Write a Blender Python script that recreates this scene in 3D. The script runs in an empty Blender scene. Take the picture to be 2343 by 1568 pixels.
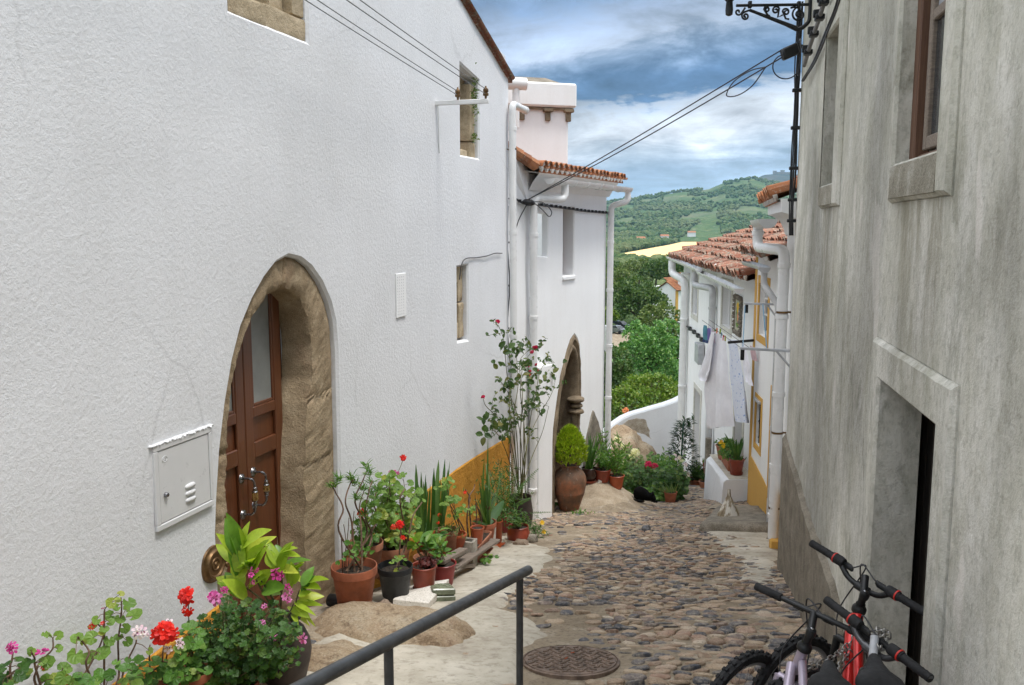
import bpy,bmesh,math,random
import numpy as np
from mathutils import Vector,Matrix,Quaternion,noise
from mathutils.geometry import delaunay_2d_cdt

R = math.radians
V = Vector
sc = bpy.context.scene
COL = sc.collection

# ------------------------------------------------------------------ camera
FPX,CXP,CYP = 2000.0,1171.0,784.0
PITCH = math.atan(262 / 2000)
cd = bpy.data.cameras.new("camera")
cam = bpy.data.objects.new("camera", cd)
COL.objects.link(cam)
cam.location = (0,0,0)
cam.rotation_euler = (math.pi / 2 - PITCH,0,0)
cd.sensor_fit = 'HORIZONTAL'
cd.sensor_width = 36
cd.lens = 36 * FPX / 2342
cd.clip_start = 0.05
cd.clip_end = 30000
sc.camera = cam

# ------------------------------------------------------------------ exposure
sc.view_settings.view_transform = 'Standard'
sc.view_settings.look = 'None'
sc.view_settings.exposure = 0.24
sc.view_settings.gamma = 1.0
try:
 sc.view_settings.use_curve_mapping = False
except Exception:
 pass
try:
 sc.cycles.max_bounces = 8
 sc.cycles.diffuse_bounces = 4
 sc.cycles.volume_bounces = 0
 sc.cycles.use_denoising = True
except Exception:
 pass

# ------------------------------------------------------------------ node helper
class NG:
 def __init__(s,nt):
  s.nt = nt

 def n(s,t,ins=None,**kw):
  nd = s.nt.nodes.new('ShaderNode' + t)
  for k,v in kw.items():
   setattr(nd,k,v)
  for k,v in (ins or {}).items():
   sk = nd.inputs[k]
   if hasattr(v, 'outputs'):
    v = v.outputs[0]
   if isinstance(v,bpy.types.NodeSocket):
    s.nt.links.new(v,sk)
   else:
    if sk.type == 'RGBA' and len(v) == 3:
     v = (*v,1)
    sk.default_value = v
  return nd

 def m(s,op,a,b=0.0,clamp=False):
  return s.n('Math', {0: a, 1: b}, operation=op, use_clamp=clamp).outputs[0]

 def mix(s, f, a, b, mode='MIX'):
  nd = s.nt.nodes.new('ShaderNodeMix')
  nd.data_type = 'RGBA'
  nd.blend_type = mode
  for i,v in ((0,f),(6,a),(7,b)):
   if hasattr(v, 'outputs'):
    v = v.outputs[0]
   if isinstance(v,bpy.types.NodeSocket):
    s.nt.links.new(v,nd.inputs[i])
   else:
    if i and len(v) == 3:
     v = (*v,1)
    nd.inputs[i].default_value = v
  return nd.outputs[2]

 def ramp(s, fac, stops, interp='LINEAR'):
  nd = s.nt.nodes.new('ShaderNodeValToRGB')
  cr = nd.color_ramp
  cr.interpolation = interp
  while len(cr.elements) > 1:
   cr.elements.remove(cr.elements[-1])
  for i,(p,c) in enumerate(stops):
   e = cr.elements[0] if i == 0 else cr.elements.new(p)
   e.position = p
   if not hasattr(c, '__len__'):
    c = (c,c,c)
   e.color = (*c[:3],1)
  if hasattr(fac, 'outputs'):
   fac = fac.outputs[0]
  s.nt.links.new(fac,nd.inputs[0])
  return nd.outputs[0]

 def noise(s,scale,detail=4,rough=.55,vec=None,dist=0.0):
  ins = {'Scale': scale, 'Detail': detail, 'Roughness': rough, 'Distortion': dist}
  ins['Vector'] = vec if vec is not None else s.pos()
  return s.n('TexNoise', ins).outputs[0]

 def pos(s):
  return s.n('NewGeometry').outputs['Position']

 def scaled(s,sx,sy,sz,off=(0,0,0)):
  return s.n('Mapping', {'Vector': s.pos(), 'Scale': (sx, sy, sz), 'Location': off}).outputs[0]

 def island(s):
  return s.n('NewGeometry').outputs['Random Per Island']

# ------------------------------------------------------------------ sky and sun
SUN_DIR = V((0.40,-0.20,1.25)).normalized()
SUN_EL = math.asin(SUN_DIR.z)
SUN_AZ = math.atan2(SUN_DIR.x,SUN_DIR.y)
w = bpy.data.worlds.new("World")
sc.world = w
w.use_nodes = True
g = NG(w.node_tree)
bg = w.node_tree.nodes['Background']
sky = g.n('TexSky', sky_type='NISHITA', sun_disc=False, sun_elevation=SUN_EL, sun_rotation=SUN_AZ)
dirv = g.n('TexCoord').outputs['Generated']
sep = g.n('SeparateXYZ', {0: dirv})
dx,dy,dz = sep.outputs
den = g.m('ADD', g.m('MAXIMUM', dz, 0.0), 0.10)
px_ = g.m('DIVIDE', dx, den)
py_ = g.m('DIVIDE', dy, den)
cvec = g.n('CombineXYZ', {0: px_, 1: py_, 2: 0.0}).outputs[0]
n1 = g.noise(0.55, 6, .55, g.n('Mapping', {'Vector': cvec, 'Location': (3.1, 1.7, 0), 'Scale': (1, 0.9, 1)}).outputs[0], .3)
n2 = g.noise(1.7, 7, .6, g.n('Mapping', {'Vector': cvec, 'Location': (7.3, 2.2, 0), 'Scale': (1, 1.1, 1)}).outputs[0], .5)
n3 = g.noise(7.0, 8, .62, g.n('Mapping', {'Vector': dirv, 'Location': (1.3, 5.2, 0.4), 'Scale': (1, 1, 2.2)}).outputs[0], .35)
ee = g.m('SUBTRACT', dz, g.m('MULTIPLY', dx, 0.125))
warp = g.m('MULTIPLY', g.m('SUBTRACT', n3, .5), .085)
ee = g.m('ADD', ee, warp)
ee = g.m('ADD', ee, g.m('MULTIPLY', g.m('SUBTRACT', n2, .5), .05))
clouds = g.ramp(ee,[(0.0,(.60,.72,.86)),(.035,(.50,.63,.82)),(.055,(.66,.75,.88)),(.078,(.86,.88,.93)),(.100,(.80,.84,.90)),
      (.112,(.66,.74,.86)),(.121,(.10,.195,.37)),(.146,(.11,.21,.39)),(.166,(.27,.38,.56)),(.185,(.50,.58,.72)),
      (.212,(.40,.49,.66)),(.235,(.22,.32,.50)),(.27,(.17,.26,.43)),(.40,(.85,.92,1.0)),(.60,(1.55,1.6,1.68)),(1.0,(2.3,2.34,2.42))])
soft = g.ramp(n3,[(.34,.58),(.5,1.0),(.66,1.38)])
soft2 = g.ramp(n2,[(.30,.62),(.5,1.0),(.72,1.34)])
clouds = g.mix(1.0, clouds, soft, 'MULTIPLY')
clouds = g.mix(1.0, clouds, soft2, 'MULTIPLY')
clouds = g.mix(1.0, clouds, (10.0, 10.0, 10.0), 'MULTIPLY')
cover = g.ramp(n1,[(.30,.84),(.6,.97)])
skycol = g.mix(cover,sky.outputs[0],clouds)
g.nt.links.new(skycol,bg.inputs[0])
bg.inputs[1].default_value = 0.10

sd = bpy.data.lights.new("sun", 'SUN')
sd.energy = 2.3
sd.angle = R(12)
sd.color = (1.0,.965,.92)
sun = bpy.data.objects.new("sun", sd)
COL.objects.link(sun)
sun.rotation_euler = SUN_DIR.to_track_quat('Z', 'Y').to_euler()
sun.location = SUN_DIR * 60

# ------------------------------------------------------------------ pixel geometry helpers (photo seen at 2342 px wide)
SP,CP = math.sin(PITCH),math.cos(PITCH)

def ray(u,v):
 t = (CYP - v) / FPX
 return V(((u - CXP) / FPX,CP + t * SP,-SP + t * CP))

def at(u,v,y):
 d = ray(u,v)
 return d * (y / d.y)

GY = [-6,0,2,4,5.4,7,9.75,12,14.3,16.5,20,22,26,30]
GZ = [-1.7,-1.75,-2.25,-2.62,-2.82,-3.15,-3.70,-4.20,-4.72,-5.22,-5.95,-6.30,-7.1,-8.0]

def gauss(x,y,cx,cy,sx,sy):
 return math.exp(-((x - cx) / sx) ** 2 - ((y - cy) / sy) ** 2)

def H(x,y):
 z = float(np.interp(y,GY,GZ))
 z += .54 * gauss(x,y,1.4,14.8,.6,.8)
 z += .15 * gauss(x,y,1.9,15.6,.5,.8)
 z += .16 * gauss(x,y,3.9,14.3,.7,1.3)
 z += .12 * gauss(x,y,-1.35,6.3,.5,.9)
 return z

def gp(u,v):
 d = ray(u,v)
 lo,hi = 1.5,1.5
 while hi < 60:
  p = d * (hi / d.y)
  if p.z < H(p.x,p.y):
   break
  lo = hi
  hi += .1
 for _ in range(24):
  m = (lo + hi) / 2
  p = d * (m / d.y)
  if p.z < H(p.x,p.y):
   hi = m
  else:
   lo = m
 return d * (lo / d.y)

class Fac:
 """a facade: a polyline on plan, with a distance along, a height z and an offset d towards the street"""

 def __init__(s,pts,side):
  s.p = [V((a,b)) for a,b in pts]
  s.L = [0.0]
  for a,b in zip(s.p,s.p[1:]):
   s.L.append(s.L[-1] + (b - a).length)
  s.side = side
  sn = []
  for a,b in zip(s.p,s.p[1:]):
   t = (b - a).normalized()
   sn.append(V((t.y,-t.x)) * side)
  s.sn = sn
  s.vn = [sn[0]] + [(x + y).normalized() for x,y in zip(sn,sn[1:])] + [sn[-1]]

 def w(s,a,z,d=0.0):
  k = 0
  while k < len(s.L) - 2 and a > s.L[k + 1]:
   k += 1
  f = (a - s.L[k]) / (s.L[k + 1] - s.L[k])
  q = s.p[k].lerp(s.p[k + 1],f)
  nn = s.vn[k].lerp(s.vn[k + 1],min(1,max(0,f)))
  q = q + nn * d
  return V((q.x,q.y,z))

 def nrm(s,a):
  p = s.w(a,0,1) - s.w(a,0,0)
  return p.normalized()

 def tan(s,a):
  return (s.w(a + .01,0) - s.w(a - .01,0)).normalized()

 def px(s,u,v):
  dr = ray(u,v)
  best = None
  n = len(s.p) - 1
  for k in range(n):
   a,b = s.p[k],s.p[k + 1]
   e = b - a
   det = dr.x * (-e.y) + dr.y * e.x
   if abs(det) < 1e-9:
    continue
   t = (a.x * (-e.y) + a.y * e.x) / det
   f = ((dr.x * t - a.x) * e.x + (dr.y * t - a.y) * e.y) / e.length_squared
   ok = (f >= -1e-6 or k == 0) and (f <= 1 + 1e-6 or k == n - 1)
   if ok and t > 0:
    c = (s.L[k] + f * (s.L[k + 1] - s.L[k]),dr.z * t,t)
    if best is None or c[2] < best[2]:
     best = c
  return best[0],best[1]

 def pts(s,lst):
  return [s.px(u,v) for u,v in lst]

# ------------------------------------------------------------------ mesh builder
WL = {}

class MB:
 def __init__(s):
  s.v = []
  s.f = []

 def add(s,vs,fs):
  o = len(s.v)
  s.v += [tuple(p) for p in vs]
  s.f += [[i + o for i in f] for f in fs]

 def quad(s,*p):
  s.add(p,[list(range(len(p)))])

 def box(s,c,ax,ay,az):
  c,ax,ay,az = V(c),V(ax),V(ay),V(az)
  vs = [c + ax * i + ay * j + az * k for k in (-1,1) for j in (-1,1) for i in (-1,1)]
  s.add(vs,[[0,2,3,1],[4,5,7,6],[0,1,5,4],[2,6,7,3],[0,4,6,2],[1,3,7,5]])

 def bevbox(s,c,ax,ay,az,b=.01):
  """box with chamfered edges"""
  c = V(c)
  A = [V(ax),V(ay),V(az)]
  ln = [a.length for a in A]
  U = [a / l for a,l in zip(A,ln)]
  vs,idx = [],{}
  for i in (-1,1):
   for j in (-1,1):
    for k in (-1,1):
     sg = (i,j,k)
     for q in range(3):
      p = c.copy()
      for w_ in range(3):
       p += U[w_] * sg[w_] * (ln[w_] - (0 if w_ == q else b))
      idx[(sg,q)] = len(vs)
      vs.append(p)
  fs = []
  for q in range(3):
   o = [x for x in range(3) if x != q]
   for sgn in (-1,1):
    f = []
    for a_,b_ in ((-1,-1),(1,-1),(1,1),(-1,1)):
     sg = [0,0,0]
     sg[q] = sgn
     sg[o[0]] = a_
     sg[o[1]] = b_
     f.append(idx[(tuple(sg),q)])
    fs.append(f)
  for q in range(3):
   o = [x for x in range(3) if x != q]
   for a_ in (-1,1):
    for b_ in (-1,1):
     f = []
     for t,qq in ((-1,o[0]),(1,o[0]),(1,o[1]),(-1,o[1])):
      sg = [0,0,0]
      sg[q] = t
      sg[o[0]] = a_
      sg[o[1]] = b_
      f.append(idx[(tuple(sg),qq)])
     fs.append(f)
  for i in (-1,1):
   for j in (-1,1):
    for k in (-1,1):
     fs.append([idx[((i,j,k),q)] for q in range(3)])
  s.add(vs,fs)

 def tube(s,pts,r,n=8,cap=True,closed=False):
  pts = [V(p) for p in pts]
  m = len(pts)
  rs = list(r) if hasattr(r, '__len__') else [r] * m
  ref = None
  rings = []
  for i in range(m):
   if closed:
    t = pts[(i + 1) % m] - pts[i - 1]
   else:
    t = pts[min(i + 1,m - 1)] - pts[max(i - 1,0)]
   if t.length < 1e-9:
    t = V((0,0,1))
   t.normalize()
   if ref is None:
    ref = t.orthogonal().normalized()
   ref = ref - t * ref.dot(t)
   if ref.length < 1e-6:
    ref = t.orthogonal()
   ref.normalize()
   b = t.cross(ref)
   rings.append([pts[i] + (ref * math.cos(2 * math.pi * k / n) + b * math.sin(2 * math.pi * k / n)) * rs[i] for k in range(n)])
  vs = [p for rg in rings for p in rg]
  fs = []
  for i in range(m if closed else m - 1):
   j = (i + 1) % m
   for k in range(n):
    fs.append([i * n + k,i * n + (k + 1) % n,j * n + (k + 1) % n,j * n + k])
  if cap and not closed:
   fs.append(list(range(n))[::-1])
   fs.append([(m - 1) * n + k for k in range(n)])
  s.add(vs,fs)

 def lathe(s,prof,c=(0,0,0),n=24,ax=None,jit=0):
  """prof: list of (r, h) about axis ax through c"""
  c = V(c)
  z = V(ax).normalized() if ax is not None else V((0,0,1))
  x = V((1,0,0)) if abs(z.z) > .99 else z.orthogonal().normalized()
  y = z.cross(x)
  vs,fs = [],[]
  for r,h in prof:
   for k in range(n):
    a = 2 * math.pi * k / n
    rr = r * (1 + (jit * noise.noise(V((math.cos(a),math.sin(a),h * 3)) * 1.5) if jit else 0))
    vs.append(c + x * rr * math.cos(a) + y * rr * math.sin(a) + z * h)
  for i in range(len(prof) - 1):
   for k in range(n):
    fs.append([i * n + k,i * n + (k + 1) % n,(i + 1) * n + (k + 1) % n,(i + 1) * n + k])
  ring_ = prof[0][0] > .2 and abs(prof[0][0] - prof[-1][0]) < 1e-6 and len(prof) > 5
  if ring_:
   for k in range(n):
    fs.append([(len(prof) - 1) * n + k,(len(prof) - 1) * n + (k + 1) % n,(k + 1) % n,k])
  if prof[0][0] > 1e-5 and not ring_:
   fs.append(list(range(n))[::-1])
  if prof[-1][0] > 1e-5 and not ring_:
   fs.append([(len(prof) - 1) * n + k for k in range(n)])
  s.add(vs,fs)

 def rock(s,c,rx,ry,rz,seed=0,sub=3,amp=.25,freq=1.3,rot=0,flat=0):
  bm = bmesh.new()
  bmesh.ops.create_icosphere(bm,subdivisions=sub,radius=1)
  c = V(c)
  cs,sn = math.cos(rot),math.sin(rot)
  vs = []
  for v_ in bm.verts:
   p = v_.co.copy()
   d = 1 + amp * noise.noise(p * freq + V((seed * 3.7,seed,1.3))) + amp * .45 * noise.noise(p * freq * 2.7 + V((seed,5,seed * 2.1))) \
    + amp * .2 * noise.noise(p * freq * 7 + V((seed,5,seed * 2.1)))
   if flat:
    d *= 1 - flat * max(0,noise.cell(p * 1.1 + V((seed,0,0)))) * .3
   p = p * d
   p = V((p.x * rx,p.y * ry,p.z * rz))
   vs.append(c + V((p.x * cs - p.y * sn,p.x * sn + p.y * cs,p.z)))
  fs = [[q.index for q in f.verts] for f in bm.faces]
  bm.free()
  s.add(vs,fs)

 def obj(s,name,mat,parent=None,smooth=None,recalc=True,origin=None):
  if parent is not None:
   off = WL[parent]
  elif origin is not None:
   off = V(origin)
  else:
   a = np.array(s.v)
   off = V((float((a[:,0].min() + a[:,0].max()) / 2),float((a[:,1].min() + a[:,1].max()) / 2),float(a[:,2].min())))
  me = bpy.data.meshes.new(name)
  me.from_pydata([(p[0] - off.x,p[1] - off.y,p[2] - off.z) for p in s.v],[],s.f)
  if recalc:
   bm = bmesh.new()
   bm.from_mesh(me)
   bmesh.ops.recalc_face_normals(bm,faces=bm.faces)
   bm.to_mesh(me)
   bm.free()
  if smooth is not None:
   me.polygons.foreach_set('use_smooth', [True] * len(me.polygons))
   if smooth < 180:
    try:
     me.set_sharp_from_angle(angle=R(smooth))
    except Exception:
     pass
  me.update()
  for mm in (mat if isinstance(mat,(list,tuple)) else [mat]):
   me.materials.append(mm)
  o = bpy.data.objects.new(name,me)
  COL.objects.link(o)
  if parent is not None:
   o.parent = parent
  else:
   o.location = off
  WL[o] = off
  return o

def tag(o,label=None,cat=None,group=None,kind=None):
 if label:
  o['label'] = label
 if cat:
  o['category'] = cat
 if group:
  o['group'] = group
 if kind:
  o['kind'] = kind
 return o

def thing(name,label,cat,loc,group=None):
 o = bpy.data.objects.new(name,None)
 o.empty_display_size = .1
 COL.objects.link(o)
 o.location = loc
 WL[o] = V(loc)
 return tag(o,label,cat,group)

def struct(o,cat=None):
 o['kind'] = 'structure'
 return o

def inpoly(x,y,poly):
 c = False
 j = len(poly) - 1
 for i in range(len(poly)):
  xi,yi = poly[i]
  xj,yj = poly[j]
  if (yi > y) != (yj > y) and x < (xj - xi) * (y - yi) / (yj - yi) + xi:
   c = not c
  j = i
 return c

def area(poly):
 return sum(poly[i - 1][0] * poly[i][1] - poly[i][0] * poly[i - 1][1] for i in range(len(poly))) / 2

def offs(poly,d):
 """grow a polygon by d"""
 sg = 1 if area(poly) > 0 else -1
 out = []
 n = len(poly)
 for i in range(n):
  a,b,c = V(poly[i - 1]),V(poly[i]),V(poly[(i + 1) % n])
  t1,t2 = (b - a),(c - b)
  t1 = t1.normalized() if t1.length > 1e-9 else V((1,0))
  t2 = t2.normalized() if t2.length > 1e-9 else t1
  n1,n2 = V((t1.y,-t1.x)) * sg,V((t2.y,-t2.x)) * sg
  m = n1 + n2
  m = m.normalized() if m.length > 1e-6 else n1
  k = d / max(.4,m.dot(n1))
  out.append((b.x + m.x * k,b.y + m.y * k))
 return out

def dens(poly,step,closed=True):
 out = []
 n = len(poly)
 for i in range(n if closed else n - 1):
  a,b = V(poly[i]),V(poly[(i + 1) % n])
  k = max(1,int((b - a).length / step + .5))
  for j in range(k):
   q = a.lerp(b,j / k)
   out.append((q.x,q.y))
 if not closed:
  out.append(tuple(poly[-1]))
 return out

def segd(x,y,poly):
 best = 9e9
 for i in range(len(poly)):
  ax,ay = poly[i - 1]
  bx,by = poly[i]
  ex,ey = bx - ax,by - ay
  l2 = ex * ex + ey * ey
  t = 0 if l2 < 1e-12 else max(0,min(1,((x - ax) * ex + (y - ay) * ey) / l2))
  d = (x - ax - ex * t) ** 2 + (y - ay - ey * t) ** 2
  best = min(best,d)
 return math.sqrt(best)

def panel(mb,fac,outer,holes=(),depth=.4,hd=None,ch=.012,och=None,grid=.3,lump=.008,d0=0.0,seed=0,rag=0.0,estep=.25):
 """wall sheet on a facade with real openings; reveals go back by depth (hd per hole); edges chamfered"""
 rnd = random.Random(seed)
 och = ch if och is None else och
 O = dens(outer,estep)
 if rag:
  O = [(x + rag * noise.noise(V((x * 9,y * 9,seed))),y + rag * noise.noise(V((x * 9,y * 9,seed + 7)))) for x,y in O]
 HS = [dens(h,estep) for h in holes]
 Oi = offs(O,-och)
 Ho = [offs(h,ch) for h in HS]
 loops = [Oi] + Ho
 pts,edges = [],[]
 for lp in loops:
  o = len(pts)
  pts += [V(p) for p in lp]
  edges += [(o + i,o + (i + 1) % len(lp)) for i in range(len(lp))]
 xs = [p[0] for p in Oi]
 zs = [p[1] for p in Oi]
 x = min(xs) + grid * .5
 while x < max(xs):
  z = min(zs) + grid * .5
  while z < max(zs):
   qx,qz = x + rnd.uniform(-.2,.2) * grid,z + rnd.uniform(-.2,.2) * grid
   if inpoly(qx,qz,Oi) and not any(inpoly(qx,qz,h) for h in Ho) and min(segd(qx,qz,lp) for lp in loops) > grid * .35:
    pts.append(V((qx,qz)))
   z += grid
  x += grid
 rv,re,rf = delaunay_2d_cdt(pts,edges,[],0,1e-6)[:3]

 def dd(x,z):
  if not lump:
   return d0
  e = min(segd(x,z,lp) for lp in loops)
  return d0 + lump * min(1,e / .3) * (noise.noise(V((x * .7,z * .7,seed))) + .6 * noise.noise(V((x * 2.1,z * 2.1,seed + 3))))
 vs = [fac.w(p.x,p.y,dd(p.x,p.y)) for p in rv]
 fs = []
 for f in rf:
  c = sum((rv[i] for i in f),V((0,0))) / len(f)
  if inpoly(c.x,c.y,Oi) and not any(inpoly(c.x,c.y,h) for h in Ho):
   fs.append(list(f))
 mb.add(vs,fs)

 def rim(front,mid,back,c,dep):
  n = len(front)
  vs = [fac.w(p[0],p[1],d0) for p in front] + [fac.w(p[0],p[1],d0 - c) for p in mid] + [fac.w(p[0],p[1],d0 - dep) for p in back]
  fs = []
  for r_ in (0,1):
   for i in range(n):
    j = (i + 1) % n
    fs.append([r_ * n + i,r_ * n + j,(r_ + 1) * n + j,(r_ + 1) * n + i])
  mb.add(vs,fs)
 if depth:
  rim(Oi,O,O,och,depth)
 for k,h in enumerate(HS):
  rim(Ho[k],h,h,ch,(hd[k] if hd else depth))

def fbox(mb,fac,a0,a1,z0,z1,d0,d1,b=.006):
 """box on a (straight piece of) facade"""
 am = (a0 + a1) / 2
 c = fac.w(am,(z0 + z1) / 2,(d0 + d1) / 2)
 t = fac.tan(am)
 n_ = fac.nrm(am)
 mb.bevbox(c,t * (a1 - a0) / 2,n_ * (d1 - d0) / 2,V((0,0,(z1 - z0) / 2)),min(b,abs(d1 - d0) * .4,abs(a1 - a0) * .4,abs(z1 - z0) * .4))

def smooth_path(pts,k=6):
 """Catmull-Rom through points"""
 P = [V(p) for p in pts]
 P = [P[0] * 2 - P[1]] + P + [P[-1] * 2 - P[-2]]
 out = []
 for i in range(1,len(P) - 2):
  for j in range(k):
   t = j / k
   a,b,c,d = P[i - 1:i + 3]
   out.append(.5 * ((2 * b) + (c - a) * t + (2 * a - 5 * b + 4 * c - d) * t * t + (3 * b - a - 3 * c + d) * t ** 3))
 out.append(P[-2])
 return out

def round_path(pts,r=.06,k=5):
 """polyline with rounded corners"""
 P = [V(p) for p in pts]
 out = [P[0]]
 for i in range(1,len(P) - 1):
  a,b,c = P[i - 1:i + 2]
  e = min(r,(a - b).length * .45,(c - b).length * .45)
  p,q = b + (a - b).normalized() * e,b + (c - b).normalized() * e
  for j in range(k + 1):
   t = j / k
   out.append(p.lerp(b,t).lerp(b.lerp(q,t),t))
 out.append(P[-1])
 return out

# ------------------------------------------------------------------ materials
def newmat(name):
 m = bpy.data.materials.new(name)
 m.use_nodes = True
 return m, NG(m.node_tree), m.node_tree.nodes['Principled BSDF']

def setp(g,b,col=None,rough=None,metal=None,spec=None,bump=None,bs=.5,bd=.01):
 def s_(k,v):
  if hasattr(v, 'outputs'):
   v = v.outputs[0]
  if isinstance(v,bpy.types.NodeSocket):
   g.nt.links.new(v,b.inputs[k])
  else:
   if k == 'Base Color':
    v = (*v[:3],1)
   b.inputs[k].default_value = v
 if col is not None:
  s_('Base Color', col)
 if rough is not None:
  s_('Roughness', rough)
 if metal is not None:
  s_('Metallic', metal)
 if spec is not None:
  s_('Specular IOR Level', spec)
 if bump is not None:
  bn = g.n('Bump', {'Strength': bs, 'Distance': bd, 'Height': bump})
  g.nt.links.new(bn.outputs[0], b.inputs['Normal'])

def simple(name,col,rough=.6,metal=0,spec=.5,var=.12,vs=6,bs=0,bsc=60,bd=.004):
 """plain stuff with a little uneven tone and grain"""
 m,g,b = newmat(name)
 f = g.noise(vs,5,.6)
 lo = tuple(max(0,c * (1 - var * 1.6)) for c in col)
 hi = tuple(min(1,c * (1 + var * 1.4)) for c in col)
 c = g.ramp(f,[(.3,lo),(.7,hi)])
 setp(g,b,c,g.ramp(g.noise(vs * 3,3),[(.3,max(0,rough - .08)),(.7,min(1,rough + .08))]),metal,spec)
 if bs:
  setp(g,b,bump=g.noise(bsc,4,.6),bs=bs,bd=bd)
 return m

def plaster(name,base,dirt,dirt_amt=.5,grain=70,gs=.6,gd=.008,streak=0.0,seed=0,crack=.0):
 m,g,b = newmat(name)
 o = (seed * 3.1,seed * 1.7,seed)
 big = g.noise(.9,5,.6,g.scaled(1,1,1,o))
 st = g.noise(5.0,5,.65,g.scaled(1,1,.10,o))
 fine = g.noise(26,5,.7)
 col = g.mix(g.ramp(big,[(.42,0),(.75,dirt_amt * .5)]),base,dirt)
 if streak:
  fac = g.m('MULTIPLY', g.ramp(st, [(.46, 0), (.70, 1)]), streak)
  col = g.mix(fac,col,dirt)
 col = g.mix(g.ramp(fine,[(.35,.10),(.65,0)]),col,dirt)
 if crack:
  cv = g.n('TexVoronoi', {'Scale': .55, 'Vector': g.n('VectorMath', {0: g.pos(), 1: g.n('VectorMath', {0: g.n('TexNoise', {'Scale': 2.2, 'Detail': 6.0, 'Vector': g.pos()}).outputs['Color'], 1: (.22, .22, .22)}, operation='MULTIPLY').outputs[0]}).outputs[0]}, feature='DISTANCE_TO_EDGE')
  cm_ = g.m('MULTIPLY', g.ramp(cv.outputs[0], [(.0, 1), (.006, 0)]), g.ramp(g.noise(.8, 3, .5, g.scaled(1, 1, 1, (5, 1, 2))), [(.50, 0), (.62, crack)]))
  col = g.mix(cm_,col,tuple(c * .45 for c in dirt))
 gr = g.noise(grain,4,.65)
 gr2 = g.noise(grain * .28,4,.6)
 h = g.m('ADD', g.m('MULTIPLY', gr, .55), g.m('MULTIPLY', gr2, 1.0))
 setp(g,b,col,.92,0,.25,h,gs,gd)
 return m

M = {}
M['plaster1'] = plaster('rough white stucco', (.775, .785, .805), (.54, .54, .53), .5, 120, .6, .008, .09, 0, .22)
M['plaster2'] = plaster('smooth white limewash', (.88, .885, .89), (.66, .65, .62), .35, 90, .22, .005, .15, 2)
M['plaster3'] = plaster('white limewash', (.87, .87, .86), (.66, .64, .60), .4, 80, .3, .005, .2, 4)
M['ochre_rough'] = plaster('rough ochre stucco', (.62, .30, .045), (.36, .15, .02), .6, 42, 1.0, .03, 0, 1)
M['ochre'] = plaster('ochre paint', (.62, .36, .09), (.45, .26, .08), .5, 80, .25, .004, .1, 5)

def old_plaster():
 """grey house: dirty render, grey-green runs, drips starting under the two window sills and the door ledge"""
 m, g, b = newmat('weathered grey render')
 p = g.pos()
 sp = g.n('SeparateXYZ', {0: p})
 al = g.m('ADD', g.m('MULTIPLY', sp.outputs[0], .2036), g.m('MULTIPLY', sp.outputs[1], .979))
 z = sp.outputs[2]
 wob = g.noise(2.0,5,.6)
 st = g.noise(5.0,7,.7,g.scaled(1,1,.2,(2,1,0)),.5)
 mot = g.noise(3.0,8,.72,g.scaled(1,1,.55,(1,8,2)),.3)
 big = g.noise(.75,4,.6,g.scaled(1,1,.55,(4,8,2)))
 grit = g.noise(28,6,.75,g.scaled(1,1,.7))
 col = g.ramp(mot,[(.28,(.42,.41,.345)),(.45,(.54,.525,.46)),(.58,(.62,.605,.55)),(.74,(.74,.72,.67))])
 up = g.ramp(g.m('ADD', g.m('MULTIPLY', z, .28), g.m('MULTIPLY', g.m('SUBTRACT', wob, .5), .9)), [(.0, 0), (.42, 1)])
 col = g.mix(g.m('MULTIPLY', up, .45), col, (.36, .355, .28))
 runs = g.m('MULTIPLY', g.ramp(st, [(.47, 0), (.66, 1)]), g.ramp(big, [(.34, .15), (.62, 1)]))
 col = g.mix(g.m('MULTIPLY', runs, .50), col, (.25, .25, .185))
 moss = g.m('MULTIPLY', g.ramp(g.noise(4.6, 8, .74, g.scaled(1, 1, .45, (9, 1, 2)), .4), [(.53, 0), (.64, 1)]), g.ramp(big, [(.42, 0), (.6, .5)]))
 col = g.mix(moss,col,(.19,.19,.14))
 for a0,a1,z0,ln,k in ((3.72,4.62,.13,1.1,.55),(6.32,7.10,.16,1.6,.5)):
  f = g.m('MULTIPLY', g.ramp(g.m('SUBTRACT', al, a0), [(0, 0), (.06, 1)]), g.ramp(g.m('SUBTRACT', a1, al), [(0, 0), (.06, 1)]))
  f = g.m('MULTIPLY', f, g.ramp(g.m('DIVIDE', g.m('SUBTRACT', z0, z), ln), [(0, 0), (.01, 1), (1, 0)]))
  f = g.m('MULTIPLY', f, g.ramp(st, [(.36, 0), (.58, 1)]))
  col = g.mix(g.m('MULTIPLY', f, k), col, (.20, .175, .12))
 col = g.mix(g.ramp(grit,[(.36,.45),(.50,0)]),col,(.24,.235,.19))
 flake = g.ramp(g.noise(2.6,3,.5,g.scaled(1,1,.3,(7,4,1))),[(.66,0),(.68,.6)])
 col = g.mix(flake,col,(.74,.70,.65))
 tone = g.ramp(g.noise(.55,5,.6,g.scaled(1,1,.6,(2,3,7)),.4),[(.36,.64),(.50,.98),(.64,1.22)])
 col = g.mix(1.0, col, tone, 'MULTIPLY')
 h = g.m('ADD', g.m('MULTIPLY', g.noise(80, 4, .65), .5), g.noise(17, 5, .65))
 setp(g,b,col,.93,0,.2,h,.8,.010)
 return m

M['grey_render'] = old_plaster()

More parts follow.
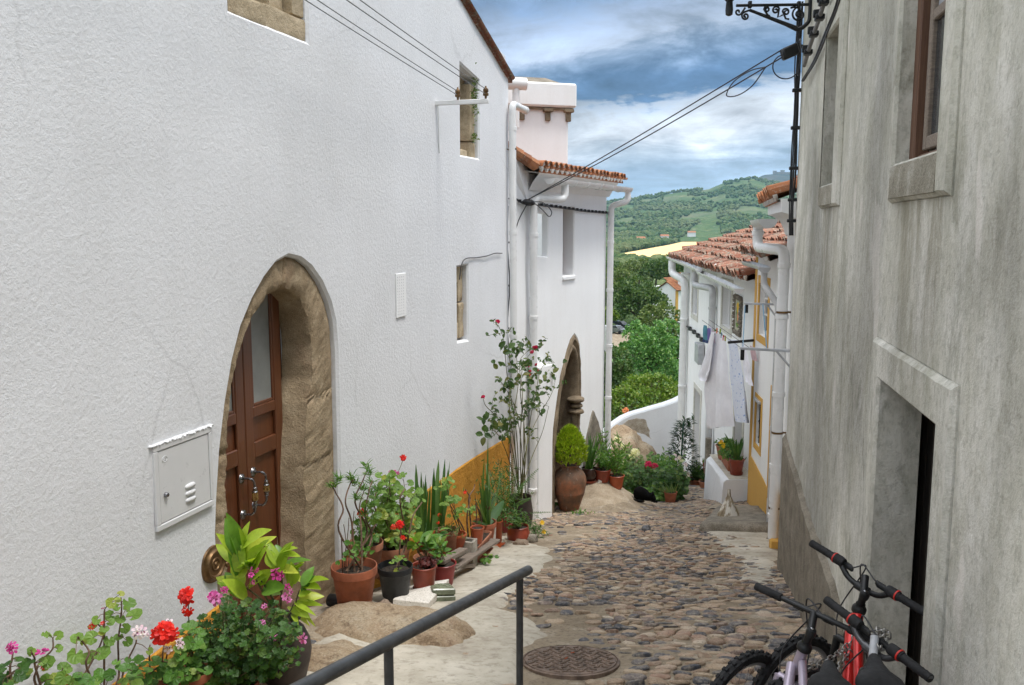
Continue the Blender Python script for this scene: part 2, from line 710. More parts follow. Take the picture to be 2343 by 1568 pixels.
def stone(name,c1,c2,c3,sc1=3.0,grain=55,bs=.8,bd=.012,pink=0):
 m,g,b = newmat(name)
 n = g.noise(sc1,6,.65)
 col = g.ramp(n,[(.28,c1),(.52,c2),(.75,c3)])
 if pink:
  col = g.mix(g.ramp(g.noise(1.6,4,.6),[(.55,0),(.75,pink)]),col,(.34,.17,.11))
 sp = g.noise(grain * 2.2,3,.7)
 col = g.mix(g.ramp(sp,[(.30,.75),(.46,0)]),col,tuple(c * .28 for c in c1))
 col = g.mix(g.ramp(sp,[(.58,0),(.72,.45)]),col,tuple(min(1,c * 1.5) for c in c3))
 h = g.m('ADD', g.m('MULTIPLY', g.noise(grain, 5, .7), .6), g.noise(grain * .22, 5, .65))
 setp(g,b,col,.9,0,.25,h,bs,bd)
 return m

M['cement'] = stone('grey cement with grit', (.13, .112, .085), (.24, .21, .165), (.34, .30, .24), 5, 70, 1.0, .014)
M['granite'] = stone('tan granite', (.24, .18, .11), (.36, .275, .175), (.46, .37, .25), 7, 70, .9, .014, .35)
M['mossy'] = stone('mossy sill', (.17, .15, .11), (.30, .28, .225), (.46, .44, .39), 5, 50, .9, .012)
M['granite_lit'] = stone('lit tan granite', (.33, .26, .165), (.47, .38, .255), (.58, .48, .34), 8, 75, .9, .014, .3)  # lighter copy of granite: the window stones' stronger light is put into the colour
M['granite_dark'] = stone('weathered granite', (.13, .10, .065), (.24, .185, .125), (.36, .29, .20), 4, 50, .8, .014)
M['boulder'] = stone('bare bedrock', (.34, .25, .155), (.55, .43, .29), (.68, .57, .42), 3.4, 60, 1.0, .03)
M['bedrock_flat'] = stone('worn bedrock', (.24, .185, .125), (.37, .30, .215), (.47, .40, .31), 5, 45, 1.0, .02)
M['patch'] = stone('weathered plaster patch', (.26, .21, .155), (.44, .38, .30), (.66, .63, .58), 7, 40, .8, .012)
M['rubble'] = stone('bare rubble', (.13, .115, .09), (.25, .22, .175), (.38, .34, .28), 6, 40, 1.0, .02)
M['fieldstone'] = stone('field stone', (.14, .10, .07), (.25, .19, .14), (.36, .29, .22), 4, 40, .8, .01)
M['marble'] = stone('dirty marble', (.50, .46, .40), (.64, .60, .54), (.74, .71, .66), 3, 30, .3, .004)

def bedrock():
 m, g, b = newmat('granite bedrock')
 n = g.noise(3.0,6,.65)
 n2 = g.noise(9,7,.75)
 sp = g.n('TexVoronoi', {'Scale': 95.0, 'Vector': g.pos()}).outputs['Color']
 spv = g.n('SeparateXYZ', {0: sp}).outputs[0]
 col = g.ramp(n,[(.28,(.30,.205,.12)),(.48,(.46,.345,.225)),(.62,(.54,.44,.31)),(.78,(.50,.43,.36))])
 col = g.mix(g.ramp(spv,[(.10,.35),(.26,0)]),col,(.14,.10,.065))
 col = g.mix(g.ramp(spv,[(.76,0),(.95,.25)]),col,(.74,.66,.54))
 col = g.mix(g.ramp(n2,[(.36,.75),(.47,0)]),col,(.19,.125,.075))
 col = g.mix(g.ramp(g.noise(1.7,5,.6),[(.56,0),(.70,.45)]),col,(.44,.27,.20))
 h = g.m('ADD', g.m('MULTIPLY', g.noise(70, 5, .75), .5), g.m('MULTIPLY', n2, 1.6))
 setp(g,b,col,.9,0,.25,h,1.0,.035)
 M['boulder'] = m

def wood(name,c1,c2,rough=.4,axis=(14,14,.8),bs=.3,coat=0.0):
 m,g,b = newmat(name)
 n = g.noise(3,6,.65,g.scaled(*axis),.6)
 setp(g,b,g.ramp(n,[(.3,c1),(.7,c2)]),g.ramp(n,[(.2,rough - .06),(.8,rough + .1)]),0,.5,n,bs,.003)
 b.inputs['Coat Weight'].default_value = coat
 return m

bedrock()
M['door_wood'] = wood('varnished brown wood', (.085, .026, .010), (.15, .052, .020), .34, (22, 22, 1.0), .25, .15)
M['old_wood'] = wood('old brown window wood', (.07, .03, .015), (.16, .08, .045), .65, (26, 26, 1.2), .6)
M['grey_wood'] = wood('weathered grey plank', (.11, .085, .065), (.27, .22, .175), .85, (3, 30, 30), .8)
M['dark_wood'] = wood('black rotten planks', (.07, .055, .045), (.20, .165, .135), .8, (26, 26, 1.0), .6)
M['red_wood'] = simple('dark red paint', (.13, .022, .022), .4)
M['white_paint'] = simple('white gloss paint', (.78, .78, .77), .35, var=.04)
M['white_plastic'] = simple('white plastic pipe', (.76, .76, .75), .32, var=.05, vs=3)
M['grey_plastic'] = simple('grey pipe', (.50, .50, .50), .4, var=.1)
M['grey_zinc'] = simple('grey painted metal', (.42, .43, .45), .4, var=.12)
M['cabinet'] = simple('light grey enamel', (.66, .66, .66), .35, var=.02)
M['black_iron'] = simple('black iron', (.012, .013, .014), .45, .2, var=.3)
M['black_rubber'] = simple('black rubber', (.018, .018, .019), .75, 0, .3, .3, 20, .4, 80)
M['cable'] = simple('black cable', (.02, .02, .022), .55)
M['grey_cable'] = simple('grey steel cable', (.17, .17, .17), .5)
M['dark_steel'] = simple('dark painted handrail steel', (.060, .064, .068), .42, .25, .5, .25, 9, .15, 90, .002)
M['chrome'] = simple('worn chrome', (.30, .30, .31), .25, 1.0, var=.1)
M['steel_chain'] = simple('dull steel', (.34, .33, .31), .38, .9, var=.3, vs=20)
M['brass'] = simple('brass', (.55, .38, .16), .3, .9, var=.15)
M['bronze'] = simple('brown bronze', (.15, .085, .035), .42, .55, var=.35, vs=14, bs=.4, bsc=90)
M['manhole'] = simple('brown cast iron', (.17, .12, .09), .65, .2, var=.35, vs=14, bs=.6, bsc=110)
M['terracotta'] = simple('terracotta', (.34, .105, .05), .7, var=.22, vs=9, bs=.25, bsc=70)
M['terracotta_old'] = simple('dusty terracotta', (.36, .15, .085), .8, var=.22, vs=9, bs=.3, bsc=60)
M['red_pot'] = simple('red brown plastic pot', (.25, .045, .022), .42, var=.15, vs=9)
M['red_pot2'] = simple('dark red plastic pot', (.24, .022, .022), .4, var=.15, vs=9)
M['orange_pot'] = simple('orange plastic pot', (.40, .085, .03), .4, var=.12, vs=9)
M['black_pot'] = simple('black plastic pot', (.014, .015, .017), .5, var=.35, vs=12)
M['brown_glaze'] = simple('brown glazed pot', (.035, .017, .012), .14, var=.4, vs=8)
M['dark_jar'] = simple('dark brown clay jar', (.045, .032, .027), .55, var=.3, vs=7, bs=.3, bsc=50)
M['soil'] = simple('potting soil', (.035, .024, .016), .95, var=.5, vs=40, bs=1.0, bsc=60, bd=.02)
M['concrete'] = simple('rough concrete', (.36, .33, .28), .9, var=.3, vs=14, bs=.8, bsc=55, bd=.01)
M['cloth_white'] = simple('white cotton', (.90, .90, .96), .9, var=.04, vs=8, bs=.15, bsc=300)
M['mortar'] = simple('white mortar', (.78, .76, .72), .9, var=.1, vs=20, bs=.4)
M['bark'] = wood('bark', (.045, .032, .022), (.13, .095, .065), .9, (14, 14, 2), 1.0)
M['stem'] = simple('green brown stem', (.10, .10, .035), .7, var=.4, vs=20)
M['stem_brown'] = simple('woody stem', (.13, .075, .045), .8, var=.4, vs=30, bs=.5, bsc=90)
M['tile_dark'] = simple('dark verge', (.09, .06, .05), .9, var=.3)
M['fur'] = simple('black fur', (.006, .006, .006), .9, 0, .08, var=.4, vs=60, bs=.8, bsc=160)
M['skin'] = simple('grey', (.3, .3, .3))
M['purple'] = None

def glassy(name,col=(.03,.035,.04),rough=.08):
 m,g,b = newmat(name)
 setp(g,b,g.ramp(g.noise(2.5,4),[(.3,tuple(c * .7 for c in col)),(.7,tuple(c * 1.4 for c in col))]),rough,0,.6)
 return m

M['glass'] = glassy('dark window glass')
M['milky_glass'] = glassy('ribbed door glass', (.20, .21, .20), .30)
M['white_glass'] = glassy('pale window glass', (.32, .34, .37), .12)

def leafmat(name,c1,c2,c3=None,trans=.32,rough=.45):
 m,g,b = newmat(name)
 isl = g.island()
 stops = [(0,c1),(.75,c2)]
 stops.append((1.0,c3 if c3 else c2))
 col = g.ramp(isl,stops)
 n = g.noise(35,3,.6)
 col = g.mix(g.ramp(n,[(.35,.28),(.65,0)]),col,tuple(c * .55 for c in c1))
 setp(g,b,col,rough,0,.4)
 tr = g.n('BsdfTranslucent', {'Color': g.mix(1.0, col, (1.5, 1.7, .7), 'MULTIPLY')})
 mx = g.n('MixShader', {0: trans, 1: b.outputs[0], 2: tr.outputs[0]})
 out = [n_ for n_ in g.nt.nodes if n_.type == 'OUTPUT_MATERIAL'][0]
 g.nt.links.new(mx.outputs[0],out.inputs[0])
 return m

M['lf_geranium'] = leafmat('geranium leaf', (.11, .21, .032), (.20, .33, .06), (.36, .37, .07))
M['lf_dark'] = leafmat('dark pelargonium leaf', (.030, .085, .014), (.065, .15, .025), (.14, .20, .03))
M['lf_mid'] = leafmat('mid green leaf', (.065, .165, .025), (.13, .27, .045), (.25, .33, .07))
M['lf_lime'] = leafmat('lime hydrangea leaf', (.28, .40, .030), (.46, .58, .065), (.60, .62, .09), .35, .38)
M['lf_hydr'] = leafmat('green hydrangea leaf', (.09, .21, .03), (.18, .34, .05), (.34, .46, .08), .3, .38)
M['lf_blade'] = leafmat('sword leaf', (.035, .10, .022), (.075, .16, .032), (.13, .20, .05))
M['lf_pale'] = leafmat('grey green leaf', (.10, .16, .05), (.17, .23, .08), (.25, .27, .10))
M['lf_rose'] = leafmat('rose leaf', (.035, .075, .022), (.075, .13, .035), (.19, .17, .05))
M['lf_fern'] = leafmat('fern', (.035, .10, .018), (.075, .17, .03), (.13, .22, .05))
M['lf_conifer'] = leafmat('golden conifer', (.19, .31, .016), (.40, .50, .030), (.52, .56, .05), .28)
M['lf_cypress'] = leafmat('dark conifer', (.014, .045, .012), (.03, .075, .02), None, .15)
M['lf_burgundy'] = leafmat('burgundy leaf', (.05, .009, .009), (.11, .02, .016), None, .2)
M['lf_t_dark'] = leafmat('dark tree leaf', (.040, .090, .020), (.090, .155, .035), (.20, .25, .08), .2, .55)
M['lf_t_olive'] = leafmat('olive tree leaf', (.075, .125, .030), (.16, .215, .060), (.32, .33, .13), .2, .55)
M['lf_t_green'] = leafmat('bright tree leaf', (.055, .155, .035), (.16, .33, .085), (.34, .48, .16), .22, .5)
M['lf_t_lime'] = leafmat('yellow green tree leaf', (.085, .15, .020), (.17, .26, .036), (.32, .35, .08), .25, .5)

def petal(name,c1,c2):
 return leafmat(name,c1,c2,None,.25,.5)

M['pt_red'] = petal('red petal', (.62, .008, .006), (.85, .03, .015))
M['pt_magenta'] = petal('magenta petal', (.42, .015, .17), (.70, .08, .40))
M['pt_pink'] = petal('pink petal', (.60, .08, .35), (.80, .30, .62))
M['pt_white'] = petal('white pink petal', (.75, .50, .66), (.88, .78, .85))
M['pt_eye'] = petal('dark petal eye', (.10, .005, .04), (.2, .01, .07))
M['pt_crimson'] = petal('crimson rose', (.42, .006, .05), (.68, .02, .12))
M['pt_yellow'] = petal('yellow petal', (.80, .42, .01), (.90, .60, .03))
M['pt_cream'] = petal('cream petal', (.70, .65, .38), (.85, .80, .60))
M['pt_orange'] = petal('salmon petal', (.75, .22, .08), (.85, .40, .20))

def tilemat(name,c1,c2,c3,lichen=.5):
 m,g,b = newmat(name)
 col = g.ramp(g.island(),[(0,c1),(.5,c2),(1,c3)])
 col = g.mix(g.ramp(g.noise(9,5,.7),[(.48,0),(.62,lichen)]),col,(.20,.17,.13))
 col = g.mix(g.ramp(g.noise(23,5,.7),[(.56,0),(.66,lichen * .9)]),col,(.50,.46,.38))
 col = g.mix(g.ramp(g.noise(5,5,.7,g.scaled(1,1,1,(3,3,3))),[(.60,0),(.70,lichen * .6)]),col,(.05,.04,.035))
 setp(g,b,col,.9,0,.25,g.noise(40,4,.6),.5,.006)
 return m

M['tile_old'] = tilemat('lichened roof tile', (.13, .050, .034), (.23, .085, .050), (.33, .16, .105), 1.0)
M['tile_new'] = tilemat('orange roof tile', (.27, .095, .042), (.35, .135, .06), (.41, .18, .085), .5)

def ground_mats():
 m, g, b = newmat('street bed of mortar and earth')
 n = g.noise(1.3,6,.65)
 n2 = g.noise(6,6,.7)
 n3 = g.noise(30,5,.7)
 col = g.ramp(n,[(.30,(.17,.13,.09)),(.50,(.29,.235,.165)),(.68,(.42,.36,.28))])
 col = g.mix(g.ramp(n2,[(.40,.55),(.56,0)]),col,(.24,.19,.135))
 col = g.mix(g.ramp(n2,[(.56,0),(.72,.5)]),col,(.66,.61,.53))
 col = g.mix(g.ramp(n3,[(.36,.5),(.5,0)]),col,(.10,.08,.06))
 h = g.m('ADD', g.m('MULTIPLY', n3, .5), n2)
 setp(g,b,col,.95,0,.2,h,.9,.025)
 M['street'] = m
 m, g, b = newmat('cobble stones')
 isl = g.island()
 col = g.ramp(isl,[(0,(.055,.06,.072)),(.16,(.10,.10,.112)),(.32,(.15,.135,.13)),(.40,(.22,.14,.10)),(.54,(.32,.23,.155)),
      (.70,(.42,.32,.22)),(.84,(.33,.21,.15)),(1,(.50,.42,.32))])
 n = g.noise(22,5,.7)
 col = g.mix(g.ramp(n,[(.45,0),(.68,.55)]),col,(.52,.44,.34))
 col = g.mix(g.ramp(g.noise(60,4,.7),[(.32,.6),(.46,0)]),col,(.05,.042,.036))
 setp(g, b, col, .78, 0, .35, g.m('ADD', n, g.m('MULTIPLY', g.noise(80, 4), .4)), .8, .012)
 M['cobble'] = m
 m, g, b = newmat('cement apron')
 n = g.noise(2.2,6,.65)
 n2 = g.noise(15,7,.72,g.scaled(.9,1.1,1))
 col = g.ramp(n,[(.3,(.34,.30,.24)),(.52,(.48,.44,.36)),(.75,(.62,.58,.50))])
 col = g.mix(g.ramp(n2,[(.36,.5),(.5,0)]),col,(.19,.155,.115))
 setp(g, b, col, .92, 0, .25, g.m('ADD', n2, g.m('MULTIPLY', g.noise(60, 4), .4)), .7, .012)
 M['apron'] = m
 m, g, b = newmat('valley land')
 n = g.noise(.012,8,.62)
 n2 = g.noise(.055,6,.65)
 n3 = g.noise(.004,6,.6)
 col = g.ramp(n,[(.30,(.055,.10,.035)),(.50,(.085,.135,.05)),(.66,(.16,.18,.085)),(.78,(.34,.29,.17))])
 col = g.mix(g.ramp(n2,[(.46,0),(.60,.75)]),col,(.04,.08,.028))
 col = g.mix(g.ramp(g.noise(.09,6,.75),[(.52,0),(.62,.6)]),col,(.045,.085,.035))
 col = g.mix(g.ramp(n3,[(.50,0),(.66,.6)]),col,(.20,.185,.135))
 col = g.mix(g.ramp(g.noise(.035,7,.75),[(.60,0),(.66,.7)]),col,(.33,.30,.25))
 setp(g,b,col,.95,0,.1,n2,1.0,3.0)
 M['land'] = m
 m, g, b = newmat('rocky mountain')
 n = g.noise(.006,8,.65)
 col = g.ramp(n,[(.3,(.02,.035,.025)),(.5,(.05,.055,.04)),(.7,(.12,.10,.08))])
 setp(g,b,col,.95,0,.1,n,1.0,20.0)
 M['mountain'] = m
 m, g, b = newmat('mown straw field')
 n = g.noise(.03,6,.6)
 n2 = g.noise(.25,4,.6,g.scaled(.2,1,1))
 col = g.ramp(n,[(.3,(.84,.53,.23)),(.7,(.95,.62,.30))])
 col = g.mix(g.ramp(n2,[(.4,.25),(.6,0)]),col,(.62,.48,.26))
 setp(g,b,col,.95,0,.1)
 M['field'] = m
 m, g, b = newmat('distant wood')
 col = g.ramp(g.island(),[(0,(.04,.085,.026)),(.5,(.07,.125,.04)),(.85,(.11,.165,.055)),(1,(.18,.21,.09))])
 n = g.noise(.35,5,.7)
 col = g.mix(g.ramp(g.noise(.006,6,.6),[(.42,0),(.66,.75)]),col,(.20,.22,.11))
 col = g.mix(g.ramp(n,[(.4,.5),(.6,0)]),col,(.025,.05,.02))
 setp(g,b,col,.9,0,.1,n,1.0,1.5)
 M['wood_far'] = m
 m, g, b = newmat('old urn clay')
 z = g.n('SeparateXYZ', {0: g.pos()}).outputs[2]
 n = g.noise(5,6,.65)
 st = g.noise(22,4,.6,g.scaled(1,1,.1))
 col = g.ramp(n,[(.34,(.085,.058,.040)),(.50,(.17,.085,.048)),(.64,(.30,.115,.055))])
 col = g.mix(g.ramp(st,[(.62,0),(.72,.5)]),col,(.42,.37,.31))
 setp(g,b,col,.7,0,.35,g.noise(40,4),.4,.006)
 M['urn'] = m

ground_mats()

# ================================================================== STREET AND LAND
FH1 = Fac([(-1.45 - .2785 * 9,6.96 - .9604 * 9),(-1.45 + .2785 * 5.06,6.96 + .9604 * 5.06)],1)
FH2 = Fac([(p.x,p.y) for p in smooth_path([(-.15,12.1,0),(.22,12.75,0),(.62,13.5,0),(1.17,14.6,0),(1.68,15.65,0)],4)],1)
FR = Fac([(2.76 - .2036 * 12,8.6 - .979 * 12),(2.76,8.6)],-1)
FB = Fac([(p.x,p.y) for p in smooth_path([(2.92,8.75,0),(3.15,9.8,0),(3.46,11.1,0),(3.72,12.3,0),(3.90,14.0,0)],4)],-1)
FC = Fac([(4.06,14.05),(4.78,24.4)],-1)

def wall1_dist(x,y):
 """distance from the near white house towards the street"""
 return (x + 1.45) * .9604 - (y - 6.96) * .2785

def build_street():
 mb = MB()
 xs = np.arange(-4.0,7.6,.11)
 ys = np.arange(-4.5,27.5,.11)
 n = len(xs)
 for y in ys:
  for x in xs:
   z = H(x,y) + .018 * noise.noise(V((x * 1.3,y * 1.3,0))) + .012 * noise.noise(V((x * 4,y * 4,2))) + .006 * noise.noise(V((x * 11,y * 11,5)))
   mb.v.append((x,y,z))
 for j in range(len(ys) - 1):
  for i in range(n - 1):
   mb.f.append([j * n + i,j * n + i + 1,(j + 1) * n + i + 1,(j + 1) * n + i])
 struct(mb.obj('street', M['street'], smooth=180, recalc=False))
 rnd = random.Random(5)
 AX = .56
 seeds = []
 y = 3.4
 while y < 19:
  st = .066 + .022 * noise.noise(V((3.1,y * .8,0))) + (.022 if y < 6.6 else 0)
  x = -1.9 + rnd.uniform(0,.1)
  while x < 4.5:
   big = max(0,noise.noise(V((x * .8,y * .8,7)))) * .06 + (.05 if (x > 1.6 and y < 7.2) else 0)
   stx = rnd.uniform(.075,.165) + big
   seeds.append(((x + stx / 2) * AX,y + rnd.uniform(-.3,.3) * st))
   x += stx
  y += st
 cell = .16
 grid = {}
 for i,p in enumerate(seeds):
  grid.setdefault((int(p[0] // cell),int(p[1] // cell)),[]).append(i)
 mb = MB()
 for i,(sx0,sy0) in enumerate(seeds):
  cx,cy = sx0 / AX,sy0
  d1 = wall1_dist(cx,cy)
  if d1 < .1:
   continue
  pr = .97
  e = .25 * noise.noise(V((cx * .9,cy * .9,3)))
  if cy < 12 and d1 < 1.15 + e and cy > 6.7:
   pr = .07
  if cx < .55 + e + (cy - 5.5) * .16 and cy < 7.0:
   pr = .10
  if cx > 2.75 + e + (cy - 9) * .1 and 8.8 < cy < 12.0:
   pr = .06
  if cy > 12.3:
   pr = .80 - .35 * noise.noise(V((cx * .8,cy * .8,9)))
  if cy > 13.2 and (gauss(cx,cy,1.4,14.8,.75,1.15) + gauss(cx,cy,1.9,15.6,.6,.8)) > .30 + e * .3:
   continue
  if math.hypot(cx - MAN.x,cy - MAN.y) < .40 + .06 * noise.noise(V((cx * 9,cy * 9,0))):
   continue
  if noise.noise(V((cx * 1.1,cy * 1.1,1.5))) > .40:
   pr *= .4
  if rnd.random() > pr:
   continue
  R0 = .14
  poly = [V((-R0,-R0)),V((R0,-R0)),V((R0,R0)),V((-R0,R0))]
  gx,gy = int(sx0 // cell),int(sy0 // cell)
  for ox in (-1,0,1):
   for oy in (-1,0,1):
    for j in grid.get((gx + ox,gy + oy),()):
     if j == i:
      continue
     d = V((seeds[j][0] - sx0,seeds[j][1] - sy0))
     L2 = d.length_squared
     if L2 > .08 or L2 < 1e-8:
      continue
     out = []
     for k in range(len(poly)):
      p,q = poly[k - 1],poly[k]
      fp,fq = p.dot(d) - L2 / 2,q.dot(d) - L2 / 2
      if (fp <= 0) != (fq <= 0):
       out.append(p.lerp(q,fp / (fp - fq)))
      if fq <= 0:
       out.append(q)
     poly = out
     if len(poly) < 3:
      break
    if len(poly) < 3:
     break
  if len(poly) < 3:
   continue
  P = dens([(p.x / AX,p.y) for p in poly],.035)
  gap = rnd.uniform(.002,.009)
  P = [(x_ * (1 - gap / max(.02,math.hypot(x_,y_))),y_ * (1 - gap / max(.02,math.hypot(x_,y_)))) for x_,y_ in P]
  for _ in range(2):
   P = [(P[k][0] * .5 + (P[k - 1][0] + P[(k + 1) % len(P)][0]) * .25,P[k][1] * .5 + (P[k - 1][1] + P[(k + 1) % len(P)][1]) * .25) for k in range(len(P))]
  P = [(x_ * (1 + .16 * noise.noise(V((cx * 7 + x_ * 30,cy * 7 + y_ * 30,4)))),y_ * (1 + .16 * noise.noise(V((cx * 7 + x_ * 30,cy * 7 + y_ * 30,4))))) for x_,y_ in P]
  hz = H(cx,cy)
  sx = (H(cx + .2,cy) - H(cx - .2,cy)) / .4
  sy = (H(cx,cy + .2) - H(cx,cy - .2)) / .4
  hh = rnd.uniform(.007,.024) * (.55 if cy > 12.3 else 1)
  tx,ty = rnd.gauss(0,.09),rnd.gauss(0,.15)
  o = len(mb.v)
  k = len(P)
  sd_ = rnd.uniform(0,50)
  for (sc_,hf) in ((1.03,-.6),(1.0,.35),(.86,.85),(.5,1.0)):
   for (x_,y_) in P:
    lx,ly = x_ * sc_,y_ * sc_
    w_ = .006 * noise.noise(V((lx * 40,ly * 40,sd_))) if hf > .5 else 0
    mb.v.append((cx + lx,cy + ly,hz + sx * lx + sy * ly + hh * hf + tx * lx + ty * ly + w_))
  mb.v.append((cx,cy,hz + hh))
  for r_ in (0,1,2):
   for q in range(k):
    p = (q + 1) % k
    mb.f.append([o + r_ * k + q,o + r_ * k + p,o + (r_ + 1) * k + p,o + (r_ + 1) * k + q])
  for q in range(k):
   mb.f.append([o + 3 * k + q,o + 3 * k + (q + 1) % k,o + 4 * k])
 tag(mb.obj('cobblestones', M['cobble'], smooth=55, recalc=False), kind='stuff')

 def apron(poly, name, lift=.012, seed=0, mt='apron'):
  mb = MB()
  P = dens(poly,.18)
  pts = [V(p) for p in P]
  ed = [(i,(i + 1) % len(P)) for i in range(len(P))]
  xs_ = [p[0] for p in P]
  ys_ = [p[1] for p in P]
  x = min(xs_)
  while x < max(xs_):
   y_ = min(ys_)
   while y_ < max(ys_):
    if inpoly(x,y_,P) and segd(x,y_,P) > .05:
     pts.append(V((x,y_)))
    y_ += .12
   x += .12
  rv,_,rf = delaunay_2d_cdt(pts,ed,[],0,1e-6)[:3]
  for p in rv:
   e = segd(p.x,p.y,P)
   z = H(p.x,p.y) + lift * min(1,e / .12) + .016 * noise.noise(V((p.x * 2.2,p.y * 2.2,seed))) + .010 * noise.noise(V((p.x * 6,p.y * 6,seed))) - (.03 if e < 1e-4 else 0)
   mb.v.append((p.x,p.y,z))
  for f in rf:
   c = sum((rv[i] for i in f),V((0,0))) / len(f)
   if inpoly(c.x,c.y,P):
    mb.f.append(list(f))
  struct(mb.obj(name,M[mt],smooth=180))
 rn = random.Random(3)

 def ragged(lst):
  out = []
  for p in dens(lst,.22):
   out.append((p[0] + rn.uniform(-.07,.07),p[1] + rn.uniform(-.07,.07)))
  return out
 bc = [(1.4 + .80 * math.cos(t) * (1 + .15 * math.sin(3 * t)) + .12 * math.sin(t),14.9 + 1.35 * math.sin(t) * (1 + .12 * math.cos(2 * t))) for t in np.arange(0,6.28,.25)]
 apron(ragged(bc), 'bedrock', .03, 8, 'bedrock_flat')
 w1 = [FH1.w(9 + a,0,.02) for a in (-.2,2,4.6)]
 apron(ragged([(w1[0].x,w1[0].y),(gp(905,1440).x,gp(905,1440).y),(gp(1130,1420).x,gp(1130,1420).y),(gp(1215,1340).x,gp(1215,1340).y),
     (gp(1275, 1275).x, gp(1275, 1275).y), (gp(1230, 1240).x, gp(1230, 1240).y), (w1[2].x, w1[2].y), (w1[1].x, w1[1].y)]), 'pavement', .03, 1)
 apron(ragged([(gp(u, v).x, gp(u, v).y) for u, v in ((690, 1475), (640, 1600), (1150, 1620), (1190, 1540), (1250, 1450), (1180, 1400), (1060, 1385), (900, 1395))]), 'pavement', .03, 4)
 apron(ragged([(gp(u, v).x, gp(u, v).y) for u, v in ((1590, 1200), (1610, 1225), (1650, 1260), (1670, 1290), (1690, 1330), (1785, 1345), (1800, 1280), (1775, 1215), (1700, 1195))]), 'pavement', .02, 6)

MAN = gp(1305,1513)
build_street()

RIDGE_A = [-.6,0,.085,.1085,.132,.1925,.222,.241,.271,.30,.33,.45,.6]
RIDGE_Z = [40,55,72,84,100,124,131,153,169,152,138,120,90]
FAR_A = [-.6,.18,.24,.268,.283,.30,.32,.36,.5,.6]
FAR_Z = [60,120,215,290,338,344,333,310,200,120]

def T(x,y):
 """valley floor and hills"""
 if y < 26:
  return float(np.interp(y,GY,GZ)) - 1.6
 al = max(-.6,min(.6,x / y))
 base = float(np.interp(y,[26,40,75,140,300,700,1800],[-9.2,-12.6,-17.5,-20.5,-24,-25,-25]))
 if y < 1500:
  return base + (.8 * noise.noise(V((x * .02,y * .02,0))) if y > 60 else 0)
 near = float(np.interp(al,RIDGE_A,RIDGE_Z))
 far = float(np.interp(al,FAR_A,FAR_Z))
 t1 = min(1,max(0,(y - 1500) / 1500))
 z = -25 + (near + 25) * (t1 ** 1.25)
 z += 9 * t1 * (1 - t1 * .85) * noise.noise(V((x * .004,y * .004,1))) * 2 + 3.0 * t1 * noise.noise(V((x * .013,y * .013,4)))
 if y > 3000:
  t2 = min(1,(y - 3000) / 900)
  low = near * .55
  z = z * (1 - t2) + low * t2
 if y > 3900:
  t3 = min(1,(y - 3900) / 1600)
  z = z * (1 - t3) + far * t3 + 14 * t3 * noise.noise(V((x * .0035,y * .0035,7))) + 6 * noise.noise(V((x * .011,y * .011,3)))
 if y > 5600:
  z -= (y - 5600) * .05
 return z

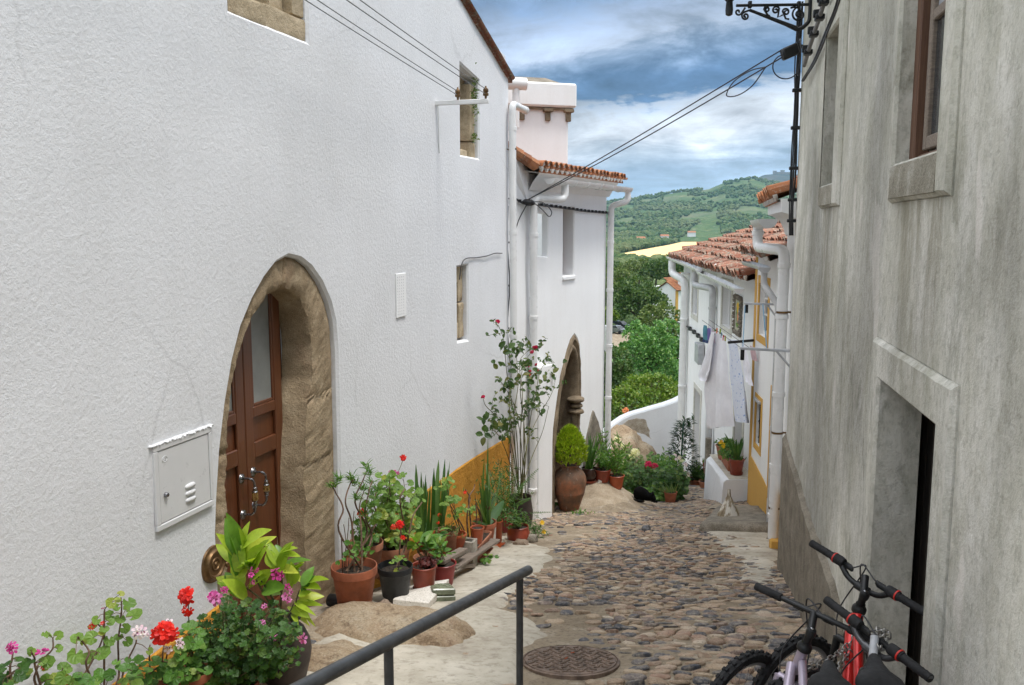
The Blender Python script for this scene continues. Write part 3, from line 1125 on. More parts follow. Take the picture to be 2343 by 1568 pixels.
def build_land():
 mb = MB()
 angs = list(np.arange(-math.pi,-0.30,.12)) + list(np.arange(-.30,.0,.02)) + list(np.arange(0.0,.45,.0028)) + list(np.arange(.45,.8,.02)) + list(np.arange(.8,math.pi - .01,.12))
 rs = [8.0]
 while rs[-1] < 9500:
  rs.append(rs[-1] * 1.028 + .3)
 na = len(angs)
 for r in rs:
  for a in angs:
   x,y = r * math.sin(a),r * math.cos(a)
   mb.v.append((x,y,T(x,y)))
 mb.v.append((0,0,T(0,0)))
 c = len(mb.v) - 1
 for i in range(na):
  j = (i + 1) % na
  mb.f.append([c,i,j])
  for k in range(len(rs) - 1):
   mb.f.append([k * na + i,k * na + j,(k + 1) * na + j,(k + 1) * na + i])
 o = mb.obj('hills', [M['land'], M['mountain']], smooth=180, recalc=False, origin=(0, 0, 0))
 for p in o.data.polygons:
  if p.center.y > 4300:
   p.material_index = 1
 struct(o)
 mb = MB()
 corner = [(1405,592),(1418,583),(1470,573),(1530,562),(1590,548),(1640,543),(1640,575),(1580,590),(1500,596),(1440,600)]
 P = []
 for u,v in corner:
  d = ray(u,v)
  q = d * (-24.6 / d.z)
  P.append((q.x,q.y))
 P = dens(P,40)
 pts = [V(p) for p in P]
 ed = [(i,(i + 1) % len(P)) for i in range(len(P))]
 rv,_,rf = delaunay_2d_cdt(pts,ed,[],1,1e-6)[:3]
 mb.add([(p.x,p.y,-23.9) for p in rv],[list(f) for f in rf])
 struct(mb.obj('straw_field', M['field'], origin=(0, 0, 0)))
 FIELD = P
 rnd = random.Random(11)
 mb = MB()
 bm = bmesh.new()
 bmesh.ops.create_icosphere(bm,subdivisions=2,radius=1)
 iv = [v.co.copy() for v in bm.verts]
 jf = [[q.index for q in f.verts] for f in bm.faces]
 bm.free()
 bm = bmesh.new()
 bmesh.ops.create_icosphere(bm,subdivisions=1,radius=1)
 iv1 = [v.co.copy() for v in bm.verts]
 jf1 = [[q.index for q in f.verts] for f in bm.faces]
 bm.free()
 cnt = 0
 while cnt < 12500:
  y = 150 * math.exp(rnd.uniform(0,math.log(3300 / 150)) ) if rnd.random() < .38 else rnd.uniform(900,3250)
  al = rnd.uniform(.07,.36)
  x = al * y
  dn = noise.noise(V((x * .006,y * .006,2))) + .5 * noise.noise(V((x * .02,y * .02,5)))
  if y > 1700:
   if y > 2000 and noise.noise(V((x * .011,y * .004,8))) > .18:
    continue
   if dn < -.16 - .35 * math.exp(-((y - 2100) / 420) ** 2):
    continue
  elif y > 690 and dn < -.25:
   continue
  if inpoly(x,y,FIELD) or (inpoly(x,y + 60,FIELD) and y < 760):
   continue
  if 780 < y < 1900 and .09 < al < .27 and min(segd(x,y,FIELD),99) < 8:
   continue
  if y < 185 and al > .10:
   continue
  cnt += 1
  r = (2.2 + min(y,900) * .0024 + max(0,y - 900) * .0002) * rnd.uniform(.5,1.3)
  z = T(x,y)
  hh = r * rnd.uniform(.75,1.1)
  sd_ = rnd.uniform(0,99)
  vs = []
  far_ = y > 900
  for p in (iv1 if far_ else iv):
   d = 1 + .38 * noise.noise(p * 2.1 + V((sd_,0,0))) + .2 * noise.noise(p * 5 + V((0,sd_,0)))
   vs.append((x + p.x * r * d,y + p.y * r * d,z + hh * .75 + p.z * hh * d))
  mb.add(vs,jf1 if far_ else jf)
 tag(mb.obj('woodland', M['wood_far'], smooth=40, recalc=False, origin=(0, 0, -25)), kind='stuff')
 lst = [(1583, 476, 1650, 'pale farmhouse among trees low on the green hill, right of the other two'), (1521, 483, 1560, 'tiny white farmhouse with a tan yard on the hill slope'),
   (1466, 497, 1450, 'small white farmhouse on the hill nearest the round white house')]
 for u,v,y,lb in lst:
  p = at(u,v,y)
  p.z = T(p.x,p.y)
  r_ = thing('farmhouse', lb, 'farmhouse', p, 'farmhouses on the hill slope')
  m1 = MB()
  m1.box(p + V((0,0,4)),(7,0,0),(0,5,0),(0,0,4))
  m1.obj('wall', M['plaster3'], r_)
  m1 = MB()
  vs = [p + V(q) for q in ((-7.6,-5.6,8),(7.6,-5.6,8),(7.6,5.6,8),(-7.6,5.6,8),(-7.6,0,11),(7.6,0,11))]
  m1.add(vs,[[0,1,5,4],[2,3,4,5],[0,4,3],[1,2,5],[0,3,2,1]])
  m1.obj('roof', M['tile_new'], r_)
 p = at(1795,393,5450)
 p.z = T(p.x,p.y)
 m1 = MB()
 for dx_,hh,wd in ((-62,20,9),(-40,13,16),(-14,24,10),(14,12,18),(46,16,12)):
  m1.box(p + V((dx_,0,hh / 2 - 8)),(wd,0,0),(0,10,0),(0,0,hh / 2 + 8))
 tag(m1.obj('castle', M['rubble'], smooth=None), 'ruined stone castle on the blue far summit', 'castle')

build_land()

# ================================================================== TILE ROOFS
def tiles(mb,A,B,C,D,pitch=.2,tl=.40,r=.085,seed=0,fill=None,fmax=1.0,wob=1.0):
 """barrel tiles on the patch eave A-B, ridge D-C"""
 rnd = random.Random(seed)
 A,B,C,D = map(V,(A,B,C,D))
 nrm = (B - A).cross(D - A).normalized()
 if nrm.z < 0:
  nrm = -nrm
 n = max(1,int((B - A).length / pitch + .5))
 mb.quad(A - nrm * .03,B - nrm * .03,C - nrm * .03,D - nrm * .03)
 mb.quad(A - nrm * .07,B - nrm * .07,C - nrm * .07,D - nrm * .07)
 mb.quad(A - nrm * .03,B - nrm * .03,B - nrm * .07,A - nrm * .07)
 for i in range(2 * n):
  f = (i + .5) / (2 * n)
  pan = i % 2 == 1
  a,b = A.lerp(B,f),D.lerp(C,f)
  dirv_ = (b - a).normalized()
  lat = (B - A).normalized()
  L = (b - a).length
  rows = max(1,int(L / (tl * .8)))
  jc = rnd.uniform(-.008,.008) * wob
  ju = rnd.uniform(-.006,.012) * (wob - 1) if not pan else 0
  for k in range(rows):
   s0 = L * k / rows - (.05 if k == 0 else .02) - rnd.uniform(0,.02) * wob
   s1 = s0 + tl
   up = rnd.uniform(-.006,.010) * wob + ju
   jr = rnd.uniform(-.03,.03)
   ra,rb = (r * 1.08,r * .84) if not pan else (r * .9,r * 1.0)
   la = (lat + dirv_ * jr).normalized()
   vs = []
   seg = 6
   for (s_,rr,hh) in ((s0,ra,.022 + up),(s1,rb,.0)):
    for q in range(seg + 1):
     t = math.pi * q / seg
     e = math.sin(t) * rr
     p = a + dirv_ * s_ + lat * jc + la * math.cos(t) * rr + nrm * ((e + hh) if not pan else (.028 + hh * .5 - e * .45))
     vs.append(p)
   th = .012
   vs2 = [v_ - nrm * th for v_ in vs]
   m = seg + 1
   fs = [[q,q + 1,m + q + 1,m + q] for q in range(seg)]
   o = len(vs)
   fs += [[o + q + 1,o + q,o + m + q,o + m + q + 1] for q in range(seg)]
   fs += [[q + 1,q,o + q,o + q + 1] for q in range(seg)]
   mb.add(vs + vs2,fs)
   if fill is not None and k == 0 and not pan and f <= fmax:
    c = a + dirv_ * (s0 + .035) + lat * jc
    pts = [c + la * (ra * .80 * math.cos(math.pi * q / 8)) + nrm * (.006 + .85 * ra * math.sin(math.pi * q / 8) + .015) for q in range(9)]
    pts += [c - nrm * .055]
    back = [p + dirv_ * .04 for p in pts]
    z = len(pts)
    fill.add(pts + back,[list(range(z)),list(range(z,2 * z))[::-1]] + [[q,(q + 1) % z,z + (q + 1) % z,z + q] for q in range(z)])

def pipe(mb,pts,r=.045,joints=(),bend=.07,n=12):
 P = round_path(pts,bend)
 mb.tube(P,r,n)
 for j in joints:
  a = V(j)
  mb.lathe([(r * 1.0,-.03),(r * 1.18,-.025),(r * 1.18,.025),(r * 1.0,.03)],a,n)

def gutter(mb,pts,r=.06,n=8,ends=True):
 """half round channel, open on top"""
 P = [V(p) for p in pts]
 rings = []
 for i,p in enumerate(P):
  t = (P[min(i + 1,len(P) - 1)] - P[max(i - 1,0)]).normalized()
  s = t.cross(V((0,0,1))).normalized()
  u = V((0,0,1))
  ring = []
  for q in range(n + 1):
   a = math.pi * q / n
   ring.append(p + s * math.cos(a) * r - u * math.sin(a) * r)
  for q in range(n,-1,-1):
   a = math.pi * q / n
   ring.append(p + s * math.cos(a) * r * .88 - u * (math.sin(a) * r * .88))
  rings.append(ring)
 m = len(rings[0])
 vs = [p for rg in rings for p in rg]
 fs = []
 for i in range(len(P) - 1):
  for q in range(m):
   fs.append([i * m + q,i * m + (q + 1) % m,(i + 1) * m + (q + 1) % m,(i + 1) * m + q])
 if ends:
  fs.append(list(range(n + 1)))
  fs.append([(len(P) - 1) * m + q for q in range(n + 1)][::-1])
 mb.add(vs,fs)

# ================================================================== NEAR WHITE HOUSE (left)
def zoom1(X,Y):
 return ((700 + X / 1.12) / 1.6533,(900 + Y / 1.12) / 1.6533)

def build_house1():
 F = FH1
 root = thing('white_house', 'near white stuccoed house with pointed stone doorway and ochre base, on the left', 'house', F.w(9 + 0, -3.2, -2))
 A0,A1 = .5,F.L[-1]
 out_px = [(135,1560),(135,1250),(140,1100),(152,900),(175,700),(205,520),(240,380),(290,260),(340,170),(390,105),(440,78),(490,90),(535,125),
    (580,190),(615,270),(635,350),(645,480),(650,700),(657,1000),(661,1300),(661,1560)]
 arch_o = [F.px(*zoom1(*p)) for p in out_px]
 zb = -3.35
 arch_o[0] = (arch_o[1][0],zb)
 arch_o[-1] = (arch_o[-2][0],zb)
 in_px = [(205,1560),(206,1250),(203,1050),(203,850),(215,700),(240,560),(270,430),(300,355),(330,310),(375,245),(430,210),(480,222),(520,262),
    (548,340),(562,450),(562,600),(548,700),(538,850),(534,1000),(534,1300),(534,1560)]
 arch_i = [F.px(*zoom1(*p)) for p in in_px]
 arch_i[0] = (arch_i[1][0],zb)
 arch_i[-1] = (arch_i[-2][0],zb)

 top = F.pts([(1160,150),(1152,125),(1125,95),(1075,0)])
 sl = (top[3][1] - top[1][1]) / (top[3][0] - top[1][0])
 apx = 9.0
 zap = top[3][1] + sl * (apx - top[3][0])
 wa0 = F.px(525,25)[0]
 wa1 = F.px(705,98)[0]
 wz = F.px(615,60)[1]
 W1 = [(wa0,wz),(wa1,wz),(wa1,wz + 1.45),(wa0,wz + 1.45)]
 c0,c1 = F.px(1053,250),F.px(1096,270)
 W2 = [(c0[0],F.px(1055,355)[1]),(c1[0],F.px(1097,363)[1]),(c1[0] + .01,F.px(1097,182)[1] - .02),(c0[0],F.px(1052,145)[1])]
 s0,s1 = F.px(1046,700),F.px(1071,700)
 W3 = [(s0[0],F.px(1044,783)[1]),(s1[0],F.px(1070,778)[1]),(s1[0],F.px(1071,607)[1]),(s0[0],F.px(1047,612)[1])]
 outer = [(A0,-5.2),(A1,-5.2),(A1 + .0,top[0][1] - .25),(A1 - .03,top[0][1] - .05),(A1 - .16,top[1][1] + .02),top[2],top[3],(apx,zap),(A0,zap - (apx - A0) * .33)]
 mb = MB()
 panel(mb,F,outer,[arch_o,W1,W2,W3],.5,[.30,.34,.34,.24],.022,.03,.24,.016,seed=1)
 n_ = F.nrm(1)
 a_,b_ = F.w(A0,0,-.5),F.w(A1 - .03,0,-.5)
 bk = -n_ * 7
 zt = top[0][1] - .1
 for p,q in ((b_,b_ + bk),(a_ + bk,a_),(b_ + bk,a_ + bk)):
  mb.quad((p.x,p.y,-5.2),(q.x,q.y,-5.2),(q.x,q.y,zt),(p.x,p.y,zt))
 mb.obj('wall', M['plaster1'], root, 35)
 rf = MB()
 e0,rd = F.w(A1 + .02,zt - .02,.03),F.w(apx,zap + .01,.03)
 tiles(rf,F.w(A1 + .10,zt + .02,-6.8),e0 + (e0 - rd).normalized() * .06,rd,F.w(apx,zap + .01,-6.8),.20,.42,.065,3)
 e1 = F.w(A0,zap - (apx - A0) * .33 + .05,.05)
 tiles(rf,e1,F.w(A0,e1.z,-6.8),F.w(apx,zap + .05,-6.8),rd,.24,.42,.09,4)
 rf.obj('roof', M['tile_old'], root)
 bd = MB()
 bt = [(F.px(300,1530)[0] - 2.2,-2.46),F.px(300,1530),(F.px(420,1440)[0],-2.44),(arch_o[1][0] - .01,-2.42)]
 panel(bd,F,[(bt[0][0],-4)] + [(arch_o[1][0] - .012,-4)] + bt[::-1],[],.04,None,.012,.014,.14,.010,.014,5,.012)
 bd.obj('painted_base', M['ochre_rough'], root, 40)
 bd = MB()
 z_a = F.px(1020,1090)[1]
 bt2 = [(arch_o[-1][0] + .03,z_a + .02),F.px(960,1130),F.px(1020,1090),F.px(1090,1042),F.px(1160,1002)]
 bt2[1] = (bt2[1][0],z_a + .01)
 a_end = A1 + .012
 panel(bd,F,[(arch_o[-1][0] + .03,-5.0),(a_end,-5.0),(a_end,bt2[4][1])] + bt2[:4][::-1],[],.04,None,.012,.014,.14,.010,.014,6,.010)
 bd.obj('painted_base', M['ochre_rough'], root, 40)

 N = 440
 def res(poly,n):
  L = [0]
  for p,q in zip(poly,poly[1:]):
   L.append(L[-1] + math.dist(p,q))
  out = []
  for i in range(n):
   s_ = L[-1] * i / (n - 1)
   k = max(j for j in range(len(L)) if L[j] <= s_ + 1e-9)
   k = min(k,len(poly) - 2)
   f = (s_ - L[k]) / max(1e-9,L[k + 1] - L[k])
   out.append((poly[k][0] + f * (poly[k + 1][0] - poly[k][0]),poly[k][1] + f * (poly[k + 1][1] - poly[k][1])))
  return out
 ia,ib = 10,10
 h = N // 2
 oL,iL = res(arch_o[:ia + 1],h),res(arch_i[:ib + 1],h)
 oR,iR = res(arch_o[ia:],h),res(arch_i[ib:],h)
 joints = {'L': [], 'R': []}
 OO,II = oL + oR[1:],iL + iR[1:]
 n = len(OO)
 zj_l = [F.px(*zoom1(175,915))[1],F.px(*zoom1(165,1200))[1],F.px(*zoom1(285,335))[1]]
 zj_r = [F.px(*zoom1(540,690))[1],F.px(*zoom1(540,970))[1]]
 prof = []
 rows = 7
 mb = MB()
 dep = .30
 for i in range(n):
  o,q = OO[i],II[i]
  left = i < h
  zj = zj_l if left else zj_r

  def grv(z_):
   jd = min([abs(z_ - z + .02 * noise.noise(V((z_ * 3,i * .1,0)))) for z in zj] + [abs(i - (h - 1)) * .014])
   return .024 * math.exp(-(jd / .010) ** 2)
  ring = []
  for k in range(rows):           # front face,outer to inner
   f = k / (rows - 1)
   a = o[0] + (q[0] - o[0]) * f
   z = o[1] + (q[1] - o[1]) * f
   d = -.035 + .018 * noise.noise(V((a * 5,z * 5,1))) + .010 * noise.noise(V((a * 14,z * 14,2))) + .008 * noise.noise(V((a * 30,z * 30,5))) - grv(z)
   if k == 0:
    d = -.06
   if k == rows - 1:
    d -= .022
   ring.append(F.w(a,z,d))
  for k in range(1,7):           # reveal going back,with a small inward splay
   f = k / 6
   ca,cz = q[0] + (o[0] - q[0]) * (-.10 * f),q[1] + (o[1] - q[1]) * (-.10 * f)
   if o[1] < -.9:
    cz = q[1]
   wob = .012 * noise.noise(V((ca * 6,cz * 6,f * 3 + 5)))
   ring.append(F.w(ca + wob,cz + wob,-.055 - (dep - .055) * f - (grv(cz) if k < 2 else 0)))
  mb.v += [tuple(p) for p in ring]
  m = len(ring)
  if i:
   for k in range(m - 1):
    mb.f.append([(i - 1) * m + k,(i - 1) * m + k + 1,i * m + k + 1,i * m + k])
 mb.obj('door_surround', M['granite'], root, 50)
 th = MB()
 aL,aR = arch_o[1][0],arch_o[-1][0]
 fbox(th,F,aL + .05,aR - .02,-3.6,H(*F.w(aR,0).xy) + .06,-.7,.10,.03)
 th.obj('doorstep', M['granite'], root, 40)

 dd = -.26
 FD = Fac([tuple(F.w(A0,0,dd).xy),tuple(F.w(A1,0,dd).xy)],1)
 mid = FD.px(559,1000)[0] + A0
 right = arch_i[-1][0] + .06
 left = mid - (right - mid) * 1.0
 zt_ = -.35
 zbot = H(*F.w(aR,0).xy) + .06
 for (l,r_,nm) in ((left,mid - .004,0),(mid + .004,right,1)):
  leaf = MB()
  fbox(leaf,F,l,r_,zbot,zt_,dd - .045,dd - .012,.004)
  fr = .105
  z_rail1,z_rail2 = FD.px(620,1010)[1],FD.px(620,955)[1]
  gl0,gl1 = (l + fr,r_ - fr)
  for (x0,x1,y0,y1) in ((l,l + fr,zbot,zt_),(r_ - fr,r_,zbot,zt_),(l + fr,r_ - fr,z_rail1 - .07,z_rail1 + .05),(l + fr,r_ - fr,zbot,zbot + .16),
         (l + fr,r_ - fr,z_rail2 + .05,z_rail2 + .13)):
   fbox(leaf,F,x0,x1,y0,y1,dd - .012,dd + .014,.006)
  lo = leaf.obj('door_leaf', M['door_wood'], root, 35)
  gm = MB()
  fbox(gm,F,gl0 + .02,gl1 - .02,z_rail2 + .15,z_rail2 + 1.0,dd - .012,dd - .004,.002)
  gm.obj('glass_pane', M['milky_glass'], lo)
  bm_ = MB()
  y0,y1 = z_rail2 + .13,z_rail2 + 1.02
  for (x0,x1,za,zb_) in ((gl0,gl0 + .022,y0,y1),(gl1 - .022,gl1,y0,y1),(gl0 + .022,gl1 - .022,y0,y0 + .022)):
   fbox(bm_,F,x0,x1,za,zb_,dd - .012,dd + .008,.004)
  bm_.obj('glazing_bead', M['door_wood'], lo, 35)
  hm,gm2,rm = MB(),MB(),MB()
  ha = mid + (-.075 if nm == 0 else .075)
  zt2,zb2 = (FD.px(579,1078)[1],FD.px(592,1148)[1]) if nm else (FD.px(545,1097)[1],FD.px(538,1185)[1])
  n0 = F.nrm(ha)
  for zz in (zt2,zb2):
   p = F.w(ha,zz,dd + .014)
   rm = MB()
   rm.lathe([(.0,.012),(.020,.012),(.024,.010),(.026,.006),(.034,.004),(.036,0)],p,20,n0)
   rm.obj('rose_plate', M['chrome'], lo, 40)
  off_ = .035
  hm.tube(round_path([F.w(ha,zt2,dd + .02),F.w(ha + off_ * .4,zt2,dd + .085),F.w(ha + off_,zt2 - .035,dd + .095),F.w(ha + off_,zt2 - .07,dd + .095)],.03),.0085,8)
  hm.obj('handle', M['chrome'], lo, 40)
  hm = MB()
  hm.tube(round_path([F.w(ha,zb2,dd + .02),F.w(ha + off_ * .4,zb2,dd + .085),F.w(ha + off_,zb2 + .035,dd + .095),F.w(ha + off_,zb2 + .07,dd + .095)],.03),.0085,8)
  hm.obj('handle', M['chrome'], lo, 40)
  hm = MB()
  zc0,zc1 = zb2 + .065,zt2 - .065
  c = F.w(ha + off_,zc0,dd + .095)
  prof_ = [(.012,0),(.017,.004),(.014,.012),(.017,.03),(.022,.034),(.022,.040)]
  hm.lathe(prof_,c,16)
  hm.obj('handle_collar', M['chrome'], lo, 40)
  hm = MB()
  hm.lathe([(r__,(zc1 - zc0) - q) for r__,q in prof_[::-1]],c,16)
  fl = []
  for q in range(32):
   fl.append(.0225 if q % 2 else .0195)
  vs = []
  for zz in (.038,(zc1 - zc0) - .038):
   for q in range(32):
    a = 2 * math.pi * q / 32
    vs.append(c + V((fl[q] * math.cos(a),fl[q] * math.sin(a),zz)))
  gm2.add(vs,[[q,(q + 1) % 32,32 + (q + 1) % 32,32 + q] for q in range(32)])
  hm.obj('handle_collar', M['chrome'], lo, 40)
  gm2.obj('handle_grip', M['brass'], lo)
 db = MB()
 fbox(db,F,left - .1,right + .15,zbot,-.1,dd - .11,dd - .07)
 db.obj('door_frame', M['dark_wood'], root)

 a0 = (F.px(350,1017)[0] + F.px(348,1222)[0]) / 2
 a1 = (F.px(483,977)[0] + F.px(478,1156)[0]) / 2
 z1,z0 = F.px(416,997)[1],F.px(413,1189)[1]
 cb = MB()
 bw = .035
 for q in ((a0,a1,z1 - bw,z1),(a0,a1,z0,z0 + bw),(a0,a0 + bw,z0 + bw,z1 - bw),(a1 - bw * .8,a1,z0 + bw,z1 - bw)):
  fbox(cb,F,*q,.0,.022,.004)
 co = cb.obj('meter_cabinet', M['cabinet'], root, 35)
 dm = MB()
 fbox(dm,F,a0 + bw + .004,a1 - bw * .8 - .004,z0 + bw + .004,z1 - bw - .005,.0,.017,.003)
 dm.obj('cabinet_door', M['cabinet'], co, 35)
 vm = MB()
 for k in range(3):
  zz = z0 + .105 + k * .042
  P = [F.w(a0 + .265 + i / 10 * .095,zz,.016) for i in range(11)]
  rr = [.006 + .012 * math.sin(math.pi * i / 10) ** .4 for i in range(11)]
  vm.tube(P,rr,8)
 vm.obj('vent_louvre', M['cabinet'], co, 60)
 km = MB()
 km.lathe([(.016,0),(.016,.012),(.012,.02),(0,.022)],F.w(a0 + .085,z0 + .20,.016),14,F.nrm(1))
 km.obj('lock_knob', M['chrome'], co, 40)
 em = MB()
 ctr = (a0 + .095,z1 - .095)
 em.tube([F.w(ctr[0] + .024 * math.cos(t),ctr[1] + .017 * math.sin(t),.018) for t in np.arange(0,6.28,.35)],.0018,5,closed=True)
 for zz in (-.005,.005):
  em.tube([F.w(ctr[0] - .013,ctr[1] + zz - .003,.018),F.w(ctr[0],ctr[1] + zz + .003,.018),F.w(ctr[0] + .013,ctr[1] + zz - .003,.018)],.0016,5)
 em.obj('embossed_badge', M['cabinet'], co)
 pm = MB()
 for q in range(26):     # plaster lip round the cabinet
  f = q / 25
  pm.rock(F.w(a0 - .02 + (a1 - a0 + .03) * f,z1 + .004,.000),.035,.018,.010,q,1,.4)
 pm.obj('plaster_fillet', M['plaster1'], co, 60)
 vc = F.px(487,1290)
 cm = MB()
 P0 = F.w(vc[0],vc[1],0)
 cm.lathe([(0,.030),(.010,.030),(.014,.024),(.030,.022),(.034,.028),(.040,.028),(.044,.022),(.070,.024),(.078,.034),(.090,.034),(.096,.020),(.105,.014),(.118,.012),(.122,0)],P0,36,F.nrm(1),.05)
 co = cm.obj('valve_cover', M['bronze'], root, 40)
 hm = MB()
 fbox(hm,F,vc[0] + .085,vc[0] + .115,vc[1] + .02,vc[1] + .05,.012,.045)
 fbox(hm,F,vc[0] + .085,vc[0] + .115,vc[1] - .05,vc[1] - .02,.012,.045)
 hm.tube([F.w(vc[0] + .1,vc[1] - .055,.034),F.w(vc[0] + .1,vc[1] + .055,.034)],.008,8)
 hm.obj('cover_hinge', M['bronze'], co, 40)

 def stones(segs, name='stone_frame', mat='granite', seed=0):
  mb = MB()
  for i,(x0,x1,y0,y1,d0,d1) in enumerate(segs):
   nx,nz,nd = max(2,int((x1 - x0) / .06)),max(2,int((y1 - y0) / .06)),max(2,int((d1 - d0) / .06))
   c = F.w((x0 + x1) / 2,(y0 + y1) / 2,(d0 + d1) / 2)
   hx,hy,hz = (x1 - x0) / 2,(d1 - d0) / 2,(y1 - y0) / 2
   bm = bmesh.new()
   bmesh.ops.create_cube(bm,size=2)
   bmesh.ops.subdivide_edges(bm,edges=bm.edges,cuts=7,use_grid_fill=True)
   t,nn = F.tan(1),F.nrm(1)
   vs = []
   for v_ in bm.verts:
    p = v_.co
    q = V((p.x * hx,p.y * hy,p.z * hz))
    lim = min(hx,hy,hz)
    k = V((max(0,abs(q.x) - hx + .02),max(0,abs(q.y) - hy + .02),max(0,abs(q.z) - hz + .02)))
    sh = max(0,k.length - .02) if k.length > 0 else 0
    q = q * (1 - min(.4,sh / max(.05,q.length)))
    wp = c + t * q.x + nn * q.y + V((0,0,q.z))
    wp += (t * noise.noise(wp * 6 + V((seed,i,0))) + nn * noise.noise(wp * 6 + V((9,seed,i))) + V((0,0,noise.noise(wp * 6 + V((i,3,seed)))))) * .010
    vs.append(wp)
   mb.add(vs,[[q.index for q in f.verts] for f in bm.faces])
   bm.free()
  return mb

 x0,x1 = W1[0][0],W1[1][0]
 z0,z1 = wz,wz + 1.45
 am = (x0 + x1) / 2
 segs = [(x0 + .004,am - .05,z0 - .02,z0 + .145,-.24,-.012),(am - .045,x1 - .004,z0 - .02,z0 + .155,-.24,-.02),(x1 - .17,x1 - .004,z0 + .16,z1,-.20,-.03),(x0,x0 + .16,z0 + .15,z1,-.20,-.03),
   (x1 - .36,x1 - .175,z0 + .14,z1,-.28,-.10)]
 wo = stones(segs, seed=2).obj('window', M['granite_lit'], root, 60)
 tag(wo, 'stone framed window high on the white wall')
 fm = MB()
 for q in ((x0 + .17,x0 + .23,z0 + .14,z1),(am - .05,am + .015,z0 + .14,z1),(x0 + .23,am - .05,z0 + .14,z0 + .20)):
  fbox(fm,F,*q,-.24,-.17)
 fm.obj('window_frame', M['white_paint'], wo, 35)
 gm = MB()
 fbox(gm,F,x0 + .2,x1 - .3,z0 + .2,z1,-.30,-.262)
 gm.obj('window_pane', M['white_glass'], wo)
 x0,x1,z0,z1 = W2[0][0],W2[1][0],W2[0][1],W2[3][1]
 segs = [(x1 - .17,x1 - .004,z0 + .20,z1 - .14,-.30,-.055),(x1 - .16,x1 - .004,z0 - .01,z0 + .19,-.28,-.05),(x0 + .01,x1 - .17,z0 - .01,z0 + .09,-.30,-.09),(x0 + .01,x1 - .01,z1 - .30,z1 - .03,-.30,-.17)]
 wo = stones(segs, seed=5).obj('window', M['granite_lit'], root, 60)
 tag(wo, 'deep corner window with a crumbling weed grown stone jamb')
 fm = MB()
 for q in ((x0,x0 + .07,z0 + .09,z1 - .3),(x1 - .25,x1 - .18,z0 + .09,z1 - .3),(x0 + .07,x1 - .25,z1 - .36,z1 - .3)):
  fbox(fm,F,*q,-.27,-.20)
 fm.obj('window_frame', M['white_paint'], wo, 35)
 fm = MB()
 fbox(fm,F,x0 + .08,x0 + .30,z0 + .09,z1 - .37,-.26,-.23)
 fm.obj('shutter', M['old_wood'], wo)
 gm = MB()
 fbox(gm,F,x0 + .02,x1 - .2,z0 + .08,z1 - .3,-.30,-.265)
 gm.obj('window_pane', M['glass'], wo)
 wm = MB()
 rnd = random.Random(8)
 for q in range(150):
  p = F.w(x1 - .10 + rnd.gauss(0,.04),z0 + .72 + rnd.gauss(0,.14),-.05 + rnd.uniform(0,.05))
  leafcard(wm,p,V((rnd.uniform(-1,1),rnd.uniform(-1,1),rnd.uniform(-.6,.8))),.045,.018,rnd)
 wm.obj('wall_weeds', M['lf_pale'], wo, recalc=False)
 wm = MB()
 for q in range(40):
  p = F.w(x1 - .12 + rnd.gauss(0,.03),z0 + .24 + rnd.gauss(0,.03),-.04 + rnd.uniform(0,.04))
  leafcard(wm,p,V((rnd.uniform(-1,1),rnd.uniform(-1,1),rnd.uniform(-.6,.8))),.04,.018,rnd)
 wm.obj('wall_weeds', M['lf_pale'], wo, recalc=False)
 x0,x1,z0,z1 = W3[0][0],W3[1][0],W3[0][1],W3[2][1]
 segs = [(x1 - .17,x1 - .004,z0 + .01,z0 + .42,-.22,-.055),(x1 - .17,x1 - .004,z0 + .43,z1 - .01,-.22,-.065),(x0 + .004,x1 - .17,z1 - .2,z1 - .01,-.22,-.06),(x0 + .004,x1 - .17,z0 + .01,z0 + .2,-.22,-.06)]
 wo = stones(segs, seed=7).obj('window', M['granite_lit'], root, 60)
 tag(wo, 'narrow slit window walled with stone')
 gm = MB()
 fbox(gm,F,x0 - .0,x1,z0,z1,-.26,-.20)
 gm.obj('window_pane', M['granite_dark'], wo)
 q0,q1 = F.px(905,728),F.px(922,625)
 pm = MB()
 fbox(pm,F,q0[0],q1[0] + .04,q0[1],q1[1],.0,.012,.003)
 po = pm.obj('perforated_plate', M['plaster2'], root)
 pm = MB()
 for i in range(14):
  for j in range(4):
   c = F.w(q0[0] + .03 + j * .045,q0[1] + .03 + i * .027,.0125)
   pm.lathe([(.006,0),(0,.0015)],c,8,F.nrm(1))
 pm.obj('plate_holes', M['grey_zinc'], po)
 pm = MB()
 xs_ = A1 - .02
 ptop = F.w(A1 - .10,F.px(1140,230)[1],.075)
 pbot = F.w(A1 + .0,-4.15,.085)
 away = F.tan(1)
 elbow = ptop + away * .62 + V((0,0,0))
 J = [F.w(A1 - .09 + .09 * f,ptop.z + (pbot.z - ptop.z) * f,.077) for f in (.055,.29,.53,.76,.95)]
 pipe(pm,[elbow,ptop,pbot],.048,J,.09)
 pm.lathe([(.052,-.02),(.056,-.02),(.056,.03),(.052,.03)],elbow,12,away)
 pm.obj('downpipe', M['white_plastic'], root, 50)
 bmk = MB()
 for f in (.10,.55):
  c = F.w(A1 - .09 + .09 * f,ptop.z + (pbot.z - ptop.z) * f,.077)
  bmk.lathe([(.050,-.012),(.052,-.012),(.052,.012),(.050,.012)],c,12)
  bmk.tube([c,c - F.nrm(1) * .09],.008,6)
 bmk.obj('pipe_clip', M['bronze'], root, 40)
 b0 = F.px(997,237)
 bm_ = MB()
 pa,pb = F.w(b0[0],b0[1],0),F.w(b0[0],b0[1],.56)
 mid_ = (pa + pb) / 2
 bm_.bevbox(mid_,F.nrm(1) * .29,F.tan(1) * .02,V((0,0,.022)),.004)
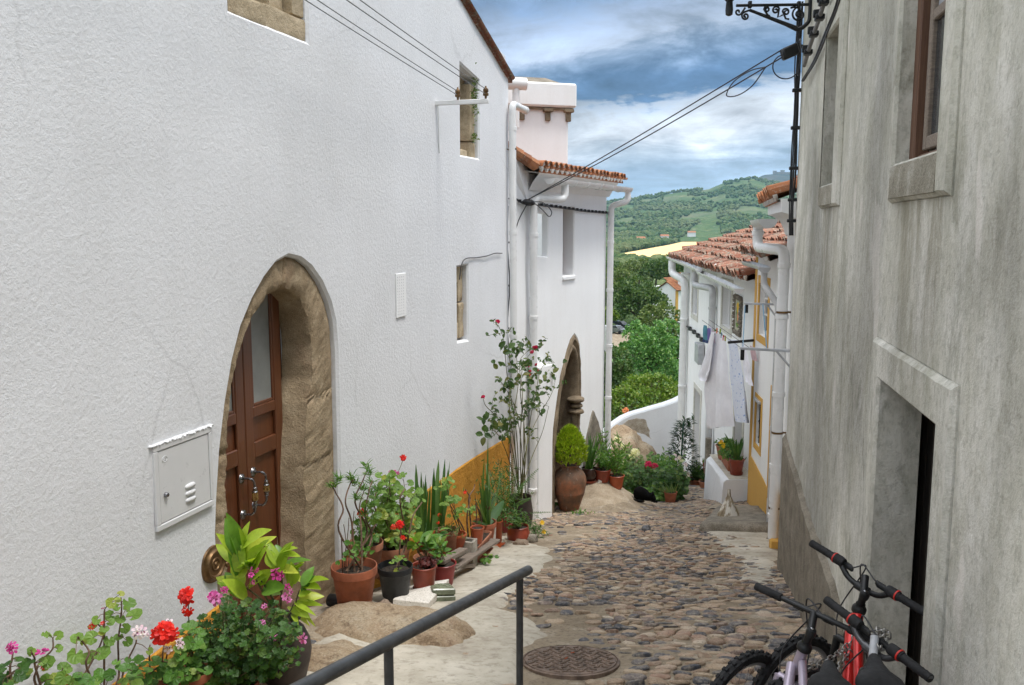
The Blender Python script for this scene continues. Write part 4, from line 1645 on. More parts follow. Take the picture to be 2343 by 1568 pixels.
 bm_.tube([F.w(b0[0],b0[1] - .01,.02),F.w(b0[0] + .06,b0[1] - .5,.008)],.006,6)
 br = bm_.obj('wire_bracket', M['white_paint'], root, 40)
 for d in (.24,.54):
  im = MB()
  c = F.w(b0[0],b0[1] + .02,d)
  im.lathe([(.012,0),(.012,.03),(.028,.035),(.030,.055),(.018,.065),(.028,.075),(.026,.10),(.010,.115),(.008,.13)],c,12)
  im.obj('insulator', M['bronze'], br, 50)
 for (d, zz, u, v, lb) in ((.24, .07, 708, 0, 'lowest overhead wire ending at the inner insulator on the white wall bracket'),
        (.24, .11, 735, 0, 'second overhead wire from below, ending at the inner insulator on the white wall bracket'),
        (.54, .07, 802, 0, 'overhead wire third from below, running past the corner window to the bracket tip'),
        (.54, .12, 832, 0, 'topmost overhead wire running past the corner window to the bracket tip')):
  wm = MB()
  p = F.w(b0[0],b0[1] + zz,d)
  best = None
  for a in np.arange(5.5,9.5,.02):
   qd = ray(u,v)
   q = F.w(a,0,d)
   y_ = q.y
   r3 = qd * (y_ / qd.y)
   e = abs(r3.x - q.x)
   if best is None or e < best[0]:
    best = (e,r3)
  q = best[1]
  ext = q + (q - p) * .9
  pts_ = [p.lerp(ext,i / 14) - V((0,0,.02 * math.sin(math.pi * i / 14))) for i in range(15)]
  wm.tube(pts_,.0042,5)
  tag(wm.obj('overhead_wire', M['grey_cable'], smooth=60), lb, 'wire', 'overhead wires along the white house')
 wm = MB()
 p1 = [F.px(u,v) for u,v in ((1047,640),(1052,606),(1062,592),(1085,590),(1110,586),(1128,580),(1145,580))]
 wm.tube(smooth_path([F.w(a,z,.02) for a,z in p1],4),.006,5)
 wm.obj('wall_cable', M['cable'], root, 60)

def leafcard(mb,p,d,L,W,rnd,bend=.2):
 d = V(d).normalized()
 s = d.cross(V((rnd.uniform(-1,1),rnd.uniform(-1,1),rnd.uniform(-1,1))))
 if s.length < 1e-4:
  s = d.orthogonal()
 s.normalize()
 n_ = d.cross(s)
 mb.add([p,p + d * L * .45 + s * W * .5 + n_ * L * bend * .3,p + d * L - n_ * L * bend * .4,p + d * L * .45 - s * W * .5 + n_ * L * bend * .3],[[0,1,2,3]])

build_house1()

# ================================================================== FURTHER WHITE HOUSE (left,past the corner)
def z4(X,Y):       # crop 1750,1150 scale 1.651
 return ((1750 + X / 1.651) / 1.6533,(1150 + Y / 1.651) / 1.6533)

def build_house2():
 F = FH2
 root = thing('white_house', 'white house with chimney and curved gutter beyond the drainpipe corner', 'house', F.w(1.5, -4.9, -1.5))
 L = F.L[-1]
 out_px = [(550,1240),(552,1200),(556,1000),(566,780),(582,650),(610,450),(650,290),(672,225),(697,188),(715,215),(725,250),(735,380),(737,560),(732,700),(722,830),(722,1240)]
 ao = [F.px(*z4(*p)) for p in out_px]
 in_px = [(576,1240),(577,1200),(581,1000),(590,800),(604,660),(622,520),(645,410),(668,330),(686,290),(700,305),(712,350),(719,440),(719,540),(712,640),(700,800),(700,1240)]
 ai = [F.px(*z4(*p)) for p in in_px]
 zb = -5.0
 for poly in (ao,ai):
  poly[0] = (poly[0][0],zb)
  poly[-1] = (poly[-1][0],zb)
 n0,n1 = F.px(1230,540),F.px(1253,540)
 W1 = [(n0[0],F.px(1231,585)[1]),(n1[0],F.px(1253,588)[1]),(n1[0],F.px(1253,490)[1]),(n0[0],F.px(1231,487)[1])]
 w0,w1 = F.px(1288,560),F.px(1313,560)
 W2 = [(w0[0],F.px(1290,634)[1]),(w1[0],F.px(1310,634)[1]),(w1[0],F.px(1313,475)[1]),(w0[0],F.px(1290,475)[1])]
 ze = .80
 outer = [(0,-6.5),(L,-6.5),(L,ze),(.4,ze),(.0,1.15)]
 mb = MB()
 panel(mb,F,outer,[ao,W1,W2],.4,[.55,.10,.30],.018,.03,.24,.018,seed=11)
 e = F.w(L,0,-.3)
 back = V((-1.2,2.4,0))
 mb.quad((e.x,e.y,-7),(e.x + back.x,e.y + back.y,-7),(e.x + back.x,e.y + back.y,ze),(e.x,e.y,ze))
 f_ = e + back
 mb.quad((f_.x,f_.y,-7),(f_.x - 5,f_.y,-7),(f_.x - 5,f_.y,ze),(f_.x,f_.y,ze))
 mb.obj('wall', M['plaster2'], root, 35)
 def res(poly,n):
  Ls = [0]
  for p,q in zip(poly,poly[1:]):
   Ls.append(Ls[-1] + math.dist(p,q))
  out = []
  for i in range(n):
   s_ = Ls[-1] * i / (n - 1)
   k = min(max(j for j in range(len(Ls)) if Ls[j] <= s_ + 1e-9),len(poly) - 2)
   f = (s_ - Ls[k]) / max(1e-9,Ls[k + 1] - Ls[k])
   out.append((poly[k][0] + f * (poly[k + 1][0] - poly[k][0]),poly[k][1] + f * (poly[k + 1][1] - poly[k][1])))
  return out
 h = 50
 OO = res(ao[:9],h) + res(ao[8:],h)[1:]
 II = res(ai[:9],h) + res(ai[8:],h)[1:]
 mb = MB()
 for i,(o,q) in enumerate(zip(OO,II)):
  ring = []
  prof = [(0,-.03),(.08,.012),(.3,.02),(.42,-.03),(.55,-.035),(.66,.0),(.82,.006),(.95,-.02),(1,-.06),(1,-.16),(1.12,-.2),(1.15,-.3),(1.0,-.42),(1.0,-.55)]
  for f,d in prof:
   if f > 1:
    f = 1 - (f - 1)
   a,z = o[0] + (q[0] - o[0]) * f,o[1] + (q[1] - o[1]) * f
   wob = .012 * noise.noise(V((a * 7,z * 7,3))) + .008 * noise.noise(V((a * 19,z * 19,3)))
   ring.append(F.w(a,z,d + wob))
  m = len(ring)
  mb.v += [tuple(p) for p in ring]
  if i:
   for k in range(m - 1):
    mb.f.append([(i - 1) * m + k,(i - 1) * m + k + 1,i * m + k + 1,i * m + k])
 so = mb.obj('door_surround', M['granite_dark'], root, 50)
 zc = F.px(*z4(700,640))[1]
 cm = MB()
 ac = (F.px(*z4(690,640))[0] + F.px(*z4(735,640))[0]) / 2
 for (dz_,rr,hh) in ((.10,.13,.055),(.0,.10,.05),(-.10,.125,.05)):
  cm.rock(F.w(ac,zc + dz_,-.02),rr * 1.15,rr * 1.15,hh,int(dz_ * 100) + 40,3,.16)
 cm.obj('capital', M['granite_dark'], so, 60)
 sm = MB()
 for da in (-.045,.06):
  sm.tube([F.w(ac + da,zc - .14,-.03),F.w(ac + da,zb,-.03)],[.05,.05],10)
 sm.obj('shaft', M['granite_dark'], so, 60)
 dm = MB()
 fbox(dm,F,ai[0][0] - .1,ai[-1][0] + .25,zb,ai[8][1] + .05,-.60,-.55)
 fbox(dm,F,ai[0][0] - .02,ai[0][0] + .32,zb,-3.9,-.55,-.40)
 dm.obj('door', M['red_wood'], root, 35)
 pm = MB()
 q0,q1 = F.px(1226,1000)[0],F.px(1253,1000)[0]
 zt = F.px(1240,831)[1]
 panel(pm,F,[(q0 - .22,-5.2),(q1 - .16,-5.2),(q1 - .16,zt),(q0 - .22,zt)],[],.20,None,.012,.014,.2,.008,.16,3)
 pm.obj('buttress', M['plaster2'], root, 40)
 sm = MB()
 fbox(sm,F,q0 - .25,q1 + .02,-5.2,F.px(1240,1190)[1],.05,.30,.03)
 sm.obj('doorstep', M['concrete'], root, 40)
 bp = MB()
 poly = F.pts([(1332,1090),(1386,1090),(1386,1040),(1380,1010),(1368,965),(1357,938),(1350,962),(1342,995),(1335,1040)])
 panel(bp,F,poly,[],.03,None,.01,.012,.08,.03,.012,8,.03,.08)
 bp.obj('bare_stone_patch', M['rubble'], root, 40)
 wm = MB()
 fbox(wm,F,W2[0][0] + .0,W2[0][0] + .10,W2[0][1],W2[2][1],-.29,-.12,.01)
 fbox(wm,F,W2[1][0] - .12,W2[1][0],W2[0][1],W2[2][1],-.29,-.23,.01)
 wo = wm.obj('window', M['red_wood'], root, 40)
 gm = MB()
 fbox(gm,F,W2[0][0],W2[1][0],W2[0][1],W2[2][1],-.31,-.285)
 gm.obj('window_pane', M['white_glass'], wo)
 sm = MB()
 fbox(sm,F,W2[0][0] - .03,W2[1][0] + .03,W2[0][1] - .06,W2[0][1] + .012,-.28,.03,.015)
 sm.obj('window_sill', M['plaster2'], wo, 40)
 cv = MB()
 av = np.linspace(.75,L + .05,18)
 pr = [(0,-.0),(.02,-.01),(.05,.04),(.10,.12),(.17,.2),(.19,.24)]
 rows = []
 zc0 = .55
 for a in av:
  rows.append([F.w(min(a,L),zc0 + dz_,d) + (F.tan(L - .02) * max(0,a - L)) for d,dz_ in pr])
 m = len(pr)
 for rr in rows:
  cv.v += [tuple(p) for p in rr]
 for i in range(len(rows) - 1):
  for k in range(m - 1):
   cv.f.append([i * m + k,i * m + k + 1,(i + 1) * m + k + 1,(i + 1) * m + k])
 cv.obj('eave_cove', M['plaster2'], root, 60)
 rf,mo = MB(),MB()
 zev = .845
 k = 5
 aa = np.linspace(.62,L + .12,k)
 up = V((-1.55,.75,.26))
 for i in range(k - 1):
  p,q = F.w(min(aa[i],L),zev,.26),F.w(min(aa[i + 1],L),zev,.26)
  if aa[i + 1] > L:
   q = q + F.tan(L - .02) * (aa[i + 1] - L)
  tiles(rf,p,q,q + up,p + up,.17,.40,.075,20 + i,mo)
 v0 = F.w(aa[0],zev + .03,.24)
 for j in range(7):      # verge tiles climbing to the corner of the near house
  p0 = v0 + V((-.04,.0,0)) + V((-.62,-.68,.34)) * (j * .18)
  p1 = p0 + V((-.62,-.68,.34)) * .26
  rf.tube([p0,p1],[.085,.072],8)
 vd = V((-.62,-.68,.34)) * 1.3
 rf.quad(v0 + V((0,0,-.02)),v0 + vd + V((0,0,-.02)),v0 + vd + up,v0 + up)
 ro = rf.obj('roof', M['tile_new'], root, recalc=False)
 mo.obj('eave_mortar', M['mortar'], ro)
 gw = MB()
 g0 = F.w(.0,0,.0)
 gpts = [F.w(.0,.35,.01),F.w(.75,.35,.01),F.w(.75,zev - .02,.02),F.w(.62,zev + .04,.02),v0 + vd * .5 + V((.05,0,-.06)),v0 + vd * .9 + V((.05,0,-.06))]
 gw.quad(*gpts)
 gw.obj('gable_wall', M['plaster2'], root)
 cr = at(1300,345,15.4)
 tt = F.tan(1.0)
 tt = V((.96,.28,0)).normalized()
 nn = V((.28,-.96,0))
 sz = .92
 c = cr - tt * sz + V((0,.0,0)) - nn * .45
 zt_ = at(1300,250,15.4).z
 zc_ = at(1310,195,15.4).z
 cm = MB()
 zlo = .9
 cm.bevbox(V((c.x,c.y,(zlo + zt_) / 2)),tt * sz,nn * .45,V((0,0,(zt_ - zlo) / 2)),.03)
 co = cm.obj('chimney', M['plaster2'], root, 30)
 tm = MB()
 tm.bevbox(V((c.x,c.y,(zt_ + zc_) / 2 + .012)),tt * (sz + .11),nn * .56,V((0,0,(zc_ - zt_) / 2)),.03)
 tm.obj('chimney_crown', M['plaster3'], co, 30)
 tm = MB()
 tm.bevbox(V((c.x,c.y,zt_ - .012)),tt * (sz + .055),nn * .505,V((0,0,.018)),.006)
 tm.obj('chimney_band', M['granite_dark'], co, 30)
 tm = MB()
 cz = zc_ + .012
 t0,t1 = sz - .1,sz - .36
 b = V((c.x,c.y,cz))
 vs = [b + tt * s_ * t0 + nn * q * .45 for s_ in (-1,1) for q in (-1,1)] + [b + tt * s_ * t1 + nn * q * .25 + V((0,0,.12)) for s_ in (-1,1) for q in (-1,1)]
 tm.add(vs,[[0,1,5,4],[2,3,7,6],[0,2,6,4],[1,3,7,5],[4,5,7,6]])
 tm.obj('chimney_cap', M['cement'], co)
 for s_ in (-.92,-.42,.08,.58,.985):
  bm_ = MB()
  p = b + tt * (sz * s_) + nn * .45
  p.z = zt_
  bm_.bevbox(p + V((0,0,-.035)) + nn * .03,tt * .085,nn * .06,V((0,0,.032)),.012)
  bm_.bevbox(p + V((0,0,-.14)) + nn * .012,tt * .045,nn * .035,V((0,0,.075)),.01)
  bm_.obj('corbel', M['granite_dark'], co, 40)
 for q_ in (.2,-.3):
  bm_ = MB()
  p = b + tt * (sz + .0) + nn * q_
  p.z = zt_
  bm_.bevbox(p + V((0,0,-.035)) + tt * .03,nn * .085,tt * .06,V((0,0,.032)),.012)
  bm_.bevbox(p + V((0,0,-.14)) + tt * .012,nn * .045,tt * .035,V((0,0,.075)),.01)
  bm_.obj('corbel', M['granite_dark'], co, 40)
 fm = MB()
 p = at(1180,192,14.6)
 fm.tube([p - tt * .25,p + tt * .17],.10,16)
 fm.tube([p + tt * .0,p + V((0,0,-.7))],.06,12)
 fm.obj('flue_pipe', M['white_plastic'], root, 50)
 gm = MB()
 ga = np.linspace(.80,L + .16,14)
 GP = []
 for a in ga:
  p = F.w(min(a,L),0,.33)
  if a > L:
   p = p + F.tan(L - .02) * (a - L)
  p.z = .70
  GP.append(p)
 gutter(gm,GP,.085,8)
 go = gm.obj('gutter', M['white_plastic'], root, 50)
 rm = MB()
 for a in ga[1::2]:
  q = min(range(len(ga)),key=lambda i_: abs(ga[i_] - a))
  p = GP[q]
  t = (GP[min(q + 1,13)] - GP[max(q - 1,0)]).normalized()
  s_ = t.cross(V((0,0,1))).normalized()
  rm.tube([p + s_ * .09 * math.cos(x) - V((0,0,.09 * math.sin(x))) for x in np.linspace(0,math.pi,9)],.008,5)
 rm.obj('gutter_clip', M['white_plastic'], go)
 pm = MB()
 q0 = F.w(1.0,.62,.33)
 q0 = GP[2] + V((0,0,-.06))
 a1 = F.px(1206,480)[0]
 zq = F.px(1206,450)[1]
 zq = .42
 pbt = F.w(a1 + .05,-5.0,.09)
 pm_pts = [q0,V((q0.x,q0.y,zq)),F.w(a1 + .02,zq,.09),pbt]
 pipe(pm,pm_pts,.058,[F.w(a1 + .03,z,.09) for z in (-.1,-1.3,-2.6,-3.9)],.12)
 pm.obj('downpipe', M['white_plastic'], root, 50)
 pm = MB()
 q0 = GP[-1] + V((0,0,-.06))
 pm_pts = [q0,q0 + V((0,0,-.17)),F.w(L - .03,q0.z - .26,.09),F.w(L - .02,-5.0,.08)]
 pipe(pm,pm_pts,.055,[F.w(L - .025,z,.085) for z in (-.25,-1.1,-2.1,-3.05,-4.0)],.07)
 pm.obj('downpipe', M['white_plastic'], root, 50)
 cb = MB()
 pts_ = [(.02,.46),(.12,.40),(.3,.42),(.55,.36),(.75,.37),(1.1,.345),(1.6,.33),(2.2,.31),(2.9,.285),(L - .08,.27),(L - .02,.24),(L - .01,.1)]
 P = smooth_path([F.w(a,z,.03) for a,z in pts_],5)
 cb.tube(P,.009,6)
 cb.tube([p + V((.01,-.01,-.02)) for p in P[10:]],.007,6)
 for a in np.arange(.3,L,.17):
  z = np.interp(a,[q[0] for q in pts_],[q[1] for q in pts_])
  cb.box(F.w(a,z,.03),F.tan(a) * .014,F.nrm(a) * .02,V((0,0,.02)))
 p = F.w(.62,.36,.08)
 cb.rock(p,.10,.06,.045,4,2,.4)
 cb.tube(smooth_path([p + V((.05,-.05,.02)),p + V((.2,-.06,-.1)),p + V((.3,-.06,-.2)),p + V((.33,-.05,-.12)),p + V((.2,-.05,.0)),p],5),.007,5)
 cb.tube(smooth_path([p,p + V((-.12,-.06,-.22)),F.w(.30,-.05,.05)],6),.008,5)
 tag(cb.obj('wall_cable', M['cable'], smooth=60), 'black cable clipped along the eave of the white house with the chimney', 'cable')
 cb = MB()
 pts2 = [(.16,.30),(.14,-.2),(.20,-.8),(.14,-1.4),(.22,-2.0),(.19,-2.6),(.24,-3.2)]
 cb.tube(smooth_path([F.w(a,z,.02) for a,z in pts2],5),.009,5)
 for a,z in pts2[1:]:
  cb.box(F.w(a,z,.02),F.tan(a) * .035,F.nrm(a) * .012,V((0,0,.012)))
 tag(cb.obj('wall_cable', M['cable'], smooth=60), 'thin black cable running down behind the climbing rose', 'cable')
 bx = MB()
 p = at(1391,775,15.95)
 bx.bevbox(p,(.055,0,0),(0,.12,0),(0,0,.24),.01)
 bx.obj('wall_box', M['white_plastic'], root, 40)

build_house2()

# ================================================================== GREY HOUSE (right)
def build_grey():
 F = FR
 root = thing('grey_house', 'tall weathered grey rendered house on the right with streaked wall', 'house', F.w(8, -3, -2))
 L = F.L[-1]
 zg = -3.0

 def q(u,v):
  return F.px(u,v)
 o0 = (q(2040,457)[0] + q(2067,0)[0]) / 2
 a_l = q(2053,375)[0]
 a_r = (q(2159,344)[0] + q(2177,0)[0]) / 2
 s_l = q(2040,457)[0]
 s_r = (q(2184,455)[0] + q(2206,0)[0]) / 2
 zs = (q(2053,375)[1] + q(2159,344)[1]) / 2
 zo = (q(2040,457)[1] + q(2184,455)[1]) / 2
 W1 = [(a_r,zs),(a_l,zs),(a_l,zs + 1.5),(a_r,zs + 1.5)]
 S1 = [(s_r,zo),(s_l,zo),(s_l,zs + 1.75),(s_r,zs + 1.75)]
 b_l,b_r = q(1883,424)[0],q(1911,420)[0]
 zs2 = q(1895,423)[1]
 zt2 = (q(1892,99)[1] + q(1918,57)[1]) / 2
 W2 = [(b_r,zs2),(b_l,zs2),(b_l,zt2),(b_r,zt2)]
 S2 = [(q(1921,474)[0],q(1900,474)[1]),(q(1880,474)[0],q(1900,474)[1]),(q(1880,474)[0],zt2 + .22),(q(1921,474)[0],zt2 + .22)]
 d_l,d_r = q(2020,863)[0],q(2154,985)[0]
 zt = (q(2020,863)[1] + q(2154,985)[1]) / 2
 D = [(d_r,zg),(d_l,zg),(d_l,zt),(d_r,zt)]
 e_l,e_r = q(2008,774)[0],q(2197,882)[0]
 ze = (q(2008,774)[1] + q(2197,882)[1]) / 2
 SD = [(e_r,zg),(e_l,zg),(e_l,ze),(e_r,ze)]
 mb = MB()
 panel(mb,F,[(.0,-5),(L,-5),(L,3.0),(.0,3.0)],[S1,S2,SD],.4,[.012,.012,.012],.004,.02,.24,.012,seed=21)
 c = F.w(L,0,-.3)
 bk = -F.nrm(1) * 6
 mb.quad((c.x,c.y,-6),(c.x + bk.x,c.y + bk.y,-6),(c.x + bk.x,c.y + bk.y,3.0),(c.x,c.y,3.0))
 b = F.w(0,0,-.3)
 mb.quad((c.x + bk.x,c.y + bk.y,-6),(b.x + bk.x,b.y + bk.y,-6),(b.x + bk.x,b.y + bk.y,3.0),(c.x + bk.x,c.y + bk.y,3.0))
 mb.obj('wall', M['grey_render'], root, 35)
 rf = MB()
 tiles(rf,F.w(0,3.0,.25),F.w(L + .1,3.0,.25),F.w(L + .1,4.3,-3.2),F.w(0,4.3,-3.2),.3,.45,.1,31)
 tiles(rf,F.w(L + .1,3.0,-6.3),F.w(0,3.0,-6.3),F.w(0,4.3,-3.2),F.w(L + .1,4.3,-3.2),.3,.45,.1,32)
 rf.obj('roof', M['tile_old'], root, recalc=False)

 def surround(S,W,nm,dep,proud=.028):
  m1 = MB()
  panel(m1,F,S,[W],.05,[dep],.016,.02,.12,.006,proud,5,.008,.12)
  return m1.obj(nm, M['grey_render'], root, 40)
 s1 = surround(S1, W1, 'window_surround', .085)
 s2 = surround(S2, W2, 'window_surround', .22)
 surround(SD, D, 'door_surround', .22)
 for (nm_,q0,q1,q2,q3) in ((0,a_r,a_l,zo,zs),(1,b_r,b_l,q(1900,474)[1],zs2)):
  m1 = MB()
  fbox(m1,F,q0 - .02,q1 + .02,q2 + .015,q3 - .012,.02,.0315,.003)
  m1.obj('window_sill', M['mossy'], s2 if nm_ else s1, 40)
 fm = MB()
 dF = -.19
 for x0,x1,z0,z1,d0,d1 in ((a_l - .085,a_l + .03,zs,zs + 1.5,-.12,-.05),(a_r - .03,a_r + .0,zs,zs + 1.5,-.12,-.075),(a_r + .0,a_l - .085,zs,zs + .035,-.12,-.07)):
  fbox(fm,F,x0,x1,z0,z1,d0,d1,.006)
 fo = fm.obj('window', M['old_wood'], root, 35)
 tag(fo, 'old brown casement, half open')
 sm = MB()
 x0,x1 = a_r + .0,a_l - .15
 for q0,q1,z0,z1 in ((x0,x0 + .05,zs + .05,zs + 1.45),(x1 - .06,x1,zs + .05,zs + 1.45),(x0 + .05,x1 - .06,zs + .05,zs + .11),(x0 + .05,x1 - .06,zs + .62,zs + .67),(x0 + .05,x1 - .06,zs + 1.38,zs + 1.45)):
  fbox(sm,F,q0,q1,z0,z1,-.12,-.072,.005)
 sm.obj('sash', M['grey_wood'], fo, 35)
 gm = MB()
 fbox(gm,F,x0 + .04,x1 - .05,zs + .66,zs + 1.4,-.102,-.092,.001)
 gm.obj('window_pane', M['white_glass'], fo)
 gm = MB()
 fbox(gm,F,x0 + .04,x1 - .05,zs + .1,zs + .63,-.102,-.092,.001)
 fbox(gm,F,a_r - .05,a_l + .05,zs,zs + 1.5,-.19,-.18,.001)
 gm.obj('window_pane', M['glass'], fo)
 fm = MB()
 fbox(fm,F,b_l - .06,b_l,zs2,zt2,-.2,-.12,.006)
 fbox(fm,F,b_r,b_r + .05,zs2,zt2,-.2,-.12,.006)
 fbox(fm,F,(b_l + b_r) / 2 - .04,(b_l + b_r) / 2 + .04,zs2,zt2,-.2,-.13,.006)
 fo = fm.obj('window', M['old_wood'], root, 35)
 gm = MB()
 fbox(gm,F,b_r,b_l,zs2,zt2,-.225,-.2)
 gm.obj('window_pane', M['glass'], fo)
 dm = MB()
 x = d_r
 k = 0
 rnd = random.Random(2)
 while x < d_l + .25:
  w_ = rnd.uniform(.10,.15)
  fbox(dm,F,x,x + w_ - .006,zg,zt - .02,-.32 + rnd.uniform(-.012,.012),-.28,.005)
  x += w_
 do = dm.obj('door', M['dark_wood'], root, 35)
 jm = MB()
 fbox(jm,F,d_l - .30,d_l - .20,zg,zt,-.28,-.225,.006)
 fbox(jm,F,d_r - .02,d_r + .03,zg,zt,-.28,-.24,.006)
 jm.obj('door_frame', M['grey_wood'], do, 35)
 bm_ = MB()
 fbox(bm_,F,d_r - .3,d_l + .5,zg,zt + .3,-.50,-.46)
 bm_.obj('door_back', M['dark_wood'], do)
 st = MB()
 fbox(st,F,d_r,d_l,-3.3,H(*F.w((d_l + d_r) / 2,0).xy) + .04,-.4,.12,.02)
 st.obj('doorstep', M['concrete'], root, 40)
 rm_ = MB()
 for (x0_,x1_,z0_,z1_) in ((d_r - .3,d_r - .25,zg,zt + .3),(d_l + .45,d_l + .5,zg,zt + .3),(d_r - .3,d_l + .5,zt + .02,zt + .06)):
  fbox(rm_,F,x0_,x1_,z0_,z1_,-.5,-.235)
 rm_.obj('door_recess', M['dark_wood'], do)
 cm = MB()
 poly = F.pts([(1826,1085),(1838,1130),(1852,1180),(1872,1235),(1896,1290),(1914,1345),(1927,1400),(1930,1460)])
 poly = [(L + .006,poly[0][1] + .1)] + poly + [(poly[-1][0] - .0,-3.6),(L + .006,-4.6)]
 panel(cm,F,poly,[],.05,None,.012,.03,.10,.03,.04,9,.02,.10)
 cm.obj('cement_skirting', M['cement'], root, 40)

build_grey()

# ================================================================== CABLES,LAMP ON THE GREY CORNER
def build_corner():
 F = FR
 L = F.L[-1]
 root = thing('cable_bundle', 'black bundle of cables running down the corner of the grey house', 'cables', F.w(L - .05, -.2, .05))

 def cp(u,v,d=.05):
  a,z = F.px(u,v)
  return F.w(min(a,L + .02),z,d)
 px_list = [(1862,-40),(1858,20),(1855,80),(1851,140),(1848,220),(1843,320),(1838,400),(1834,470),(1830,540)]
 zs = [cp(u,v).z for u,v in px_list]
 rnd = random.Random(4)
 for k in range(6):
  m1 = MB()
  pts_ = []
  for i,z in enumerate(zs):
   pts_.append(F.w(L - .03 - .012 * (k % 3) + rnd.uniform(-.012,.012),z,.025 + .016 * (k // 2) + rnd.uniform(-.006,.010)))
  m1.tube(smooth_path(pts_,4),.0085 if k < 3 else .006,6)
  m1.obj('cable', M['cable'], root, 60)
 m1 = MB()
 for z in (.12,.32,.62,1.0,1.35,1.75):
  m1 = MB()
  m1.bevbox(F.w(L - .04,z - .05,.04),F.tan(1) * .028,F.nrm(1) * .042,V((0,0,.016)),.005)
  m1.obj('cable_clamp', M['black_iron'], root, 40)
 m1 = MB()
 run = [cp(1850,150,.04),cp(1862,120,.05),cp(1876,78,.05),cp(1890,40,.05),cp(1900,5,.05),cp(1910,-30,.05)]
 m1.tube(smooth_path(run,4),.018,8)
 m1.obj('twisted_cable', M['grey_cable'], root, 60)
 for p in run[1:5]:
  m1 = MB()
  m1.bevbox(p,F.tan(1) * .05,F.nrm(1) * .035,V((0,0,.02)),.006)
  m1.bevbox(p + V((0,0,.03)) + F.nrm(1) * .02,F.tan(1) * .02,F.nrm(1) * .03,V((0,0,.03)),.006)
  m1.obj('cable_clamp', M['black_iron'], root, 40)
 for k in range(2):
  m1 = MB()
  run2 = [cp(1848 + k * 3,185,.05),cp(1870 + k * 4,140,.03),cp(1895 + k * 5,80,.03),cp(1920 + k * 5,20,.03),cp(1935 + k * 6,-30,.03)]
  m1.tube(smooth_path(run2,4),.009,6)
  m1.obj('cable', M['cable'], root, 60)
 A = cp(1845,118,.10)
 E1 = FH2.w(.62,.40,.08)
 jb = MB()
 jb.bevbox(A + V((-.05,0,0)),V((.07,.0,.03)),V((0,.05,0)),V((-.015,0,.05)),.015)
 jb.obj('cable_anchor', M['black_iron'], root, 40)
 for k, (u, v, lb) in enumerate(((1370, 370, 'upper of the two black cables crossing the sky to the white house'), (1370, 375, 'lower of the two black cables crossing the sky to the white house'))):
  m1 = MB()
  st = A + V((-.12,.0,.02 - .07 * k))
  n_ = 24
  sag = .02
  pts_ = [st.lerp(E1 + V((0,0,.0)),i / n_) - V((0,0,(sag + .02 * k) * math.sin(math.pi * i / n_))) for i in range(n_ + 1)]
  m1.tube(pts_,.0068,6)
  tag(m1.obj('overhead_cable', M['cable'], smooth=60), lb, 'cable', 'overhead cables crossing the street')
  if k:
   d_ = (pts_[6] - pts_[1])
   m2 = MB()
   lp = [pts_[1],pts_[2] + V((0,0,.05)),pts_[3] + V((-.02,0,.03)),pts_[4] + V((.05,0,-.02)),pts_[3] + V((.02,0,-.10)),pts_[2] + V((.02,0,-.09)),pts_[1]]
   m2.tube(smooth_path(lp,6),.006,5)
   m2.obj('cable_loop', M['cable'], root, 60)
 m2 = MB()
 c = A + V((-.08,0,-.13))
 m2.tube(smooth_path([c + V((.12 * math.cos(t),0,.11 * math.sin(t))) for t in np.arange(1.8,6.6,.5)],4),.006,5)
 m2.obj('cable_loop', M['cable'], root, 60)
 m2 = MB()
 c = A + V((.06,.0,-.05)) + F.nrm(1) * .02
 m2.tube(smooth_path([c + F.tan(1) * (-.09 * math.cos(t)) + V((0,0,.16 * math.sin(t))) for t in np.arange(-1.9,2.2,.5)],4),.008,5)
 m2.obj('cable_loop', M['cable'], root, 60)

 base = cp(1858,20,.03)
 lr = thing('street_lamp', 'black wrought iron wall lamp with scrolls on the grey corner', 'lamp', base)
 nd = V((-1,-.02,0)).normalized()
 zt = base.z + .035

 def pt(d,dz_):
  return V((base.x,base.y,zt)) + nd * d + V((0,0,dz_))
 m1 = MB()
 m1.tube([pt(-.02,.0),pt(.64,-.012)],.013,8)
 for d in (.09,.52):
  m1.bevbox(pt(d,-.004),nd * .016,V((0,.016,0)),V((0,0,.03)),.005)
 m1.tube([pt(.52,-.05),pt(.45,-.075),pt(.2,-.165),pt(.10,-.205)],[.014,.014,.018,.024],8)
 m1.tube(smooth_path([pt(.12,-.2),pt(.08,-.21),pt(.03,-.18),pt(-.01,-.12),pt(-.01,.05)],5),.018,8)
 m1.obj('bracket_arm', M['black_iron'], lr, 50)

 def scroll(c0, r0, turns, start, sgn, lead, nm='scroll'):
  ms = MB()
  pts_ = [pt(*p) for p in lead]
  nn = int(20 * turns)
  for i in range(nn + 1):
   t = i / nn
   a = start + sgn * 2 * math.pi * turns * t
   r_ = r0 * (1 - .82 * t)
   pts_.append(pt(c0[0] + r_ * math.cos(a),c0[1] + r_ * math.sin(a)))
  ms.tube(pts_,[.009] * (len(pts_) - 1) + [.013],6)
  ms.obj(nm, M['black_iron'], lr, 60)
 scroll((.085,-.085),.062,1.6,1.2,-1,[(.16,-.03),(.12,-.02)])
 scroll((.20,-.065),.032,1.3,0.3,1,[(.17,-.125),(.20,-.12)])
 scroll((.29,-.05),.034,1.3,2.6,-1,[(.23,-.09),(.27,-.11)])
 scroll((.37,-.045),.026,1.3,.2,1,[(.34,-.10),(.36,-.09)])
 scroll((.555,-.10),.036,1.5,1.4,-1,[(.52,-.05)])
 scroll((.62,-.065),.030,1.0,3.6,1,[(.56,-.03)])
 m1 = MB()
 c = pt(.70,0)
 m1.lathe([(.012,-.10),(.030,-.09),(.034,-.05),(.028,.02),(.045,.04),(.055,.05),(.052,.062),(.075,.085),(.078,.10),(.04,.11)],c,16)
 m1.obj('lamp_socket', M['black_iron'], lr, 50)
